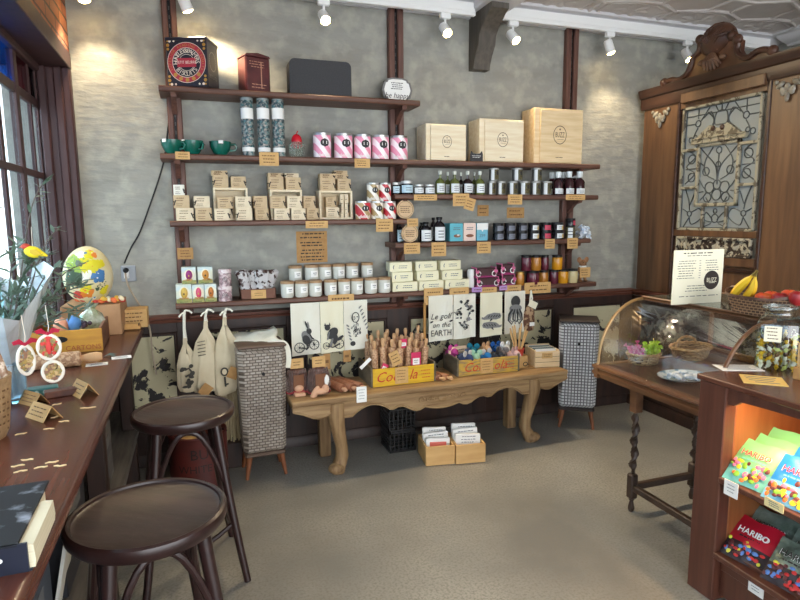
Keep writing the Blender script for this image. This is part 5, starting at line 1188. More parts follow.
for i, (px, py, qx, qy, lb) in enumerate(((346, 388.5, 333, 376, 'brown wooden rolling pin on the bench, leftmost of three'), (356, 388, 342, 373, 'brown wooden rolling pin on the bench, middle of three'), (365, 386, 351, 370, 'brown wooden rolling pin on the bench, beside the yellow crate'))):
    zc = ZB+0.028; a = atZ(px, py-4, zc); a = atY(px, py-4, 3.47); a.z = zc+0.001
    d = Vector((-0.10-0.02*i, 0.30, 0)); rolling_pin(tuple(a), d, 0.24, 0.027, 0.04, 0.013, pinb, mat('pin_end_wood', (190, 146, 116), 0.5), lb)
b = B(); w, h = 0.065, 0.10; b.box((0, 0, 0), (w, 0.005, h), 0, 0.001); b.lines(-w*0.36, w*0.36, -h*0.35, h*0.4, 4, -0.003, 1, seed=3, th=0.003); P = atY(361.6, 394.5, 3.425)
o = b.build('white_ticket', [white_paper, grey_ink]); o.location = (P.x, 3.425, P.z); tag(o, 'white printed ticket hanging over the bench front edge', 'ticket')
# yellow slatted crates
ycrate = mat('yellow_crate_paint', (222, 178, 28), 0.55, c2=(196, 150, 40), scale=5, st=(1.5, 6, 10), lo=0.4, hi=0.75); gcrate = mat('worn_grey_wood', (112, 102, 84), 0.7, c2=(84, 76, 62), scale=4, st=(8, 2, 8)); redp = mat('red_lettering', (196, 60, 36), 0.6); ycrate_worn = mat('worn_yellow_paint', (196, 158, 62), 0.6, c2=(146, 122, 84), scale=9, st=(1.5, 6, 10), lo=0.45, hi=0.6)
def ycrate_(pa, pb_, h, dp, ym, label, tagx, word, tl, fade):
    A = atZ(pa[0], pa[1], ZB); C_ = atZ(pb_[0], pb_[1], ZB); w = (C_-A).length; ang = atan2(C_.y-A.y, C_.x-A.x)
    t = thing('drinks_crate', label, 'crate', (A.x, A.y, ZB+0.0005), ang)
    b = B(); b.box((w/2, 0.007, h/2), (w-0.028, 0.014, h), 0, 0.002)
    b.text(word[0], h*0.82, (w*word[1], -0.0012, h*0.5), 1, shear=0.35, sx=0.95); b.text(word[2], h*0.82, (w*word[3], -0.0012, h*0.52), 1, shear=0.35, sx=0.95)
    b.lines(w*0.76, w*0.94, h*0.2, h*0.8, 3, -0.0012, 1, seed=4, th=0.005); b.build('front_slat', [ym, redp], t)
    b = B(); b.box((w/2, dp-0.007, h/2), (w-0.028, 0.014, h), 0, 0.002); b.build('back_slat', ym, t)
    for xx in (0.007, w-0.007):
        b = B(); b.box((xx, dp/2, h*0.56), (0.014, dp, h*1.12), 0, 0.002); b.build('end_board', gcrate, t)
    b = B(); b.box((w/2, dp/2, 0.004), (w-0.028, dp-0.028, 0.008), 0); b.build('base', gcrate, t)
    b = B(); hh = h*0.92; ww = w*0.2; b.box((0, 0, 0), (ww, 0.003, hh), 0, rot=(0, 0, 0)); b.lines(-ww*0.4, ww*0.4, -hh*0.35, hh*0.4, 4, -0.0025, 1, seed=9, th=0.004)
    o = b.build('price_tag', [kraft, brown_ink]); o.location = Vector((A.x, A.y, ZB+h*0.55))+Vector((cos(ang)*w*tagx+sin(ang)*0.004, sin(ang)*w*tagx-cos(ang)*0.004, 0)); o.rotation_euler = (0, 0, ang); tag(o, tl, 'price tag')
    return A, ang, w
A1, g1, w1 = ycrate_((371, 388), (436, 381), 0.118, 0.30, ycrate, 'bright yellow drinks crate full of engraved rolling pins', 0.46, ('Coca', 0.30, 'la', 0.66), 'kraft tag across the red lettering of the bright yellow crate', 0)
A2, g2, w2 = ycrate_((457, 377), (519.5, 371), 0.112, 0.26, ycrate_worn, 'worn yellow drinks crate full of coloured felt mice', 0.46, ('Coc', 0.27, 'ola', 0.70), 'kraft tag on the front of the worn yellow crate', 1)
pinklab = mat('magenta_swing_tag', (206, 44, 92), 0.5)
rr_ = random.Random(11); npn = 0
def loc_on(A, ang, u, v, z): return Vector((A.x+cos(ang)*u-sin(ang)*v, A.y+sin(ang)*u+cos(ang)*v, z))
for row_, n_, v0, zt in ((0, 7, 0.075, 0.0), (1, 6, 0.15, 0.02), (2, 6, 0.23, 0.035)):
    for k in range(n_):
        u = 0.05+(w1-0.10)*(k+0.5*(row_ == 1)*0.6+0.1)/(n_-0.6) if n_ > 1 else 0.1
        u = min(max(u, 0.045), w1-0.045)
        P = loc_on(A1, g1, u, v0, ZB+0.012)
        L = 0.155+0.03*rr_.random()+0.018*row_
        lean = Vector((0.10*(k/(n_-1)-0.4)+rr_.uniform(-.05, .05), -0.03+0.03*row_, 1))
        npn += 1
        rolling_pin(tuple(P), lean, L, 0.0215, 0.056, 0.0115, pine, pinl, 'engraved rolling pin in the bright yellow crate, %s in the %s row' % (nth(k, n_), ('front', 'middle', 'back')[row_]), 'engraved rolling pins')
def pack_tag(px, py, y, w, h, m, label, tilt=0.0, white=True):
    P = atY(px, py, y); b = B(); b.box((0, 0, 0), (w, 0.003, h), 0)
    if white: b.box((0, -0.002, -h*0.08), (w*0.7, 0.002, h*0.42), 1); b.lines(-w*0.25, w*0.25, -h*0.2, h*0.05, 2, -0.0034, 2, seed=3)
    o = b.build('swing_tag', [m, white_paper, ink]); o.location = P; o.rotation_euler = (0, tilt, 0); tag(o, label, 'swing tag')
yfr = A1.y-0.004
pack_tag(416, 360, yfr+0.036, 0.068, 0.105, pinklab, 'large magenta and white swing tag at the right of the yellow crate')
pack_tag(384.5, 367.5, yfr+0.04, 0.042, 0.05, pinklab, 'small magenta swing tag low among the rolling pins', 0.5)
pack_tag(403.5, 343.5, yfr+0.09, 0.05, 0.06, pinklab, 'magenta and white swing tag high among the rolling pins')
pack_tag(365.5, 363.5, yfr-0.003, 0.022, 0.09, white_paper, 'slanted white strip tag at the left end of the yellow crate', 0.85, False)
price_tag(389.5, 401, 350.5, 366, yfr+0.02, 'tilted kraft price tag standing among the engraved rolling pins', seed=44, tilt=radians(-22))
# pins between the crates
for i, (px, py) in enumerate(((445, 377.5), (452.5, 375.5))):
    a = atY(px, py-3, 3.50); a.z = ZB+0.0225; rolling_pin(tuple(a), Vector((-0.14, 0.30, 0)), 0.22, 0.0215, 0.045, 0.012, pinb if i == 0 else mat('mid_rolling_pin', (160, 106, 72), 0.45), pinl, 'rolling pin lying between the two yellow crates, %s one' % ('left', 'right')[i])
# felt mice
FM = dict(magenta=(190, 70, 140), slate=(88, 100, 132), mint=(150, 188, 162), blue=(38, 110, 168), teal=(34, 118, 140), peach=(218, 172, 128), charcoal=(52, 54, 60), royal=(30, 84, 150), taupe=(112, 104, 102), blush=(204, 168, 164), navy=(52, 66, 104), white=(222, 224, 222))
def mouse(P, col, rz, label):
    m_ = mat('felt_'+col, FM[col], 0.95, bump=0.3, bscale=60)
    t = thing('felt_mouse', label, 'toy', tuple(P), rz, None); t.scale = (1.18, 1.18, 1.18)
    b = B(); b.ball((0, 0, 0.028), (0.032, 0.042, 0.030), 0, 12, 8); b.ball((0, -0.032, 0.045), (0.023, 0.028, 0.022), 0, 10, 8); b.ball((0, -0.056, 0.04), (0.009, 0.012, 0.009), 0, 8, 6); b.build('body', m_, t)
    for s_ in (-1, 1):
        b = B(); b.ball((s_*0.022, -0.022, 0.07), (0.018, 0.006, 0.019), 0, 10, 7); b.build('ear', mat('felt_ear_pale', (190, 184, 178), 0.95) if col in ('blue', 'navy') else m_, t)
    b = B(); b.tube([(0, 0.04, 0.02), (0.015, 0.06, 0.03), (0.0, 0.075, 0.05)], [0.005, 0.004, 0.002], 0, 6); b.build('tail', m_, t)
ML = [(0.035, 0.20, 'magenta', 0.3), (0.10, 0.13, 'slate', 0.8), (0.085, 0.07, 'navy', 0.4), (0.165, 0.08, 'mint', -0.2), (0.235, 0.09, 'blue', 0.2), (0.20, 0.19, 'teal', -0.5), (0.275, 0.2, 'peach', 0.5), (0.31, 0.09, 'charcoal', 0.9), (0.36, 0.2, 'royal', 0.1), (0.385, 0.10, 'taupe', -0.7), (0.43, 0.07, 'blush', 0.6), (0.42, 0.18, 'white', 0.2)]
for u, v, c_, rz in ML:
    u = u*w2/0.46
    mouse(loc_on(A2, g2, u, v, ZB+0.065+0.02*(v > 0.15)), c_, rz+g2, '%s felt mouse heaped in the worn yellow crate' % c_)
b = B(); b.at((0, 0, 0)); b.box((0, 0, 0), (w2-0.04, 0.22, 0.055), 0, 0.02); o = b.build('felt_bedding', mat('felt_filling', (90, 92, 104), 0.95, c2=(150, 140, 140), scale=20), loc=tuple(loc_on(A2, g2, w2/2, 0.13, ZB+0.0365)), rotz=g2); o['kind'] = 'stuff'; tag(o, 'heap of mixed felt filling under the mice in the worn yellow crate', 'filling')
P = loc_on(A2, g2, 0.075, 0.165, ZB+0.13); b = B(); b.box((0, 0, 0), (0.14, 0.003, 0.09), 0); b.lines(-0.05, 0.05, -0.03, 0.03, 3, -0.0025, 1, seed=2); o = b.build('picture_card', [mat('peach_card', (226, 194, 160), 0.7), grey_ink]); o.location = P; o.rotation_euler = (0, -0.06, g2); tag(o, 'peach picture card standing behind the slate felt mouse', 'card')
# red cup of wooden sticks on a small kraft box
P = onbench(523, 368.5); t = thing('kraft_box', 'small kraft box between the worn yellow crate and the pine card box', 'box', (P.x, P.y+0.05, ZB), 0.05)
b = B(); b.box((0, 0, 0.045), (0.085, 0.085, 0.09), 0, 0.003); b.build('box_body', kraft, t)
b = B(); b.tube([(0.02+0.018*cos(a), -0.046, 0.03+0.014*sin(a)) for a in [k*pi/8 for k in range(17)]], 0.003, 0, 5); b.build('wire_clip', black_metal, t)
cx, cy = P.x-0.012, P.y+0.05; zc = ZB+0.09
b = B(); b.lathe([(0, 0), (0.034, 0), (0.042, 0.05), (0.045, 0.052), (0.040, 0.05), (0.033, 0.006), (0, 0.006)], seg=20); o = b.build('red_cup', mat('coral_red_plastic', (198, 70, 56), 0.4)); o.location = (cx, cy, zc); tag(o, 'red cup full of wooden sticks on the small kraft box', 'cup')
for k in range(9):
    a = k*2*pi/9+0.2; rr2 = 0.020; dx, dy = cos(a), sin(a); b = B(); L = 0.18+0.015*((k*3) % 4)
    d = Vector((dx*0.32, dy*0.22, 1)).normalized()
    base = Vector((cx+dx*rr2*0.6, cy+dy*rr2*0.6, zc+0.007)); q = d.to_track_quat('Z', 'Y').to_euler()
    b.lathe([(0, 0), (0.0045, 0), (0.006, L*0.9), (0.005, L), (0, L)], seg=8); o = b.build('wooden_stick', mat('stick_wood', (214, 174, 116), 0.5)); o.location = base; o.rotation_euler = q; tag(o, 'pale wooden stick fanning out of the red cup, %s' % ['far right', 'right and back', 'back centre', 'back and left', 'far left', 'left and front', 'front left', 'front right', 'right and front'][k], 'stick', 'sticks in the red cup')
# pine box of cards
A = onbench(535, 368); C_ = onbench(559.5, 366.5); w = (C_-A).length; g_ = atan2(C_.y-A.y, C_.x-A.x); h = 0.125; dp = 0.19
t = thing('card_box', 'small open pine box of greeting cards at the bench right end', 'box', (A.x, A.y, ZB+0.0005), g_)
for nm, c, d in (('front_board', (w/2, 0.006, h*0.47), (w, 0.012, h*0.94)), ('back_board', (w/2, dp-0.006, h*0.54), (w, 0.012, h*1.08)), ('side_board', (0.006, dp/2, h*0.5), (0.012, dp-0.024, h)), ('side_board', (w-0.006, dp/2, h*0.5), (0.012, dp-0.024, h)), ('base', (w/2, dp/2, 0.004), (w-0.024, dp-0.024, 0.008))):
    b = B(); b.box(c, d, 0, 0.002)
    if nm == 'front_board':
        for k in (0.33, 0.66): b.box((w/2, -0.0003, h*0.94*k), (w, 0.001, 0.003), 1)
    b.build(nm, [ply2, mat('plank_gap', (120, 90, 56), 0.8)], t)
b = B(); b.box((w*0.48, -0.002, h*0.70), (w*0.42, 0.003, h*0.32), 0); b.lines(w*0.32, w*0.64, h*0.6, h*0.8, 2, -0.0045, 1, seed=5); b.build('kraft_label', [kraft, brown_ink], t)
for k in range(9):
    cm = [white_paper, mat('green_card', (96, 120, 90), 0.6), mat('grey_card', (150, 160, 166), 0.6), mat('black_card_m', (60, 62, 66), 0.6)][k % 4]
    b = B(); b.box((0, 0, 0.062), (w*0.84, 0.004, 0.118), 0); o = b.build('greeting_card', cm); P = loc_on(A, g_, w*0.5, 0.03+0.016*k, ZB+0.009); o.location = P; o.rotation_euler = (-0.07, 0, g_); tag(o, 'greeting card on edge in the pine box, %s from the front' % ORD[k], 'card', 'cards in the pine box')

# ------------------------------------------------------------------ woven hampers
weave_b = brickmat('taupe_basket_weave', (178, 168, 156), (150, 136, 122), (92, 80, 70), 1.0, 0.034, 0.018, 0.003, 'sum', bump=1.0, rough=0.6, world=False, offset=0.5, mix=0.35)
weave_g = brickmat('grey_white_grid_weave', (222, 222, 222), (204, 204, 206), (104, 102, 104), 1.0, 0.023, 0.023, 0.0042, 'sum', bump=0.8, rough=0.6, world=False, offset=0.0, mix=0.3)
legw = mat('hamper_leg_wood', (124, 74, 44), 0.45)
def hamper(cx, cy, rz, wt, wb, dp, z0, z1, m, label, lidm):
    t = thing('laundry_hamper', label, 'hamper', (cx, cy, 0), rz)
    b = B(); b.box((0, 0, (z0+z1)/2), (wt, dp, z1-z0), 0, 0.028, taper=(wb/wt, wb/wt)); b.build('woven_body', m, t, angle=25)
    b = B(); b.box((0, 0, z0-0.006), (wb*0.97, dp*wb/wt*0.97, 0.024), 0, 0.008); b.build('base_frame', lidm, t)
    b = B(); b.box((0, 0, z1+0.006), (wt*1.01, dp*1.01, 0.018), 0, 0.008); b.build('lid', lidm, t)
    b = B(); b.lathe([(0, 0), (0.010, 0), (0.010, 0.012), (0, 0.014)], (0, -dp/2+0.004, z1-0.16), 10, 0, rot=(pi/2, 0, 0)); b.build('fastener', black_metal, t)
    for sx in (-1, 1):
        for sy in (-1, 1):
            b = B(); x0, y0 = sx*wb*0.38, sy*dp*0.36*wb/wt; b.tube([(x0, y0, z0-0.016), (x0+sx*0.022, y0+sy*0.02, 0.0)], [0.019, 0.010], 0, 12); b.build('leg', legw, t)
    return t
P1 = atZ(251, 483, 0); P2 = atZ(287, 471, 0)
ang = atan2(P2.y-P1.y, P2.x-P1.x)*0.8
hamper(0.352, 3.66, radians(2), 0.29, 0.255, 0.26, 0.155, 0.825, weave_b, 'tall taupe basket-weave hamper on splayed legs left of the bench', mat('hamper_lid_brown', (96, 78, 66), 0.6))
hamper(2.715, 3.69, radians(-33), 0.285, 0.265, 0.25, 0.155, 0.815, weave_g, 'tall grey and white grid-weave hamper on splayed legs right of the bench', mat('hamper_lid_dark', (52, 44, 42), 0.6))
# printed towel draped on the left hamper
b = B(); n = 16; vs = []
for i in range(n+1):
    u = i/n; x = 0.20+0.27*u
    for k in range(5):
        v = k/4; vs.append((x+0.01*sin(k*2+u*5)+0.03*v*(1-u), 3.80-0.17*v, 0.865+0.035*u-0.05*v+0.006*sin(u*13+k)+0.006*sin(k*3+u*7)))
b.add(vs, [[i*5+k, i*5+k+1, (i+1)*5+k+1, (i+1)*5+k] for i in range(n) for k in range(4)], 0)
o = b.build('draped_towel', linen, angle=60); md = o.modifiers.new('thick', 'SOLIDIFY'); md.thickness = 0.006; md.offset = 1
tag(o, 'white printed cloth lying over the back of the taupe hamper lid', 'cloth')
b = B(); b.ribbon(smooth([(0.40, 3.62, 0.840), (0.46, 3.60, 0.840), (0.495, 3.585, 0.832), (0.513, 3.575, 0.80), (0.518, 3.57, 0.74), (0.510, 3.57, 0.68)]), 0.03, 0.006, 0, up=(0, 1, 0.01)); o = b.build('cloth_strap', linen)
tag(o, 'white cloth strap hanging down the right side of the taupe hamper', 'cloth')

# ------------------------------------------------------------------ floor things
oak = mat('pale_oak_box', (214, 174, 116), 0.55, c2=(196, 152, 94), scale=2.6, st=(1.2, 8, 8))
def filebox(pa, pb_, label, papers):
    A = atZ(pa[0], pa[1], 0); C_ = atZ(pb_[0], pb_[1], 0); w = (C_-A).length; g_ = atan2(C_.y-A.y, C_.x-A.x); h = 0.128; dp = 0.24; tk = 0.012
    t = thing('pine_box', label, 'box', (A.x, A.y, 0.0005), g_)
    for nm, c, d in (('front_board', (w/2, tk/2, h/2), (w, tk, h)), ('back_board', (w/2, dp-tk/2, h/2), (w, tk, h)), ('side_board', (tk/2, dp/2, h/2), (tk, dp-2*tk, h)), ('side_board', (w-tk/2, dp/2, h/2), (tk, dp-2*tk, h)), ('base', (w/2, dp/2, 0.004), (w-2*tk, dp-2*tk, 0.008))):
        b = B(); b.box(c, d, 0, 0.002); b.build(nm, oak, t)
    for k, (hh, ww, red) in enumerate(papers):
        b = B(); b.box((0, 0, hh/2), (ww, 0.028, hh), 0, 0.003)
        if red: b.box((0.0, -0.0145, hh*0.72), (ww*0.7, 0.002, hh*0.22), 1)
        else: b.lines(-ww*0.3, ww*0.35, hh*0.62, hh*0.95, 3, -0.0146, 2, seed=k, th=0.005)
        o = b.build('tea_packet', [white_paper, mat('salmon_label', (222, 112, 96), 0.6), grey_ink]); o.location = loc_on(A, g_, w*(0.47+0.04*(k % 2)), 0.055+0.05*k, 0.009); o.rotation_euler = (-0.18, 0.04*(1-2*(k % 2)), g_)
        tag(o, 'white paper packet in the %s floor box, %s from the front%s' % ('left' if pa[0] < 440 else 'right', ORD[k], ', with salmon label' if red else ''), 'packet', 'packets in the floor boxes')
filebox((426, 466.5), (455, 464), 'open pale pine box of packets on the floor, left of two', ((0.15, 0.16, True), (0.17, 0.17, False), (0.185, 0.16, False)))
filebox((456, 464.5), (485.5, 462), 'open pale pine box of packets on the floor, right of two', ((0.165, 0.17, False), (0.185, 0.17, False), (0.2, 0.165, False)))
blackp = mat('black_crate_plastic', (20, 20, 22), 0.45)
def milkcrate(x0, x1, y0, y1, z0, z1, label):
    t = thing('milk_crate', label, 'crate', ((x0+x1)/2, (y0+y1)/2, z0), 0)
    w, d, h = x1-x0, y1-y0, z1-z0; b = B()
    for zz in (0.008, h-0.008): 
        for yy in (-d/2+0.006, d/2-0.006): b.box((0, yy, zz), (w, 0.012, 0.016), 0, 0.002)
        for xx in (-w/2+0.006, w/2-0.006): b.box((xx, 0, zz), (0.012, d, 0.016), 0, 0.002)
    for k in range(7):
        u = -w/2+0.006+(w-0.012)*k/6
        for yy in (-d/2+0.005, d/2-0.005): b.box((u, yy, h/2), (0.007, 0.007, h-0.02), 0)
        v = -d/2+0.006+(d-0.012)*k/6
        for xx in (-w/2+0.005, w/2-0.005): b.box((xx, v, h/2), (0.007, 0.007, h-0.02), 0)
    for zz in [h*k/6 for k in range(1, 6)]:
        for yy in (-d/2+0.005, d/2-0.005): b.box((0, yy, zz), (w-0.01, 0.006, 0.006), 0)
        for xx in (-w/2+0.005, w/2-0.005): b.box((xx, 0, zz), (0.006, d-0.01, 0.006), 0)
    for k in range(5): b.box((0, -d/2+0.02+(d-0.04)*k/4, 0.006), (w-0.01, 0.01, 0.006), 0)
    b.build('lattice', blackp, t)
milkcrate(1.185, 1.375, 3.63, 3.83, 0.0005, 0.15, 'black plastic lattice crate on the floor under the bench, lower of two')
milkcrate(1.18, 1.375, 3.63, 3.83, 0.1508, 0.31, 'black plastic lattice crate under the bench, stacked on another')
# red tin bucket behind the stool, straw bundle, white thing
P = atZ(200, 484, 0); redtin = mat('rusty_red_tin', (92, 34, 28), 0.5, c2=(70, 28, 25), scale=6); 
t = thing('red_tin', 'large old red tin with dark lettering standing behind the far stool', 'tin', (-0.035, 3.56, 0)); r_ = 0.165; h = 0.36
b = B(); b.lathe([(0, 0), (r_, 0), (r_*1.015, 0.01), (r_, 0.02), (r_, h-0.02), (r_*1.015, h-0.01), (r_*0.98, h), (r_*0.93, h-0.01), (r_*0.93, h-0.04), (0, h-0.04)], seg=32)
def wraptext(b, s, size, r_, z, a0, m):
    vs, fs = textgeo(s); b.add([(r_*sin(a0+x*size/r_), -r_*cos(a0+x*size/r_), z+y*size) for x, y in vs], fs, m)
wraptext(b, 'BUF', 0.085, r_*1.006, h*0.72, 0.15, 1); wraptext(b, 'WHITE G', 0.062, r_*1.006, h*0.48, 0.05, 1)
b.build('tin_body', [redtin, mat('tin_dark_letters', (30, 22, 20), 0.6)], t)
b = B(); b.tube([(r_*cos(a), -r_*0.5*sin(a)*0.2-0.0, h-0.03+0.03*sin(a)) for a in [pi*k/16 for k in range(17)]], 0.005, 0, 6); b.build('wire_handle', black_metal, t)
b = B(); b.box((-0.05, -0.02, h-0.036), (0.12, 0.09, 0.006), 0); b.build('card_offcut', kraft, t)
straw = mat('straw_bundle', (196, 180, 146), 0.8, c2=(168, 148, 112), scale=6, st=(3, 3, 1))
b = B(); rr_ = random.Random(2)
for k in range(60):
    a = rr_.random()*6.28; q = sqrt(rr_.random())*0.085; x, y = q*cos(a), q*sin(a); b.tube([(x, y, 0.0), (x*0.85, y*0.85, 0.2), (x*1.1+rr_.uniform(-.02, .02), y*1.1, 0.42+rr_.random()*0.05)], 0.006, 0, 5)
o = b.build('straw_sheaf', straw, loc=(0.175, 3.86, 0.17)); o['kind'] = 'stuff'; tag(o, 'sheaf of pale straw standing between the red tin and taupe hamper', 'straw')
b = B(); b.box((0.175, 3.86, 0.085), (0.20, 0.20, 0.169), 0, 0.006); tag(b.build('dark_crate', dark_dado), 'dark low box under the straw sheaf behind the far stool', 'box')
b = B(); b.ball((0, 0, 0.07), (0.11, 0.09, 0.07), 0, 14, 10); b.ball((0.05, -0.02, 0.11), (0.035, 0.03, 0.035), 1, 10, 7); b.ball((-0.06, 0.03, 0.06), (0.06, 0.05, 0.05), 0)
o = b.build('white_parcel', [mat('pale_wrapped_cloth', (206, 202, 186), 0.8, c2=(176, 172, 150), scale=20), mat('pale_yellow', (214, 200, 110), 0.7)]); o.location = (-0.20, 3.20, 0.0); tag(o, 'pale rounded bundle on the floor behind the near stool', 'bundle')
# ------------------------------------------------------------------ window counter
ZC = 0.945
t = thing('window_counter', 'long varnished dark red-brown counter running under the window at the left', 'counter', (0, 0, 0))
b = B(); b.prism([(-0.80, ZC), (-0.336, ZC), (-0.328, ZC-0.002), (-0.321, ZC-0.007), (-0.3165, ZC-0.015), (-0.315, ZC-0.022), (-0.318, ZC-0.028), (-0.316, ZC-0.032), (-0.317, ZC-0.046), (-0.325, ZC-0.05), (-0.80, ZC-0.05)], -0.8, 4.015, 0, 'xz'); b.build('worktop', counter_wood, t)
b = B(); b.box((-0.40, 1.6, 0.875), (0.03, 4.7, 0.06), 0, 0.004); b.build('apron', dark_dado, t)
greyw = mat('grey_planks', (104, 100, 96), 0.7, c2=(74, 72, 72), scale=3, st=(12, 1.2, 12))
b = B(); b.box((-0.56, 1.6, 0.40), (0.42, 4.6, 0.03), 0, 0.004); b.build('lower_shelf', greyw, t)
for yy in (3.55, 2.45, 1.2, 0.0):
    b = B(); b.box((-0.40, yy, 0.4125), (0.07, 0.07, 0.825), 0, 0.005); b.build('leg', dark_dado, t)
pw2 = mat('carton_label_grey', (104, 104, 104), 0.7); pw = mat('pale_folder', (206, 204, 196), 0.6); dk = mat('dark_carton', (44, 44, 50), 0.6)
for k, (y0, dx, hh, m, nm, lb) in enumerate(((2.15, 0.20, 0.30, dk, 'storage_carton', 'dark storage carton on the shelf under the counter behind the near stool'), (2.75, 0.24, 0.26, greyw, 'storage_carton', 'grey storage carton under the counter beside the far stool'), (1.55, 0.22, 0.28, mat('slate_carton', (70, 76, 84), 0.6), 'storage_carton', 'slate carton on the lower shelf below the book'))):
    b = B(); b.box((0, 0, hh/2), (dx, 0.38, hh), 0, 0.004); b.box((dx/2, 0, hh*0.75), (0.004, 0.2, 0.05), 1); o = b.build(nm, [m, pw2]); o.location = (-0.53, y0, 0.4152); tag(o, lb, 'carton')
b = B(); b.box((0, 0, 0.11), (0.01, 0.16, 0.22), 0, rot=(0, 0.2, 0)); o = b.build('paper_sheaf', pw); o.location = (-0.43, 1.95, 0.418); tag(o, 'pale papers leaning at the edge of the shelf under the counter', 'papers')

# ------------------------------------------------------------------ bentwood stools
bent = mat('dark_bentwood', (40, 25, 24), 0.3, c2=(50, 31, 29), scale=5, st=(3, 3, 8), spec=0.6); seatm = mat('pressed_plywood_seat', (48, 33, 30), 0.36, c2=(66, 49, 45), scale=3.0, st=(1.2, 6, 2), lo=0.4, hi=0.62, bump=0.08, bscale=10)
def stool(cx, cy, rz, label):
    HS = 0.76; R = 0.218
    t = thing('bentwood_stool', label, 'bar stool', (cx, cy, 0), rz, None)
    b = B(); b.lathe([(0, HS-0.016), (R*0.84, HS-0.013), (R*0.90, HS-0.006)], seg=48); b.lathe([(0, HS-0.03), (R*0.9, HS-0.03)], seg=48); b.build('seat_panel', seatm, t)
    b = B(); b.lathe([(R*0.90, HS-0.008), (R*0.915, HS), (R*0.95, HS+0.003), (R*0.985, HS-0.002), (R, HS-0.012), (R*0.99, HS-0.030), (R*0.95, HS-0.042), (R*0.90, HS-0.04), (R*0.89, HS-0.03), (R*0.90, HS-0.008)], seg=48); b.build('seat_rim', bent, t)
    def legp(a, z):
        u = 1-z/(HS-0.03); r_ = 0.165+0.10*u+0.03*u*u; return Vector((r_*cos(a), r_*sin(a), z))
    for k in range(4):
        a = k*pi/2
        b = B(); b.tube([legp(a, z) for z in (HS-0.03, 0.6, 0.45, 0.3, 0.15, 0.0)], [0.021, 0.020, 0.019, 0.018, 0.017, 0.0155], 0, 12); b.build('leg', bent, t)
    for k in range(4):
        a0 = k*pi/2; a1 = a0+pi/2
        p0 = legp(a0, 0.42); p3 = legp(a1, 0.42); pts = []
        for i in range(15):
            u = i/14; z = 0.42+0.275*(1-abs(2*u-1)**2.4); base = legp(a0, z)*(1-u)+legp(a1, z)*u; mid = (a0+a1)/2
            q = sin(u*pi); rr3 = base.copy(); rr3.z = z; rr3.x = rr3.x*(1+0.12*q); rr3.y = rr3.y*(1+0.12*q); pts.append(rr3)
        b = B(); b.tube(pts, 0.0115, 0, 8); b.build('arched_brace', bent, t)
    for k in range(4):
        a0 = k*pi/2; a1 = a0+pi/2; pts = []
        for i in range(11):
            u = i/10; z = 0.27-0.08*sin(u*pi); base = legp(a0, 0.27)*(1-u)+legp(a1, 0.27)*u; base.z = z; pts.append(base*1.0)
        b = B(); b.tube(pts, 0.0105, 0, 8); b.build('lower_brace', bent, t)
    return t
s1 = stool(-0.08, 2.695, radians(-39), 'dark bentwood bar stool farther back, beside the red tin')
dup(s1, (-0.165, 1.762, 0), radians(-31), 'dark bentwood bar stool nearest the camera, beside the book on the counter', scale=(1.015, 1.015, 1.0))

# ------------------------------------------------------------------ things on the counter
cover = mat('smoky_cover_print', (16, 18, 25), 0.75, c2=(150, 156, 168), scale=16, lo=0.56, hi=0.74, detail=6); pages = mat('cream_pages', (226, 216, 188), 0.7, c2=(206, 196, 168), scale=4, st=(1, 1, 60)); spine = mat('dark_book_spine', (24, 28, 44), 0.4)
t = thing('thick_book', 'thick dark book with smoky cover and cream page edges on the near counter end', 'book', (-0.318, 1.20, ZC), radians(1))
b = B(); b.prism([(-0.30, 0.004), (0.004, 0.004), (0.006, 0.02), (0.004, 0.05), (-0.012, 0.0515), (-0.30, 0.0515)], 0.004, 0.19, 0, 'xz'); b.box((-0.165, 0.237, 0.0277), (0.27, 0.094, 0.047), 0, 0.002); b.build('page_block', pages, t)
b = B(); b.box((-0.166, 0.143, 0.0545), (0.292, 0.292, 0.005), 0, 0.001); b.box((-0.155, 0.098, 0.0018), (0.31, 0.2, 0.0036), 1, 0.001); b.box((-0.163, 0.0, 0.0285), (0.316, 0.005, 0.057), 1); b.lathe([(0, 0), (0.0045, 0), (0.0045, 0.001), (0, 0.001)], (-0.05, -0.0027, 0.03), 10, 2, rot=(pi/2, 0, 0)); b.build('cover', [cover, spine, white_paper], t)
chipm = mat('pale_wood_chip', (232, 208, 160), 0.6)
chips = [(35.7, 410), (43, 414), (56, 417), (64, 421.5), (49, 429), (21, 434), (57, 404.5), (88, 408), (27, 460), (18, 466), (20.5, 471.5), (41, 467.5), (52, 462.5), (60, 466)]
for i, (px, py) in enumerate(chips):
    P = atZ(px, py, ZC); rr_ = random.Random(i); b = B(); n = 5
    pts = [(0.0078*(k-2)*(1.6 if i == 7 else 1), 0.003*sin(k*2+i), 0.0012) for k in range(n)]
    b.ribbon(pts, [0.003, 0.007, 0.005, 0.008, 0.003], 0.002, 0); o = b.build('wood_chip', chipm, loc=(P.x, P.y, ZC), rotz=rr_.uniform(-0.4, 0.7))
    tag(o, 'thin pale wood sliver, %s' % ('long one lying alone near the outer counter edge' if i == 7 else ORD[i % 8]+(' of those between tent cards and outer edge' if i < 8 else ' of those behind the book')), 'wood sliver', 'wood slivers on the counter')
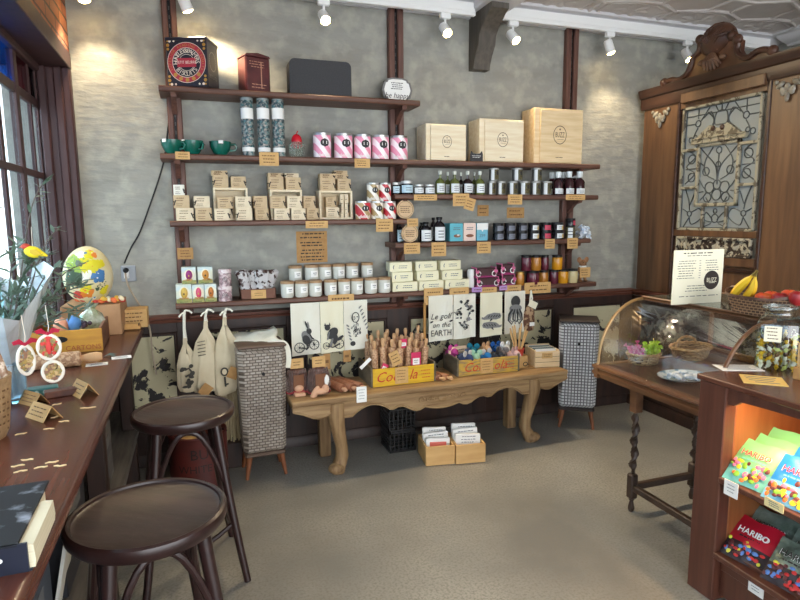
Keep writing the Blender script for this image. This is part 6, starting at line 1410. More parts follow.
# big decorated papier mache egg
P = atY(88.5, 278, 3.72)
eggbase = mat('egg_cream_paper', (226, 216, 178), 0.55, c2=(214, 200, 150), scale=10)
EZ = 1.122
t = thing('decorated_egg', 'large papier mache egg decorated with yellow, green and blue spring flowers', 'egg', (P.x, 3.72, EZ)); rx, rz = 0.128, 0.162
b = B(); prof = []
for k in range(17):
    a = pi*k/16; z = rz-rz*cos(a); prof.append((rx*sin(a)*(1.06-0.12*(z/(2*rz))), z))
b.lathe(prof, seg=32); b.build('egg_shell', eggbase, t)
def on_egg(lon, lat, out=0.002):
    z = rz+rz*sin(lat); r_ = rx*cos(lat)*(1.06-0.12*(z/(2*rz)))+out; return Vector((r_*sin(lon), -r_*cos(lon), z))
pal = [((220, 206, 40), 'yellow'), ((150, 176, 70), 'green'), ((224, 130, 50), 'orange'), ((70, 120, 170), 'blue'), ((64, 84, 60), 'dark_green'), ((240, 236, 220), 'white'), ((206, 70, 60), 'red')]
pm = [mat('egg_flower_'+n, c, 0.55) for c, n in pal]
b = B(); rr_ = random.Random(21)
def patch(lon, lat, r_, m, n=9, e=1.0):
    c = on_egg(lon, lat); nrm = (c-Vector((0, 0, rz))); nrm = Vector((nrm.x/rx**2, nrm.y/rx**2, nrm.z/rz**2)).normalized(); u = Vector((0, 0, 1)).cross(nrm).normalized(); w = nrm.cross(u)
    r_ *= 0.85; b.add([tuple(c+nrm*0.0025)]+[tuple(c+(u*cos(2*pi*k/n)*e+w*sin(2*pi*k/n))*r_*(1+0.25*(k % 2))-nrm*0.002) for k in range(n)], [[0, k+1, (k+1) % n+1] for k in range(n)], m)
for lon, lat, r_, m in ((0.1, 0.45, .05, 0), (0.35, 0.35, .045, 0), (-0.2, 0.4, .045, 1), (-0.55, 0.5, .05, 1), (0.55, 0.1, .035, 3), (0.5, -0.05, .032, 3), (-0.1, -0.45, .04, 0), (0.05, -0.6, .035, 2), (-0.4, -0.1, .05, 4), (-0.6, 0.1, .04, 4), (0.3, 0.85, .035, 0), (0.5, 0.9, .03, 2), (0.8, 0.4, .025, 0), (0.85, -0.5, .03, 0), (-0.3, 0.85, .03, 5), (-0.5, -0.7, .035, 6), (0.1, 0.05, .03, 5)):
    for q_ in range(5): patch(lon+rr_.uniform(-.16, .16), lat+rr_.uniform(-.13, .13), r_*rr_.uniform(0.4, 0.75), m, 9+q_)
    patch(lon, lat, r_*0.3, 2 if m == 0 else 5, 7)
for k in range(26): patch(rr_.uniform(0.4, 0.9), rr_.uniform(-0.5, -0.1), 0.004, 4, 6)
for k in range(20): patch(rr_.uniform(-1.2, 1.3), rr_.uniform(-0.9, 1.1), rr_.uniform(0.006, 0.014), rr_.randint(0, 6), 7)
b.build('flower_decoration', pm, t)
# cardboard boxes under and beside the egg
t_ = mat('corrugated_card', (170, 128, 90), 0.75, c2=(182, 140, 100), scale=14)
x1 = atY(121, 320, 3.62).x
b = B(); b.box((0, 0, 0.0875), (0.30, 0.34, 0.175), 0, 0.003); o = b.build('cardboard_box', t_); o.location = (x1-0.15, 3.80, ZC+0.0005); tag(o, 'plain brown cardboard box under the decorated egg', 'box')
A = atY(122, 331, 3.86); C_ = atY(147, 308, 3.86)
t = thing('card_rack', 'small kraft card rack with price cards at the back corner of the counter', 'rack', ((A.x+C_.x)/2, 3.9, ZC))
w = C_.x-A.x; b = B(); b.box((0, 0.0, 0.055), (w, 0.14, 0.11), 0, 0.002); b.lines(-w*0.4, w*0.4, 0.03, 0.1, 3, -0.0712, 1, seed=3); b.build('box_body', [kraft, brown_ink], t)
b = B(); b.box((-0.02, -0.14, 0.02), (w*0.8, 0.05, 0.003), 0, rot=(0.5, 0, 0)); b.box((-0.05, -0.12, 0.018), (0.004, 0.04, 0.034), 1); b.box((0.03, -0.12, 0.018), (0.004, 0.04, 0.034), 1); b.build('card_front', [kraft, dark_dado], t)
# yellow CARTONS crate
ycr = mat('mustard_crate_paint', (198, 144, 50), 0.55, c2=(180, 124, 46), scale=5, st=(1.5, 6, 8)); crw = mat('brown_crate_wood', (128, 86, 62), 0.65, c2=(108, 70, 50), scale=4, st=(8, 2, 8)); stencil = mat('brick_red_stencil', (160, 72, 44), 0.6)
A = atZ(103, 351, ZC); w = 0.33; h = 0.112; dp = 0.36
t = thing('egg_carton_crate', 'mustard yellow wooden crate stencilled cartons, holding eggs and sweets, on the counter', 'crate', (A.x-w, A.y, ZC+0.0005), radians(2))
b = B(); b.box((w/2, 0.007, h/2), (w, 0.014, h), 0, 0.002); b.text('CARTONS', 0.034, (w*0.74, -0.001, h*0.2), 1, sx=1.0)
b.prism([(w*0.42+0.032*cos(a)*(1.25 if cos(a) > 0 else 1.25), h*0.62+0.016*sin(a)) for a in [k*2*pi/16 for k in range(16)]], -0.0012, 0.0, 2); b.build('front_board', [ycr, stencil, black_metal], t)
b = B(); b.box((w/2, dp-0.007, h/2), (w, 0.014, h), 0, 0.002); b.build('back_board', ycr, t)
for xx in (0.007, w-0.007):
    b = B(); b.box((xx, dp/2, h*0.54), (0.014, dp-0.028, h*1.06), 0, 0.002); b.build('end_board', crw, t)
b = B(); b.box((w/2, dp/2, 0.004), (w-0.028, dp-0.028, 0.008), 0); b.build('base', crw, t)
def egg_small(px, py, y, r_, c, nm, label):
    P = atY(px, py, y); b = B(); b.ball((0, 0, 0), (r_, r_, r_*1.2), 0, 14, 10); o = b.build('painted_egg', mat('painted_'+nm, c, 0.45)); o.location = P; tag(o, label, 'egg')
egg_small(61, 326, 3.36, 0.036, (226, 158, 126), 'peach', 'peach painted egg in the mustard crate'); egg_small(73.5, 323.5, 3.38, 0.036, (86, 138, 200), 'sky', 'sky blue painted egg in the mustard crate')
b = B(); rr_ = random.Random(8)
for k in range(12): b.ball((rr_.uniform(-.035, .035), rr_.uniform(-.03, .03), rr_.uniform(0, .025)), 0.012, 0, 8, 6)
P = atY(83, 326, 3.40); o = b.build('dark_berries', mat('berry_dark', (64, 44, 56), 0.4)); o.location = P; o['kind'] = 'stuff'; tag(o, 'cluster of dark berry sweets beside the blue painted egg', 'sweets')
b = B(); b.box((0, 0, 0.0), (0.29, 0.30, 0.05), 0, 0.02); o = b.build('shredded_paper', mat('shredded_kraft', (150, 120, 90), 0.9, c2=(200, 180, 140), scale=30, bump=0.6, bscale=40)); o.location = (A.x-w/2-0.006, A.y+dp/2+0.005, ZC+0.04); o['kind'] = 'stuff'; tag(o, 'shredded paper bedding in the mustard crate', 'paper')
P = atY(91, 322, 3.44); b = B(); b.lathe([(0, 0), (0.05, 0.01), (0.065, 0.05), (0.05, 0.10), (0.02, 0.125), (0.04, 0.15)], seg=12); b.v = [(p[0]+rr_.uniform(-.01, .01), p[1]*0.7+rr_.uniform(-.008, .008), p[2]+rr_.uniform(-.006, .006)) for p in b.v]
o = b.build('sweets_bag', mat('cellophane_sweets', (216, 220, 200), 0.12, trans=0.45, c2=(150, 160, 110), scale=22, bump=0.8, bscale=24)); o.location = (P.x, 3.44, ZC+0.06); tag(o, 'cellophane bag of pale sweets standing in the mustard crate', 'bag')
b = B(); cols_ = [(222, 110, 60), (236, 190, 80), (200, 70, 60), (240, 226, 190)]
for k in range(16):
    u = k/15; b.ball((-0.11+0.24*u+rr_.uniform(-.01, .01), -0.1+0.02*sin(k*2), 0.012+0.022*rr_.random()), (0.020, 0.016, 0.012), k % 4, 8, 5, rot=(rr_.random(), rr_.random(), 0))
o = b.build('paper_flower_garland', [mat('petal_%d' % i, c, 0.6) for i, c in enumerate(cols_)]); P = atY(92, 305, 3.6); o.location = (P.x+0.02, 3.78, ZC+0.176); tag(o, 'garland of orange and yellow paper flowers round the base of the egg', 'garland')
# engraved rolling pin lying on the counter
a = atZ(101, 357, ZC+0.03); 
rolling_pin((a.x+0.005, a.y, ZC+0.034), Vector((-1, -0.10, 0)), 0.24, 0.034, 0.085, 0.020, pine, pinl, 'engraved rolling pin with thick pale handle lying on the counter')
b = B(); P = atZ(104, 354, ZC+0.01)
for k in range(5): b.ribbon([(0, 0, 0), (0.03, 0.008*(k-2), 0.012), (0.055, 0.016*(k-2), 0.004)], [0.004, 0.014, 0.002], 0.001, 0)
o = b.build('leaf_sprig', mat('grey_green_leaf', (74, 96, 92), 0.6)); o.location = (P.x, P.y-0.02, ZC+0.001); tag(o, 'small grey-green leaf sprig at the tip of the counter rolling pin', 'sprig')
def flatcard(px, py, w, d, rz, m, label, name='paper_card', z=ZC, sd=1, cat='card', dz=0.001):
    P = atZ(px, py, z); b = B(); b.box((0, 0, 0.001), (w, d, 0.002), 0)
    rr3 = random.Random(sd)
    for k in range(4): b.box((rr3.uniform(-.06, .06)*w, d*(0.3-0.2*k), 0.0022), (w*rr3.uniform(0.5, 0.75), d*0.05, 0.0006), 1)
    o = b.build(name, [m, grey_ink]); o.location = (P.x, P.y, z+dz*0.1); o.rotation_euler = (0, 0, rz); return tag(o, label, cat)
flatcard(121.5, 357.5, 0.085, 0.055, 0.15, white_paper, 'small white printed card lying near the outer counter edge')
flatcard(97, 364.5, 0.09, 0.05, 0.1, white_paper, 'white slip of paper just in front of the rolling pin', sd=4)
# tent price cards, teal bar
def tent(px, py, w, h, rz, m, label, lean=0.6):
    P = atZ(px, py, ZC); t = thing('tent_card', label, 'price card', (P.x, P.y, ZC), rz)
    b = B(); b.at(rot=(-lean, 0, 0)); b.box((0, 0, h/2), (w, 0.002, h), 0); b.lines(-w*0.4, w*0.4, h*0.15, h*0.85, 3, -0.0018, 1, seed=5); b.build('front_flap', [m, brown_ink], t)
    b = B(); b.at((0, 2*h*sin(lean), 0), (lean, 0, 0)); b.box((0, 0, h/2), (w, 0.002, h), 0); b.build('back_flap', m, t)
tent(74, 396, 0.115, 0.06, radians(-62), kraft, 'kraft tent card beside the hoop ornaments, nearest the outer counter edge')
tent(34, 420, 0.115, 0.056, radians(-52), kraft, 'kraft tent card in front of the burlap pot, nearer of two')
tent(25, 405, 0.11, 0.05, radians(-50), kraft_dark, 'kraft tent card just behind the nearer tent card by the burlap pot')
P = atZ(40, 396, ZC); b = B(); b.box((0, 0, 0.014), (0.115, 0.05, 0.028), 0, 0.003)
for k in range(4): b.ball((-0.04+0.027*k, -0.026, 0.014), (0.008, 0.003, 0.008), 1, 8, 5)
o = b.build('teal_bar', [mat('teal_wrapper', (60, 112, 110), 0.5), mat('pale_teal_dot', (170, 190, 180), 0.5)], loc=(P.x, P.y+0.02, ZC+0.0005), rotz=0.2); tag(o, 'teal boxed bar with pale dots on the counter', 'box')
P = atZ(62, 399, ZC); b = B(); b.box((0, 0, 0.012), (0.11, 0.05, 0.024), 0, 0.003); o = b.build('brown_bar', choc, loc=(P.x-0.01, P.y+0.05, ZC+0.0005), rotz=0.25); tag(o, 'dark brown boxed bar under the kraft tent card', 'box')
# burlap pot at the left edge
burlap = mat('burlap', (176, 144, 104), 0.85, c2=(150, 120, 84), scale=60, bump=0.4, bscale=70)
t = thing('burlap_pot', 'burlap covered pot with small printed lines at the left end of the view', 'pot', (-0.645, 2.02, ZC))
b = B(); b.lathe([(0, 0), (0.075, 0), (0.085, 0.02), (0.10, 0.15), (0.104, 0.19), (0.096, 0.19), (0.09, 0.15), (0, 0.14)], seg=24)
for k in range(7):
    for q in range(9):
        if (k*5+q*3) % 7: lathe_label(b, 0.088+0.012*(0.03+0.02*k)/0.15+0.002, 0.03+0.02*k, 0.036+0.02*k, -0.3+0.2*q, -0.3+0.2*q+0.09+0.04*((k+q) % 2), 1, 2)
b.build('pot_body', [burlap, brown_ink], t)
b = B(); rr_ = random.Random(3)
for k in range(24): b.ball((rr_.uniform(-.07, .07), rr_.uniform(-.07, .07), 0.175+rr_.random()*0.02), 0.018, 0, 7, 5)
o = b.build('pale_fillers', mat('pale_seed_packets', (206, 206, 210), 0.5)); o.parent = t
b = B(); b.tube(smooth([(0.088, 0.0, 0.13), (0.084, 0.01, 0.2), (0.05, 0.03, 0.28), (-0.02, 0.04, 0.34), (-0.12, 0.05, 0.38)]), 0.011, 0, 8); b.build('twig_handle', mat('mottled_twig', (150, 116, 92), 0.7, c2=(210, 190, 170), scale=40, lo=0.5, hi=0.56), t)
# leafy branches in a glass vase, ornaments hung from them
leafm = mat('olive_leaf', (70, 92, 76), 0.5, c2=(104, 126, 108), scale=10); twigm = mat('grey_twig', (92, 84, 78), 0.7)
VX, VY = -0.66, 2.42
t = thing('branch_vase', 'glass vase of grey-green olive branches in front of the window', 'vase', (VX, VY, ZC))
b = B(); b.lathe([(0, 0), (0.05, 0), (0.06, 0.02), (0.062, 0.14), (0.05, 0.18), (0.056, 0.2), (0.053, 0.2), (0.047, 0.18), (0.058, 0.14), (0.056, 0.02), (0, 0.012)], seg=24); b.build('vase', mat('pale_blue_glass', (200, 226, 240), 0.05, trans=0.9), t)
BR_ENDS = [((0.20, 0.40, 0.16), 8), ((0.16, 0.7, 0.34), 8), ((0.22, 0.25, 0.30), 8), ((0.05, 0.55, 0.40), 8), ((0.10, 0.35, 0.12), 8), ((-0.06, 0.5, 0.22), 8), ((-0.06, 0.30, 0.62), 5), ((0.10, 0.62, 0.52), 5), ((0.02, 0.75, 0.72), 6), ((0.14, 0.32, 0.36), 7), ((0.10, 0.05, 0.40), 7), ((-0.05, 0.15, 0.30), 8), ((0.05, 0.45, 0.30), 8), ((0.13, 0.15, 0.24), 7), ((0.18, 0.55, 0.25), 7), ((-0.02, -0.15, 0.42), 7), ((0.0, 0.3, 0.45), 7), ((0.08, -0.1, 0.30), 7)]
rr_ = random.Random(17); HANG = []
for e, nl in BR_ENDS:
    e = Vector(e); p0 = Vector((0, 0, 0.05)); p1 = Vector((e.x*0.25, e.y*0.2, 0.2+0.1*e.z)); p2 = Vector((e.x*0.7, e.y*0.65, 0.16+e.z*0.72)); pts = smooth([p0, p1, p2, e+Vector((0, 0, 0.1))], 6)
    b = B(); b.tube(pts, [0.0045*(1-0.6*i/len(pts)) for i in range(len(pts))], 0, 5)
    for i in range(7, len(pts)):
        for s_ in range(1 if nl < 7 else 2):
            d = Vector((rr_.uniform(-1, 1), rr_.uniform(-1, 1), rr_.uniform(-.5, .8))).normalized(); L = rr_.uniform(0.045, 0.075); tt = (pts[min(i+1, len(pts)-1)]-pts[i-1]).normalized(); d = (d+tt*0.7).normalized(); q = pts[i]
            b.ribbon([q, q+d*L*0.35+Vector((0, 0, 0.003)), q+d*L*0.7, q+d*L], [0.003, 0.015, 0.013, 0.001], 0.001, 1, up=Vector((rr_.uniform(-.4, .4), rr_.uniform(-.4, .4), 1)))
    b.build('branch', [twigm, leafm], t)
b = B()
for k in range(20):
    a = 2*pi*k/20; a2 = 2*pi*(k+1)/20
    b.add([(0.05*cos(a), 0.05*sin(a), 0.14), (0.05*cos(a2), 0.05*sin(a2), 0.14), ((0.16+0.03*sin(5*a2))*cos(a2)-0.04, (0.36+0.04*sin(5*a2))*sin(a2)+0.08, 0.40+0.06*sin(3*a2)+0.05*sin(a2)), ((0.16+0.03*sin(5*a))*cos(a)-0.04, (0.36+0.04*sin(5*a))*sin(a)+0.08, 0.40+0.06*sin(3*a)+0.05*sin(a))], [[0, 1, 2, 3]], 0)
b.build('cellophane_wrap', mat('pale_blue_cellophane', (226, 240, 250), 0.2, trans=0.3, bump=0.5, bscale=14), t)
hoopm = mat('white_hoop', (236, 228, 214), 0.5); dried = mat('dried_flowers', (150, 110, 90), 0.8, c2=(110, 120, 90), scale=50, lo=0.47, hi=0.53, c3=(200, 160, 80), scale3=40); redr = mat('red_satin_ribbon', (176, 30, 60), 0.4)
def hoop(px, py, rx_, rz_, y, rz, ctr, label, rib):
    P = atY(px, py, y); k_ = atY(px+1, py, y).x-P.x; a, c = rx_*k_, rz_*k_
    t = thing('hoop_ornament', label, 'ornament', tuple(P), rz)
    b = B(); b.tube([(a*cos(u), 0, c*sin(u)) for u in [2*pi*k/32 for k in range(32)]], 0.0058, 0, 8, closed=True); b.build('hoop', hoopm, t)
    b = B(); rr3 = random.Random(int(px)); b.prism([(a*0.96*cos(u), c*0.96*sin(u)) for u in [2*pi*k/24 for k in range(24)]], 0.001, 0.0025, 1)
    for k in range(40):
        u = rr3.random()*6.28; q = sqrt(rr3.random())*0.85; b.ball((a*q*cos(u), -0.002, c*q*sin(u)), (0.004+0.005*rr3.random(), 0.004, 0.004+0.006*rr3.random()), 0 if k % 3 else 2, 6, 5)
    if ctr: b.ball((0, -0.006, 0.0), (a*0.28, 0.006, c*0.6), 2, 8, 6)
    b.build('pressed_flowers', [dried, glassmat('hoop_film', alpha=0.2), mat('bloom_'+label.split()[0], (206, 60, 56) if ctr else (200, 170, 120), 0.6)], t)
    b = B(); b.tube([(0, 0, c), (0.004, 0.0, c+0.03), (0.0, 0.004, c+0.10)], 0.0012, 1, 5)
    if rib:
        for s_ in (-1, 1): b.ribbon([(0, -0.004, c+0.004), (s_*0.018, -0.01, c+0.018), (s_*0.034, -0.004, c+0.012)], [0.006, 0.018, 0.012], 0.002, 0, up=(0, 1, 0.2))
        b.ball((0, -0.004, c+0.006), 0.006, 0, 8, 6)
    b.build('ribbon_bow' if rib else 'hanging_thread', [redr, hoopm], t)
hoop(26, 360, 8.2, 16.8, 2.15, 0.5, False, 'tall white hoop ornament with pressed flowers, leftmost of three', True)
hoop(49, 347, 11, 13.8, 2.2, 0.1, True, 'white hoop ornament with a red bloom, highest of three', True)
hoop(53, 371.5, 10.2, 11.5, 2.28, 0.1, False, 'cream hoop ornament with dried stems, lowest of three', False)
P = atY(33, 252, 2.45); t = thing('bird_ornament', 'yellow bird ornament with red head among the olive branches', 'ornament', tuple(P), -0.3)
yb = mat('bird_yellow', (238, 216, 40), 0.6)
b = B(); b.ball((0, 0, 0), (0.032, 0.02, 0.021), 0, 12, 8, rot=(0, 0.25, 0)); b.tube([(0.025, 0, -0.005), (0.05, 0, -0.014)], [0.012, 0.003], 0, 8); b.build('body', yb, t)
b = B(); b.ball((-0.024, 0, 0.02), (0.016, 0.014, 0.011), 0, 10, 7); b.tube([(-0.037, 0, 0.02), (-0.048, 0, 0.016)], [0.004, 0.001], 0, 6); b.build('head', mat('bird_red', (190, 70, 50), 0.6), t)
b = B(); b.ribbon([(0.0, -0.018, 0.004), (0.02, -0.022, 0.0), (0.036, -0.018, -0.006)], [0.012, 0.022, 0.006], 0.003, 0, up=(0, 1, 0)); b.build('wing', mat('bird_ochre', (206, 170, 40), 0.6), t)
b = B(); b.tube([(0, 0, 0.02), (0.002, 0, 0.09)], 0.001, 0, 5); b.build('hanging_thread', hoopm, t)
# ------------------------------------------------------------------ carved timber screen on the right
XS = 3.47
scw = mat('oiled_oak_screen', (116, 84, 56), 0.45, c2=(72, 48, 33), scale=2.2, st=(9, 9, 0.8), lo=0.25, hi=0.75); scd = mat('dark_oak_moulding', (50, 31, 24), 0.4, c2=(68, 43, 31), scale=3, st=(8, 1.2, 8)); silver = mat('silvered_applique', (158, 154, 142), 0.45, c2=(112, 104, 92), scale=30)
t = thing('timber_screen', 'tall carved oak screen with a leaded glass panel and shell crest at the right', 'screen', (0, 0, 0))
Y0, Y1 = 0.9, 3.965
def rbox(b, ya, yb, za, zb, x0, x1, m=0, bev=0.004): b.box(((x0+x1)/2, (ya+yb)/2, (za+zb)/2), (x1-x0, abs(yb-ya), abs(zb-za)), m, bev)
b = B()
rbox(b, 3.60, Y1, 0.985, 2.43, XS, XS+0.06); rbox(b, 2.1, 2.88, 0.985, 2.43, XS, XS+0.06); rbox(b, Y0, 2.1, 0.985, 2.43, XS, XS+0.06)
rbox(b, 2.88, 3.60, 1.435, 1.485, XS, XS+0.06); rbox(b, 2.88, 3.60, 1.24, 1.30, XS, XS+0.06); rbox(b, 2.88, 3.60, 2.365, 2.43, XS, XS+0.06); rbox(b, 2.88, 3.60, 0.985, 1.24, XS+0.03, XS+0.06)
for yy in (3.60, 2.86, 2.10): rbox(b, yy-0.012, yy+0.012, 0.985, 2.43, XS-0.008, XS+0.02, 1)
for zz in (1.21, 1.02): rbox(b, 2.89, 3.59, zz-0.012, zz+0.012, XS+0.014, XS+0.034, 1)
b.build('panelling', [scw, scd], t)
b = B(); b.prism([(XS+0.06, 2.42), (XS-0.012, 2.42), (XS-0.02, 2.45), (XS-0.02, 2.50), (XS-0.034, 2.51), (XS-0.044, 2.54), (XS-0.05, 2.555), (XS-0.05, 2.568), (XS+0.06, 2.568)], Y0, 3.985, 0, 'xz'); b.build('cornice', scd, t)
b = B(); rbox(b, 2.88, 3.56, 2.40, 2.47, XS-0.034, XS, 0); b.build('frieze', scw, t)
# dado of the screen: dark frame, flaking panels, rail and skirting
b = B(); rbox(b, Y0, WD-0.045, 0.08, 0.935, XS+0.02, XS+0.06)
for a, c in ((3.985, 3.90), (3.30, 3.20), (2.62, 2.52), (1.95, 1.85)): rbox(b, a, c, 0.08, 0.93, XS-0.01, XS+0.02)
rbox(b, Y0, 3.985, 0.08, 0.24, XS-0.012, XS+0.02); rbox(b, Y0, 3.985, 0.87, 0.93, XS-0.012, XS+0.02); b.build('dado_frame', dark_dado, t)
for a, c in ((3.90, 3.30), (3.20, 2.62), (2.52, 1.95), (1.85, 0.95)):
    b = B(); rbox(b, a-0.01, c+0.01, 0.25, 0.86, XS+0.004, XS+0.02); b.build('dado_panel', peel_grey, t)
b = B(); b.prism([(XS+0.06, 0.93), (XS-0.02, 0.935), (XS-0.03, 0.955), (XS-0.045, 0.965), (XS-0.045, 0.98), (XS+0.06, 0.985)], Y0, 3.955, 0, 'xz'); b.build('dado_rail', red_rail, t)
b = B(); b.prism([(XS+0.06, 0), (XS-0.035, 0), (XS-0.035, 0.055), (XS-0.02, 0.08), (XS+0.06, 0.08)], Y0, 3.965, 0, 'xz'); b.build('skirting', dark_dado, t)
# leaded glass
PY0, PY1, PZ0, PZ1 = 3.555, 2.918, 1.487, 2.362
obs = bpy.data.materials.new('obscured_glass'); obs.use_nodes = True
bs = obs.node_tree.nodes['Principled BSDF']; bs.inputs['Base Color'].default_value = lin((160, 168, 170)); bs.inputs['Roughness'].default_value = 0.25; bs.inputs['Transmission Weight'].default_value = 0.25
nz = obs.node_tree.nodes.new('ShaderNodeTexNoise'); nz.inputs['Scale'].default_value = 60; bp = obs.node_tree.nodes.new('ShaderNodeBump'); bp.inputs['Strength'].default_value = 0.3; obs.node_tree.links.new(nz.outputs['Fac'], bp.inputs['Height']); obs.node_tree.links.new(bp.outputs[0], bs.inputs['Normal'])
MATS['obscured_glass'] = obs
lead = mat('lead_came', (74, 80, 84), 0.45, metal=0.5); dist = peelmat('distressed_cream_frame', (166, 162, 144), (138, 132, 112), (88, 80, 66), 1.0, 2.6, 0.47, 0.46, 18.0)
XG = XS+0.022
b = B(); rbox(b, PY0, PY1, PZ0, PZ1, XG, XG+0.006, 0, 0); b.build('leaded_glass', obs, t)
def uv(u, v, x=XG-0.001): return (x, PY0+(PY1-PY0)*u, PZ0+(PZ1-PZ0)*v)
b = B()
def cl(pts, r_=0.0042, sm_=True, x=XG-0.001): b.tube(smooth([uv(*p, x) for p in pts], 5) if sm_ and len(pts) > 2 else [uv(*p, x) for p in pts], r_, 0, 5)
def circ(u, v, r_, n=14): b.tube([uv(u+r_*cos(2*pi*k/n), v+r_*0.73*sin(2*pi*k/n)) for k in range(n)], 0.0042, 0, 5, closed=True)
for s_ in (0, 1):
    f = (lambda u: u) if not s_ else (lambda u: 1-u)
    def C1(pts): cl([(f(u), v) for u, v in pts])
    circ(f(0.19), 0.865, 0.035); circ(f(0.10), 0.74, 0.03); circ(f(0.16), 0.755, 0.025)
    C1([(0.19, 0.98), (0.19, 0.90)]); C1([(0.02, 0.865), (0.155, 0.865)]); C1([(0.19, 0.83), (0.14, 0.77)]); C1([(0.34, 0.98), (0.22, 0.875)])
    C1([(0.26, 0.90), (0.36, 0.94), (0.40, 0.85), (0.28, 0.77)]); C1([(0.32, 0.94), (0.40, 0.88), (0.38, 0.80), (0.24, 0.74)]); C1([(0.5, 0.83), (0.42, 0.84), (0.43, 0.92), (0.5, 0.94)]); C1([(0.42, 0.98), (0.46, 0.93)])
    C1([(0.25, 0.66), (0.34, 0.60), (0.47, 0.50), (0.5, 0.36)]); C1([(0.42, 0.66), (0.32, 0.55), (0.34, 0.45), (0.46, 0.40)]); circ(f(0.34), 0.47, 0.045); C1([(0.24, 0.42), (0.30, 0.36), (0.36, 0.30), (0.28, 0.24)])
    circ(f(0.40), 0.34, 0.06); circ(f(0.38), 0.26, 0.05); C1([(0.5, 0.22), (0.42, 0.21), (0.36, 0.26)]); C1([(0.24, 0.30), (0.32, 0.31)]); C1([(0.24, 0.55), (0.30, 0.52)])
    circ(f(0.13), 0.58, 0.05); circ(f(0.14), 0.43, 0.05); C1([(0.05, 0.66), (0.18, 0.60), (0.06, 0.52), (0.18, 0.46), (0.05, 0.38)]); C1([(0.05, 0.5), (0.2, 0.5)])
    circ(f(0.14), 0.13, 0.03); C1([(0.06, 0.34), (0.12, 0.24), (0.14, 0.16)]); C1([(0.14, 0.10), (0.06, 0.02)]); C1([(0.16, 0.14), (0.28, 0.17), (0.32, 0.10), (0.18, 0.04), (0.14, 0.10)]); C1([(0.12, 0.14), (0.04, 0.17)]); C1([(0.2, 0.3), (0.14, 0.2)])
    C1([(0.47, 0.08), (0.38, 0.14), (0.36, 0.08), (0.46, 0.06)]); C1([(0.35, 0.02), (0.45, 0.05)])
circ(0.5, 0.63, 0.035); circ(0.5, 0.52, 0.03); circ(0.5, 0.36, 0.05); circ(0.5, 0.28, 0.06); circ(0.5, 0.09, 0.045); circ(0.5, 0.15, 0.025); cl([(0.5, 0.98), (0.5, 0.94)]); cl([(0.5, 0.6), (0.5, 0.4)])
for v in (0.985, 0.015): cl([(0.02, v), (0.98, v)], sm_=False)
for u in (0.02, 0.98): cl([(u, 0.015), (u, 0.985)], sm_=False)
cl([(0.02, 0.93), (0.98, 0.93)], sm_=False)
b.build('lead_tracery', lead, t)
b = B()
def fr(u0, v0, u1, v1, wd=0.024):
    p, q = uv(u0, v0, XG-0.012), uv(u1, v1, XG-0.012); rbox(b, min(p[1], q[1])-wd/2, max(p[1], q[1])+wd/2, min(p[2], q[2])-wd/2, max(p[2], q[2])+wd/2, XG-0.022, XG, 0, 0.004)
for a in ((0.24, 0.20, 0.24, 0.68), (0.77, 0.20, 0.77, 0.68), (0.24, 0.20, 0.77, 0.20), (0.24, 0.68, 0.77, 0.68), (0.03, 0.655, 0.22, 0.655), (0.79, 0.655, 0.98, 0.655), (0.03, 0.345, 0.22, 0.345), (0.79, 0.345, 0.98, 0.345), (0.345, 0.015, 0.345, 0.19), (0.66, 0.015, 0.66, 0.19)): fr(*a, wd=0.025 if a[0] in (0.24, 0.77) or a[1] == a[3] == 0.2 else 0.02)
for a in ((0.0, 0.0, 0.0, 1.0), (1.0, 0.0, 1.0, 1.0), (0.0, 0.0, 1.0, 0.0), (0.0, 1.0, 1.0, 1.0)): fr(*a, wd=0.022)
ped = [(0.16, 0.695), (0.85, 0.695), (0.86, 0.73), (0.78, 0.745), (0.70, 0.79), (0.62, 0.83), (0.56, 0.81), (0.5, 0.795), (0.44, 0.81), (0.38, 0.83), (0.30, 0.79), (0.22, 0.745), (0.15, 0.73)]
b.prism([uv(u, v)[1:] for u, v in ped], XG-0.03, XG-0.002, 0, 'yz')
for u in (0.44, 0.56): b.ball(uv(u, 0.80, XG-0.03), (0.010, 0.02, 0.02), 1, 8, 6)
for z_ in (0.70, 0.735): b.tube([uv(0.16, z_, XG-0.032), uv(0.85, z_, XG-0.032)], 0.006, 0, 6)
b.build('cream_glazing_frame', [dist, scd], t)
b = B(); rbox(b, 3.545, 2.925, 1.31, 1.425, XS+0.012, XS+0.03, 0, 0.002); rr_ = random.Random(5)
for k in range(9): b.ball((XS+0.012, 3.50-0.065*k, 1.367+0.01*sin(k*2)), (0.010, 0.024, 0.03), 0, 8, 6, rot=(k*0.6, 0, 0))
for zz in (1.312, 1.423): rbox(b, 3.555, 2.915, zz-0.01, zz+0.01, XS-0.006, XS+0.02, 0, 0.004)
for yy in (3.548, 2.922): rbox(b, yy-0.01, yy+0.01, 1.31, 1.425, XS-0.006, XS+0.02, 0, 0.004)
b.build('carved_strip', peelmat('worn_carving_paint', (190, 184, 166), (160, 150, 126), (52, 40, 32), 1.0, 1.6, 0.5, 0.5, 22.0), t)
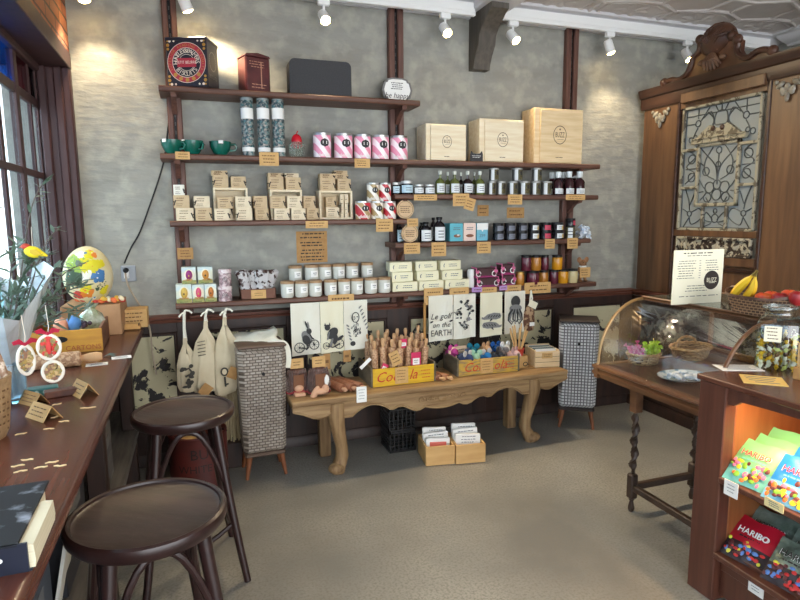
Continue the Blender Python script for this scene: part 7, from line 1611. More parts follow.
# silvered leaf appliques
def applique(yc, zc, s):
    b = B()
    for s_ in (-1, 1):
        b.ball((XS-0.008, yc+s_*0.055*s, zc+0.035*s), (0.01, 0.035*s, 0.018*s), 0, 8, 6, rot=(s_*-0.5, 0, 0)); b.ball((XS-0.008, yc+s_*0.085*s, zc+0.055*s), (0.01, 0.016*s, 0.016*s), 0, 8, 6); b.ball((XS-0.01, yc+s_*0.025*s, zc-0.01*s), (0.012, 0.022*s, 0.03*s), 0, 8, 6, rot=(s_*0.5, 0, 0))
        b.ball((XS-0.01, yc+s_*0.04*s, zc+0.0), (0.01, 0.014*s, 0.022*s), 0, 8, 6)
    b.ball((XS-0.012, yc, zc-0.045*s), (0.012, 0.016*s, 0.035*s), 0, 8, 6); b.ball((XS-0.014, yc, zc+0.01), (0.012, 0.02*s, 0.03*s), 0, 8, 6)
    b.build('leaf_applique', silver, t)
P = atX(661, 118, XS); applique(P.y, P.z, 0.95); P = atX(789, 89, XS); applique(P.y, P.z, 0.95)
# carved crest
crw2 = mat('carved_walnut', (112, 72, 48), 0.35, c2=(78, 46, 32), scale=5, st=(3, 3, 1.5)); crd = mat('dark_carved_walnut', (66, 42, 32), 0.32, c2=(88, 58, 44), scale=10)
pxs = [(664, 91), (668, 83), (675, 80), (682, 80), (690, 75), (694, 67), (697, 58), (703, 51), (704, 40), (710, 30), (718, 24), (727, 22), (733, 27), (736, 36), (742, 40), (741, 50), (744, 56), (752, 58), (758, 54), (766, 50), (777, 51), (778, 57)]
out = []
for i, (x, y) in enumerate(pxs):
    P = atX(x, y, XS); out.append((P.y, max(P.z, 2.570)))
yl = out[0][0]; yr = out[-1][0]
poly = [(out[0][0], 2.567)]+out[1:-1]+[(out[-1][0], 2.567)]
b = B(); b.prism(poly, XS-0.03, XS+0.03, 0, 'yz'); b.build('crest_board', crw2, t)
b = B(); rim = [(XS-0.034, p[0], p[1]) for p in out[1:9]]; b.tube(smooth(rim), 0.020, 0, 8)
for p in (out[1], out[8]): b.ball((XS-0.035, p[0], p[1]), (0.03, 0.034, 0.034), 0, 10, 7)
b.build('scroll_moulding', crd, t)
b = B(); rim2 = [(XS-0.034, p[0], p[1]) for p in out[13:21]]; b.tube(smooth(rim2), 0.020, 0, 8)
for p in (out[13], out[14], out[20]): b.ball((XS-0.035, p[0], p[1]), (0.03, 0.034, 0.034), 0, 10, 7)
b.build('scroll_moulding', crd, t)
c0 = atX(719, 40, XS); b = B(); b.ball((XS-0.01, c0.y, c0.z), (0.07, 0.135, 0.10), 0, 20, 12, rot=(-0.25, 0, 0))
for k in range(9):
    a = -1.3+2.6*k/8; b.tube([(XS-0.055, c0.y, c0.z-0.06), (XS-0.082, c0.y+0.06*sin(a), c0.z+0.02*cos(a)), (XS-0.05, c0.y+0.12*sin(a), c0.z+0.085*cos(a)-0.01)], [0.006, 0.012, 0.010], 0, 6)
b.build('shell', crd, t)
c1 = atX(716, 62, XS); b = B()
for k in range(7):
    a = -1.1+2.2*k/6; b.tube([(XS-0.035, c1.y, c1.z+0.07), (XS-0.055, c1.y+0.05*sin(a), c1.z+0.01), (XS-0.04, c1.y+0.085*sin(a), c1.z-0.06*cos(a))], [0.010, 0.016, 0.006], 0, 7)
for s_ in (-1, 1): b.ball((XS-0.04, c1.y+s_*0.09, c1.z+0.01), (0.018, 0.028, 0.02), 0, 8, 6); b.ball((XS-0.04, c1.y+s_*0.045, c1.z+0.08), (0.016, 0.02, 0.02), 0, 8, 6)
b.build('carved_leaf_spray', mat('leaf_carving', (124, 92, 70), 0.35, c2=(84, 58, 44), scale=14), t)

# ------------------------------------------------------------------ curved glass display case
casew = mat('display_case_oak', (122, 84, 54), 0.35, c2=(96, 62, 40), scale=3, st=(6, 1, 6)); cased = mat('dark_case_board', (62, 40, 30), 0.35, c2=(76, 50, 38), scale=3, st=(6, 1, 6)); twist = mat('dark_turned_oak', (54, 42, 36), 0.4, c2=(70, 54, 44), scale=5)
brass = mat('old_brass', (160, 130, 90), 0.35, metal=0.6)
CX0, CX1, CY0, CY1, ZT = 2.085, 2.90, 1.855, 2.66, 0.775
t = thing('display_case', 'curved glass display case on twisted oak legs, holding small baskets', 'display case', (0, 0, 0))
b = B(); b.box(((CX0+CX1)/2, (CY0+CY1)/2, ZT-0.012), (CX1-CX0, CY1-CY0, 0.024), 0, 0.004); b.build('base_board', cased, t)
b = B()
pr = [(0.0, ZT+0.004), (-0.016, ZT), (-0.02, ZT-0.012), (-0.006, ZT-0.02), (-0.006, ZT-0.03), (-0.018, ZT-0.036), (-0.018, ZT-0.048), (0.0, ZT-0.055), (0.0, ZT-0.07), (0.03, ZT-0.07), (0.03, ZT+0.004)]
b.prism([(CX0+a, z) for a, z in pr], CY0-0.01, CY1+0.012, 0, 'xz'); b.prism([(CY1-a, z) for a, z in pr], CX0-0.016, CX1, 0, 'yz'); b.prism([(CY0+a, z) for a, z in pr], CX0-0.016, CX1, 0, 'yz'); b.box((CX1-0.015, (CY0+CY1)/2, ZT-0.035), (0.03, CY1-CY0, 0.07), 0); b.build('moulded_edge', casew, t)
ARC = [(CX0+0.004, ZT+0.004)]
for k in range(13):
    a = pi/2*k/12; ARC.append((CX0+0.006+0.285*(1-cos(a)), ZT+0.01+0.345*sin(a)))
b = B()
n = len(ARC); vs = []
for x, z in ARC: vs += [(x, CY0+0.01, z), (x, CY1-0.01, z)]
b.add(vs, [[2*i, 2*i+1, 2*i+3, 2*i+2] for i in range(n-1)], 0); o = b.build('curved_glass', clear, t, angle=80); md = o.modifiers.new('thick', 'SOLIDIFY'); md.thickness = 0.004
ZTOP = ZT+0.355
for yy, nm in ((CY1-0.008, 'far'), (CY0+0.008, 'near')):
    b = B(); b.tube([(x, yy, z) for x, z in ARC], 0.009, 0, 8); b.tube([ARC[0][:1]+(yy,)+ARC[0][1:], (CX0-0.004, yy, ZT-0.01)], 0.011, 0, 8); b.build('curved_rib', brass if nm == 'far' else casew, t)
    b = B(); poly = [(x, z) for x, z in ARC]+[(CX1-0.01, ARC[-1][1]), (CX1-0.01, ZT+0.004)]; b.prism(poly, yy-0.002, yy+0.002, 0, 'xz'); b.build('end_glass', clear, t)
b = B(); b.box(((ARC[-1][0]+CX1)/2, (CY0+CY1)/2, ZTOP+0.006), (CX1-ARC[-1][0]+0.01, CY1-CY0, 0.012), 0, 0.003); b.build('top_glass', mat('top_glass_plate', (172, 184, 178), 0.05, trans=0.85), t)
b = B(); b.box((ARC[-1][0]+0.006, (CY0+CY1)/2, ZTOP+0.004), (0.022, CY1-CY0+0.01, 0.022), 0, 0.004); b.build('top_rail', casew, t)
b = B(); b.box((CX1-0.012, (CY0+CY1)/2, ZTOP+0.004), (0.022, CY1-CY0, 0.022), 0, 0.004); b.box((CX1-0.012, (CY0+CY1)/2, ZT+0.02), (0.022, CY1-CY0, 0.04), 0, 0.004)
for yy in (CY0+0.01, CY1-0.01): b.box((CX1-0.012, yy, (ZT+ZTOP)/2), (0.022, 0.02, ZTOP-ZT), 0, 0.003)
b.build('back_frame', casew, t)
LEGX = (2.172, 2.593); LEGY = (2.435, 1.98)
def twistleg(x, y):
    b = B(); zt = ZT-0.06
    b.box((x, y, (zt+0.56)/2), (0.05, 0.05, zt-0.56), 1, 0.004)
    z0, z1, n = 0.215, 0.56, 44; vs = []; fs = []
    for i in range(n+1):
        u = i/n; z = z0+(z1-z0)*u; a = u*2*pi*2.6; env = min(1, u*9, (1-u)*9)*0.5+0.5
        for k in range(10):
            th = 2*pi*k/10; r_ = (0.0165+0.0055*cos(2*th))*env; vs.append((x+r_*cos(th+a)+0.004*env*cos(a*1.0), y+r_*sin(th+a)+0.004*env*sin(a), z))
    for i in range(n):
        for k in range(10): l = (k+1) % 10; fs.append([i*10+k, i*10+l, (i+1)*10+l, (i+1)*10+k])
    b.add(vs, fs, 0)
    b.box((x, y, 0.145), (0.046, 0.046, 0.14), 0, 0.008); b.lathe([(0.010, 0.075), (0.016, 0.07), (0.010, 0.06), (0.016, 0.03), (0.017, 0.016), (0.012, 0), (0, 0)], (x, y, 0), 12, 0)
    b.build('twisted_leg', [twist, casew], t)
for x in LEGX:
    for y in LEGY: twistleg(x, y)
for a, c in (((LEGX[0], LEGY[0]), (LEGX[1], LEGY[0])), ((LEGX[0], LEGY[0]), (LEGX[0], LEGY[1])), ((LEGX[1], LEGY[0]), (LEGX[1], LEGY[1])), ((LEGX[0], LEGY[1]), (LEGX[1], LEGY[1]))):
    b = B(); b.box(((a[0]+c[0])/2, (a[1]+c[1])/2, 0.14), (max(0.03, abs(a[0]-c[0])-0.04), max(0.03, abs(a[1]-c[1])-0.04), 0.036), 0, 0.004); b.build('stretcher', twist, t)
# baskets inside
wick = brickmat('pale_wicker', (196, 170, 128), (164, 134, 92), (96, 72, 46), 1.0, 0.022, 0.009, 0.0018, 'sum', bump=1.0, rough=0.6, world=False, mix=0.3); wickd = brickmat('dark_wicker', (82, 54, 38), (60, 38, 28), (150, 120, 90), 1.0, 0.022, 0.013, 0.0022, 'sum', bump=1.0, rough=0.45, world=False, mix=0.3); cane = mat('cane_rim', (178, 148, 104), 0.55, c2=(140, 108, 70), scale=40)
def basket(P, w, d, h, label, m, rimm, rz=0.0, hand=False, flare=1.25):
    t = thing('wicker_basket', label, 'basket', tuple(P), rz)
    b = B(); a, c = w/2/flare, d/2/flare
    b.lathe([(0, 0.004), (a*0.98, 0.0), (a*1.04, h*0.1), (a*(1+flare)/2, h*0.55), (a*flare, h), (a*flare*0.95, h), (a*(1+flare)/2*0.95, h*0.55), (a*0.95, h*0.12), (0, h*0.1)], seg=28, sy=c/a); b.build('woven_bowl', m, t)
    b = B()
    for q in (0, pi):
        b.tube([((w/2*0.985+0.004*cos(9*u+q))*cos(u), (d/2*0.985+0.004*cos(9*u+q))*sin(u), h+0.004*sin(9*u+q)) for u in [2*pi*k/72 for k in range(72)]], 0.006, 0, 6, closed=True)
    b.build('braided_rim', rimm, t)
    if hand:
        b = B()
        for q in (0, pi): b.tube([(w*0.40*cos(u)+0.004*cos(8*u+q), d*0.12+0.016*sin(u), h+0.05*sin(u)+0.004*sin(8*u+q)) for u in [pi*k/24 for k in range(25)]], 0.006, 0, 6)
        b.build('handle', rimm, t)
    return t
P = atZ(643, 363, ZT); basket((P.x, P.y, ZT+0.0005), 0.19, 0.15, 0.055, 'small pale wicker basket of pink and lime wrapped sweets in the display case', wick, cane, flare=1.15)
pinkw = mat('pink_sweet_wrapper', (206, 96, 150), 0.4, c2=(170, 60, 110), scale=40); limew = mat('lime_sweet_wrapper', (172, 204, 60), 0.4, c2=(140, 180, 50), scale=40)
wrapped('wrapped_sweets', 'pile of pink wrapped sweets in the small pale wicker basket', None, 11, (0.036, 0.04, 0.035), 0.020, pinkw, 13, loc=(P.x-0.036, P.y+0.01, ZT+0.035))
wrapped('wrapped_sweets', 'pile of lime green wrapped sweets in the small pale wicker basket', None, 12, (0.034, 0.04, 0.055), 0.020, limew, 14, loc=(P.x+0.05, P.y, ZT+0.035))
P = atZ(688, 368, ZT); pl_c = Vector((P.x+0.0, P.y-0.03, ZT))
P2 = atZ(690, 383, ZT)
t = thing('blue_white_plate', 'blue and white patterned oval platter at the front of the display case', 'plate', (P2.x+0.02, P2.y+0.06, ZT+0.0005))
b = B(); b.lathe([(0, 0), (0.085, 0), (0.10, 0.008), (0.135, 0.02), (0.137, 0.022), (0.10, 0.012), (0, 0.005)], seg=36, sy=0.8); b.build('platter', mat('blue_white_china', (206, 220, 228), 0.2, c2=(120, 160, 188), scale=24, lo=0.5, hi=0.6), t)
for k in range(7):
    a = k*0.9; b = B(); b.ball((0, 0, 0), (0.026, 0.02, 0.013), 0, 8, 6)
    for s_ in (-1, 1): b.lathe([(0.003, 0), (0.012, 0.018)], (s_*0.024, 0, 0), 7, 0, rot=(0, s_*pi/2, 0))
    o = b.build('wrapped_toffee', foilw); o.location = (P2.x+0.02+0.065*cos(a)*(0.6+0.06*k), P2.y+0.06+0.05*sin(a)*(0.6+0.06*k), ZT+0.022+0.004*(k % 2)); o.rotation_euler = (0.1, 0.1, k*1.1); tag(o, 'white and blue wrapped toffee on the patterned platter, %s of seven going round' % ORD[k], 'sweet', 'toffees on the platter')
PB = atZ(686, 358, ZT); basket((PB.x+0.03, PB.y, ZT+0.0005), 0.28, 0.20, 0.065, 'empty pale wicker basket with braided handle behind the patterned platter', wick, cane, 0.3, True)
# menu card on the case top
ZM = ZTOP+0.0125
A = atZ(675.5, 303, ZM); yM_ = 2.33
a = atY(675, 250.5, yM_); c = atY(719.5, 303, yM_)
w = c.x-a.x; h = a.z-ZM
t = thing('menu_board', 'upright cream printed menu card with a black round logo on the display case', 'menu', ((a.x+c.x)/2, yM_, ZM), radians(-2))
b = B(); b.box((0, 0, h/2), (w, 0.006, h), 0, 0.001); yy = -0.0038
b.lines(-w*0.36, w*0.36, h*0.92, h*0.96, 1, yy, 1, seed=9, th=0.005); b.lines(-w*0.25, w*0.25, h*0.88, h*0.905, 1, yy, 1, seed=1, th=0.003)
b.lines(-w*0.44, -w*0.06, h*0.46, h*0.82, 8, yy, 1, seed=2, th=0.003); b.lines(w*0.0, w*0.04, h*0.46, h*0.82, 8, yy, 1, seed=3, th=0.003, fill=1); b.lines(w*0.12, w*0.42, h*0.6, h*0.82, 5, yy, 1, seed=4, th=0.003); b.lines(-w*0.25, w*0.2, h*0.22, h*0.36, 3, yy, 1, seed=5, th=0.003); b.lines(-w*0.45, w*0.45, h*0.12, h*0.17, 1, yy, 1, seed=6, th=0.003)
disc(b, w*0.27, h*0.43, w*0.155, yy, 1, 26); b.text('BUZZ', w*0.10, (w*0.27, yy-0.001, h*0.43), 0, sx=0.8); b.lines(w*0.2, w*0.34, h*0.375, h*0.385, 1, yy-0.001, 0, seed=2, th=0.003)
b.build('card', [cream_card, ink], t)
b = B(); b.box((0, 0.03, 0.003), (w*0.5, 0.06, 0.006), 0, 0.002); b.build('stand', black_metal, t)
# fruit basket
PF = atY(757, 310, 2.05); bw = atY(803, 310, 2.05).x-atY(714, 310, 2.05).x
BX, BY = 2.45, 1.98
t = thing('fruit_basket', 'long dark wicker basket of bananas and apples on the display case top', 'basket', (BX, BY, ZM+0.0005), -pi/2); w, d, h = 0.34, 0.22, 0.078
b = B(); b.lathe([(0, 0.004), (0.98, 0.0), (1.0, h*0.1), (1.1, h*0.55), (1.2, h), (1.16, h), (1.04, h*0.55), (0.95, h*0.12), (0, h*0.1)], seg=40, sx=w/2.4, sy=d/2.4)
def squarish(b, p=0.62, w_=w, d_=d):
    out = []
    for x, y, z in b.v:
        u, v = x/(w_/2.4), y/(d_/2.4); r_ = sqrt(u*u+v*v)
        if r_ > 1e-6:
            a_ = atan2(v, u); q = (abs(cos(a_))**(2/p/1.6)+abs(sin(a_))**(2/p/1.6))**(-p*1.6/2); u, v = r_*cos(a_)*q, r_*sin(a_)*q
        out.append((u*w_/2.4, v*d_/2.4, z+0.018*max(0, abs(u)-0.8)*(z > h*0.4)/0.4))
    b.v = out
squarish(b); b.build('woven_body', wickd, t)
b = B(); b.lathe([(1.17, h-0.004), (1.23, h-0.004), (1.23, h+0.008), (1.17, h+0.008), (1.17, h-0.004)], seg=40, sx=w/2.4, sy=d/2.4); squarish(b); b.build('rim', mat('dark_cane_rim', (74, 48, 36), 0.4, c2=(110, 80, 60), scale=50), t)
banm = mat('banana_yellow', (236, 196, 50), 0.45, c2=(226, 184, 44), scale=8); bant = mat('banana_tip', (110, 96, 40), 0.6)
def bar(p, yoff): return Vector((BX, BY, 0))
for i, (p0, p1, p2, lb) in enumerate((((732, 296), (741, 286), (753, 275), 'yellow banana at the left of the bunch'), ((745, 297), (752, 290), (755.5, 276), 'yellow banana at the right of the bunch'))):
    yb_ = BX-0.03+0.015*i; Q = [atX(p[0], p[1], yb_) for p in (p0, p1, p2)]
    Q[0].z = max(Q[0].z, ZM+0.03); pts = smooth(Q, 7); nn = len(pts)
    t = thing('banana', lb+' in the dark wicker basket', 'banana', tuple(Q[0]))
    b = B(); b.tube([p-Q[0] for p in pts], [0.006+0.014*sin(min(1, (k+1)/nn*1.15)*pi)**0.5 if k < nn-1 else 0.007 for k in range(nn)], 0, 6); b.build('fruit', banm, t)
    b = B(); dd = (pts[-1]-pts[-3]).normalized(); b.tube([pts[-1]-Q[0]-dd*0.004, pts[-1]-Q[0]+dd*0.028], [0.007, 0.006], 0, 6); b.build('stem', bant, t)
applem = mat('red_orange_apple', (206, 74, 44), 0.35, c2=(226, 140, 60), scale=6, st=(3, 3, 1), lo=0.45, hi=0.75); appled = mat('dark_red_apple', (136, 26, 36), 0.3, c2=(160, 46, 44), scale=8, st=(3, 3, 1)); onion = mat('pale_peach', (232, 200, 184), 0.5)
for i, (px, py, yy, m, r_, lb) in enumerate(((763, 301, BX+0.0, applem, 0.036, 'orange-red apple next to the bananas'), (771, 299.5, BX+0.05, applem, 0.036, 'orange-red apple second from the bananas'), (780, 301, BX-0.02, appled, 0.034, 'dark red apple in the middle of the fruit basket'), (789, 298.5, BX+0.06, applem, 0.037, 'orange-red apple toward the right of the fruit basket'), (797.5, 299.5, BX-0.02, appled, 0.034, 'dark red apple at the right end of the fruit basket'), (735, 293, BX+0.05, onion, 0.033, 'pale peach behind the bananas at the basket left end'))):
    P = atX(px, py-2, yy); t = thing('apple' if m is not onion else 'peach', lb, 'apple' if m is not onion else 'peach', (yy, P.y, P.z-r_*0.1))
    b = B(); b.lathe([(0, -r_*0.78), (r_*0.4, -r_*0.88), (r_*0.8, -r_*0.55), (r_, 0.05*r_), (r_*0.88, r_*0.6), (r_*0.5, r_*0.88), (r_*0.2, r_*0.82), (0, r_*0.66)], seg=20); b.build('fruit', m, t)
    b = B(); b.tube([(0, 0, r_*0.66), (0.002, 0, r_*1.1)], 0.0018, 0, 5); b.build('stem', bant, t)
b = B(); b.box((0, 0, 0.0), (0.25, 0.15, 0.05), 0, 0.02); o = b.build('fruit_liner', mat('dark_liner', (70, 40, 30), 0.8)); o.location = (BX, BY, ZM+0.036); o.rotation_euler = (0, 0, -pi/2); tag(o, 'dark folded cloth liner under the fruit in the wicker basket', 'cloth')

# ------------------------------------------------------------------ sweets cabinet in the right foreground
KX0, KX1, KY1, KY0, KZ = 1.955, 2.45, 1.832, 0.75, ZC
kab = mat('cabinet_mahogany', (78, 44, 34), 0.36, c2=(98, 60, 46), scale=2.5, st=(12, 12, 1.0)); kabh = mat('cabinet_top_mahogany', (84, 50, 38), 0.25, c2=(104, 66, 52), scale=2.5, st=(12, 1.2, 12)); kin = mat('cabinet_inside_timber', (150, 92, 52), 0.5, c2=(132, 78, 42), scale=3, st=(8, 8, 1))
t = thing('sweets_cabinet', 'dark mahogany open-fronted cabinet with lit shelves of sweet packets in the right foreground', 'cabinet', (0, 0, 0))
b = B(); b.box(((KX0+KX1)/2, (KY0+KY1)/2, KZ-0.012), (KX1-KX0+0.02, KY1-KY0+0.02, 0.024), 0, 0.004); b.build('worktop', kabh, t)
for nm, c, d, m in (('front_post', (KX0+0.03, KY1-0.065, (KZ-0.024)/2), (0.06, 0.13, KZ-0.024), kab), ('front_post', (KX0+0.03, KY0+0.04, (KZ-0.024)/2), (0.06, 0.08, KZ-0.024), kab), ('side_panel', ((KX0+KX1)/2+0.03, KY1-0.119, (KZ-0.024)/2), (KX1-KX0-0.06, 0.022, KZ-0.024), kin), ('side_panel', ((KX0+KX1)/2+0.03, KY0+0.011, (KZ-0.024)/2), (KX1-KX0-0.06, 0.022, KZ-0.024), kin), ('back_panel', (KX1-0.01, (KY0+KY1)/2, (KZ-0.024)/2), (0.02, KY1-KY0-0.044, KZ-0.024), kin)):
    b = B(); b.box(c, d, 0, 0.004); b.build(nm, m, t)
b = B(); n = 30; ya, yb = KY1-0.13, KY0+0.08
pts = [(ya, KZ-0.024)]+[(ya+(yb-ya)*i/n, KZ-0.075+0.016*(1-abs(2*i/n-1)**3)-0.02*(abs(2*i/n-1) > 0.93)) for i in range(n+1)]+[(yb, KZ-0.024)]
b.prism(pts, KX0+0.012, KX0+0.036, 0, 'yz'); b.build('shaped_rail', kab, t)
SZ1, SZ0 = 0.55, 0.225
for z_ in (SZ1, SZ0):
    b = B(); b.box(((KX0+KX1)/2-0.01, (KY0+KY1)/2-0.054, z_-0.012), (KX1-KX0-0.0, KY1-KY0-0.152, 0.024), 0, 0.003); b.build('shelf', kab, t)
b = B(); b.box((KX0+0.044, (ya+yb)/2, SZ0-0.035), (0.02, ya-yb, 0.10), 0, 0.003); b.box((KX0+0.048, (ya+yb)/2, 0.085), (0.02, ya-yb, 0.12), 0, 0.003); b.build('front_board', kab, t)
b = B(); b.box((KX0+0.06, (ya+yb)/2, KZ-0.03), (0.02, 0.7, 0.010), 0); b.build('light_strip', mat('warm_light_strip', (255, 190, 110), 0.4, emis=((255, 170, 80), 2.5)), t)
ld = bpy.data.lights.new('cabinet_lamp', 'AREA'); ld.shape = 'RECTANGLE'; ld.size = 0.02; ld.size_y = 0.7; ld.energy = 2.6; ld.color = (1.0, 0.62, 0.30)
lo = bpy.data.objects.new('cabinet_lamp', ld); COL.objects.link(lo); lo.location = (KX0+0.06, (ya+yb)/2, KZ-0.037)
# sweet packets; local front faces -y, leaning back
def packet(name, c, w, h, lean, rz, cols, label, word, wc, seed, art):
    """c = base point; cols: upper, lower ; art = palette of the sweets picture"""
    t = thing('sweet_packet', label, 'sweet packet', tuple(c), 0, None, rot=(Matrix.Rotation(rz, 3, 'Z') @ Matrix.Rotation(-lean, 3, 'X')).to_euler())
    b = B(); nx, nz = 8, 10; vs = []
    for sd in (-1, 1):
        for i in range(nx+1):
            for k in range(nz+1):
                u, v = i/nx, k/nz; bul = (sin(pi*u)**0.6)*(sin(pi*min(1, max(0, (v-0.04)/0.92)))**0.6)*0.016
                vs.append(((u-0.5)*w, sd*(bul+0.0008)+0.003*sin(v*14+seed)*sin(u*7), h*v+0.004*sin(u*9+seed)*(v > 0.9)))
    n1 = (nx+1)*(nz+1)
    for sd in (0, 1):
        fs = []; fl = []
        for i in range(nx):
            for k in range(nz): q = sd*n1+i*(nz+1)+k; (fl if k < 3.5 else fs).append([q, q+1, q+nz+2, q+nz+1])
        m0 = len(b.v)
        if sd == 0: b.add(vs, fs, 0); base = 0; b.f += [tuple(f) for f in fl]; b.mi += [1]*len(fl)
        else: b.f += [tuple(f) for f in fs]; b.mi += [0]*len(fs); b.f += [tuple(f) for f in fl]; b.mi += [1]*len(fl)
    b.build('film', [cols[0], cols[1]], t, angle=70)
    b = B(); yy = -0.0205
    b.text(word, w*0.20, (0, yy, h*0.66), 1, sx=0.95); b.text(word, w*0.20, (0.0015, yy+0.0008, h*0.655), 0, sx=1.0); b.lines(-w*0.28, w*0.3, h*0.5, h*0.57, 1, yy+0.003, 2, seed=seed, th=0.006)
    b.build('lettering', [white_paper, wc, cols[1]], t)
    b = B(); rr3 = random.Random(seed)
    for k in range(34): b.ball((rr3.uniform(-.42, .42)*w, -0.0155, h*rr3.uniform(0.06, 0.46)), (rr3.uniform(.006, .015), 0.004, rr3.uniform(.006, .013)), rr3.randint(0, len(art)-1), 8, 5)
    b.build('sweets_picture', art, t)
    return t
redword = mat('packet_red', (206, 30, 50), 0.4)
grn = mat('packet_green_film', (122, 200, 142), 0.3, spec=0.6); grn2 = mat('packet_teal_foot', (120, 200, 190), 0.3); blu = mat('packet_blue_film', (36, 130, 214), 0.3); blu2 = mat('packet_lightblue_film', (120, 190, 226), 0.3); rd = mat('packet_red_film', (178, 24, 44), 0.3); dkf = mat('packet_dark_foot', (50, 34, 38), 0.35); slv = mat('packet_silver_green_film', (146, 160, 146), 0.25, metal=0.35, c2=(96, 110, 98), scale=14, bump=0.5, bscale=20); slv2 = mat('packet_dark_label', (70, 72, 78), 0.35)
A1m = [mat('sweet_%s' % n, c, 0.35) for n, c in (('cola', (96, 48, 50)), ('orange', (226, 110, 50)), ('yellow', (236, 206, 50)), ('pink', (226, 120, 160)), ('green', (120, 180, 60)))]
A2m = [MATS['sweet_cola'], mat('sweet_bear_yellow', (220, 210, 70), 0.35), mat('sweet_blue', (90, 130, 200), 0.35), mat('sweet_red', (200, 50, 50), 0.35)]
RZ = -pi/2+0.12
def on_shelf(y, x, z): return (x, y, z+0.0005)
LN = radians(38)
LN = radians(44)
packet('p', on_shelf(1.612, 1.968, SZ1), 0.170, 0.195, LN, RZ, (grn, grn2), 'green sweet packet leaning on the middle shelf, front left', 'HARIBO', redword, 1, A1m)
packet('p', on_shelf(1.605, 2.02, SZ1), 0.170, 0.215, LN, RZ, (grn, grn2), 'green sweet packet directly behind the front left green one', 'HARIBO', redword, 2, A1m)
packet('p', on_shelf(1.60, 2.075, SZ1), 0.170, 0.24, LN, RZ, (grn, grn2), 'green sweet packet rearmost of three, by the back panel', 'HARIBO', redword, 3, A1m)
packet('p', on_shelf(1.435, 1.966, SZ1), 0.178, 0.20, LN, RZ, (blu, blu2), 'blue sweet packet at the front of the middle shelf', 'HARIBO', redword, 4, A1m)
packet('p', on_shelf(1.43, 2.015, SZ1), 0.178, 0.225, LN, RZ, (blu, blu2), 'blue sweet packet just behind the front blue one', 'HARIBO', redword, 5, A1m)
packet('p', on_shelf(1.25, 1.968, SZ1), 0.17, 0.20, LN, RZ, (grn2, grn), 'teal sweet packet to the right of the blue ones', 'HARIBO', redword, 6, A1m)
packet('p', on_shelf(1.608, 1.985, SZ0), 0.178, 0.185, LN, RZ, (rd, dkf), 'red sweet packet at the left of the lower shelf', 'HARIBO', white_paper, 7, A2m)
packet('p', on_shelf(1.60, 2.045, SZ0), 0.175, 0.22, LN, RZ, (slv, slv2), 'silvery sweet packet behind the red one on the lower shelf', 'HARIBO', ink, 8, A2m)
packet('p', on_shelf(1.425, 1.985, SZ0), 0.178, 0.185, LN, RZ, (slv, dkf), 'silvery sweet packet with dark foot, front of the lower shelf', 'HARIBO', ink, 9, A2m)
packet('p', on_shelf(1.42, 2.045, SZ0), 0.178, 0.215, LN, RZ, (slv, slv2), 'silvery sweet packet behind the dark-footed one', 'HARIBO', ink, 10, A2m)
packet('p', on_shelf(1.41, 2.105, SZ0), 0.175, 0.24, LN, RZ, (slv, slv2), 'silvery sweet packet rearmost on the lower shelf', 'HARIBO', ink, 11, A2m)
packet('p', on_shelf(1.24, 1.985, SZ0), 0.17, 0.185, LN, RZ, (slv, dkf), 'silvery sweet packet at the right on the lower shelf', 'HARIBO', ink, 12, A2m)
def edge_tag(px, py, w, h, m, label, x=KX0+0.028):
    P = atX(px, py, x); b = B(); b.box((0, 0, 0), (w, 0.003, h), 0); b.lines(-w*0.3, w*0.3, -h*0.3, h*0.35, 3, -0.0022, 1, seed=int(px), th=0.003)
    o = b.build('price_tag', [m, grey_ink]); o.location = P; o.rotation_euler = (0, 0, -pi/2); tag(o, label, 'price tag')
cream_tag = mat('cream_tag', (232, 214, 156), 0.7)
edge_tag(731, 489, 0.062, 0.062, white_paper, 'white price tag on the middle shelf edge below the green packets', KX0-0.012)
edge_tag(774, 505, 0.075, 0.034, cream_tag, 'cream price tag on the middle shelf edge below the blue packet', KX0-0.012)
edge_tag(756, 588, 0.065, 0.055, white_paper, 'white price tag below the red packet on the lower shelf', KX0+0.03)
# on the cabinet top
flatcard(738, 368, 0.17, 0.10, radians(-24), white_paper, 'white printed sheet lying at the corner of the sweets cabinet', 'paper_sheet', KZ, 6, 'paper')
flatcard(763, 380.5, 0.15, 0.135, radians(-42), mat('yellow_card', (226, 190, 110), 0.7), 'yellow card lying in front of the candy jar', 'paper_sheet', KZ, 8, 'paper')
# square glass candy jar
P = atZ(782, 369, KZ); JX, JY = P.x, P.y+0.03
t = thing('candy_jar', 'square glass jar of yellow and white wrapped candies on the sweets cabinet', 'jar', (JX, JY, KZ), radians(-50))
s = 0.080; H_ = 0.262
b = B()
def sq(r_, z, n=20, p=0.35): 
    out = []
    for k in range(n):
        a = 2*pi*k/n+pi/4*0; ca, sa = cos(a), sin(a); q = (abs(ca)**(2/p)+abs(sa)**(2/p))**(-p/2); out.append((r_*ca*q, r_*sa*q, z))
    return out
lev = [(s*0.94, 0.0, .35), (s, 0.012, .35), (s, H_*0.74, .35), (s*0.95, H_*0.80, .5), (s*0.72, H_*0.86, .9), (s*0.68, H_*0.93, 1), (s*0.74, H_*0.97, 1), (s*0.74, H_, 1)]
vs = []
for r_, z, p in lev: vs += sq(r_, z, 24, p)
fs = []
for i in range(len(lev)-1):
    for k in range(24): l = (k+1) % 24; fs.append([i*24+k, i*24+l, (i+1)*24+l, (i+1)*24+k])
fs.append(list(range(24))); b.add(vs, fs, 0); b.build('glass_body', glassmat('jar_glass', (236, 244, 242), alpha=0.45, rough=0.05), t, angle=50)
b = B(); b.tube(sq(s*0.74, H_, 24, 1), 0.006, 0, 8, closed=True); b.build('rolled_lip', mat('thick_clear_glass', (230, 236, 234), 0.05, trans=0.9), t)
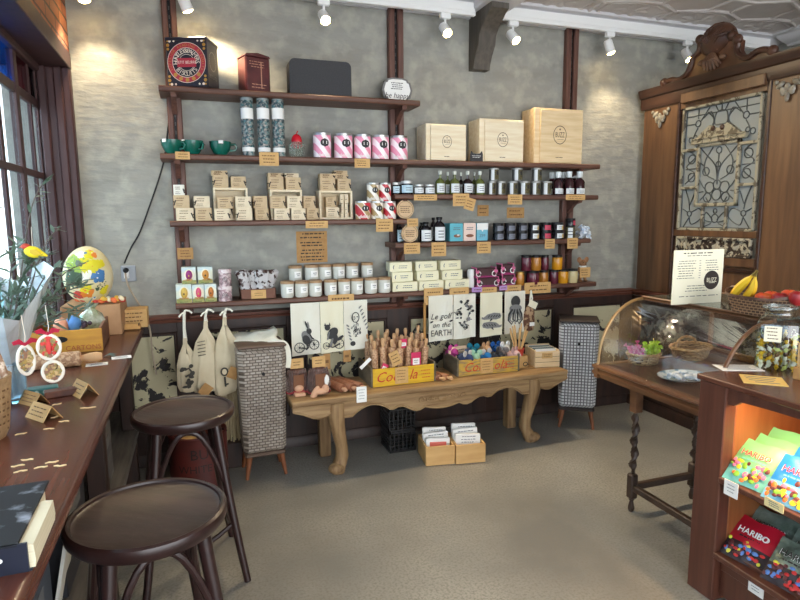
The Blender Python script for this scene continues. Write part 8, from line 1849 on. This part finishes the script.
b = B(); b.box((-0.022, -s*1.02, H_*0.60), (0.062, 0.002, 0.066), 0); b.lines(-0.046, 0.002, H_*0.5, H_*0.72, 4, -s*1.02-0.0016, 1, seed=4); b.build('cream_label', [cream_card, brown_ink], t)
cand = [mat('candy_yellow', (232, 186, 40), 0.4), mat('candy_white', (232, 228, 210), 0.4), mat('candy_brown', (80, 54, 40), 0.4), mat('candy_lime', (206, 214, 120), 0.4)]
rr_ = random.Random(33); proto_c = []
for k in range(150):
    layer = k//20; j = k % 20
    if j < 16: a = j/16; side = int(a*4); f_ = (a*4-side)*2-1; e_ = 0.72*s; xx, yy = ((f_*e_, -e_), (e_, f_*e_), (-f_*e_, e_), (-e_, -f_*e_))[side]
    else: xx, yy = rr_.uniform(-.45, .45)*s, rr_.uniform(-.45, .45)*s
    zz = 0.016+layer*0.018+rr_.uniform(-.003, .003)
    mi = rr_.choice((0, 0, 0, 1, 2, 2, 3)) if layer > 2 else rr_.choice((1, 1, 3, 0))
    c = Matrix.Rotation(radians(-50), 3, 'Z') @ Vector((xx, yy, zz)); loc = (JX+c.x, JY+c.y, KZ+zz)
    key = mi
    src = next((o for q, o in proto_c if q == key), None)
    lb = '%s wrapped candy inside the square glass jar' % ('yellow', 'white', 'brown', 'pale lime')[mi]
    if src is None:
        b = B(); b.ball((0, 0, 0), (0.012, 0.009, 0.008), 0, 8, 6)
        for s_ in (-1, 1): b.lathe([(0.002, 0), (0.006, 0.006)], (s_*0.011, 0, 0), 6, 0, rot=(0, s_*pi/2, 0))
        o = b.build('wrapped_candy', cand[mi]); tag(o, lb, 'candy', ('yellow', 'white', 'brown', 'pale lime')[mi]+' candies in the jar'); proto_c.append((key, o))
    else: o = src.copy(); COL.objects.link(o)
    o.location = loc; o.rotation_euler = (rr_.random()*6, rr_.random()*6, rr_.random()*6)
# packet of wafer sticks tied with a band
P = atZ(797, 379, KZ); wx, wy = P.x+0.015, P.y-0.01
t = thing('wafer_bundle', 'bundle of pale wafer sticks in a kraft sleeve beside the candy jar', 'wafers', (wx, wy, KZ), 0.2)
wm = mat('wafer_pale', (216, 182, 128), 0.6, c2=(196, 156, 100), scale=20)
for k in range(7):
    b = B(); a = 2*pi*k/6; x_, y_ = (0.014*cos(a), 0.014*sin(a)) if k < 6 else (0, 0); b.tube([(x_, y_, 0.002), (x_*1.15, y_*1.15, 0.13+0.008*(k % 3))], 0.0065, 0, 8); b.build('wafer_stick', wm, t)
b = B(); b.box((0, 0, 0.025), (0.052, 0.05, 0.05), 0, 0.004); b.build('kraft_sleeve', kraft_dark, t)
# ------------------------------------------------------------------ daylight and view
wd = bpy.data.worlds.new('sky'); SC.world = wd; wd.use_nodes = True
bg = wd.node_tree.nodes['Background']; bg.inputs[0].default_value = (0.93, 0.965, 1.0, 1); bg.inputs[1].default_value = 2.0
SC.view_settings.view_transform = 'Standard'; SC.view_settings.look = 'None'; SC.view_settings.exposure = 1.62; SC.view_settings.gamma = 1.0; SC.view_settings.use_curve_mapping = False

sl = bpy.data.lights.new('sun', 'SUN'); sl.energy = 4.0; sl.angle = 0.01; sl.color = (1.0, 0.96, 0.9)
so = bpy.data.objects.new('sun', sl); COL.objects.link(so); so.rotation_euler = Vector((-0.62, 0.10, -0.78)).to_track_quat('-Z', 'Y').to_euler()
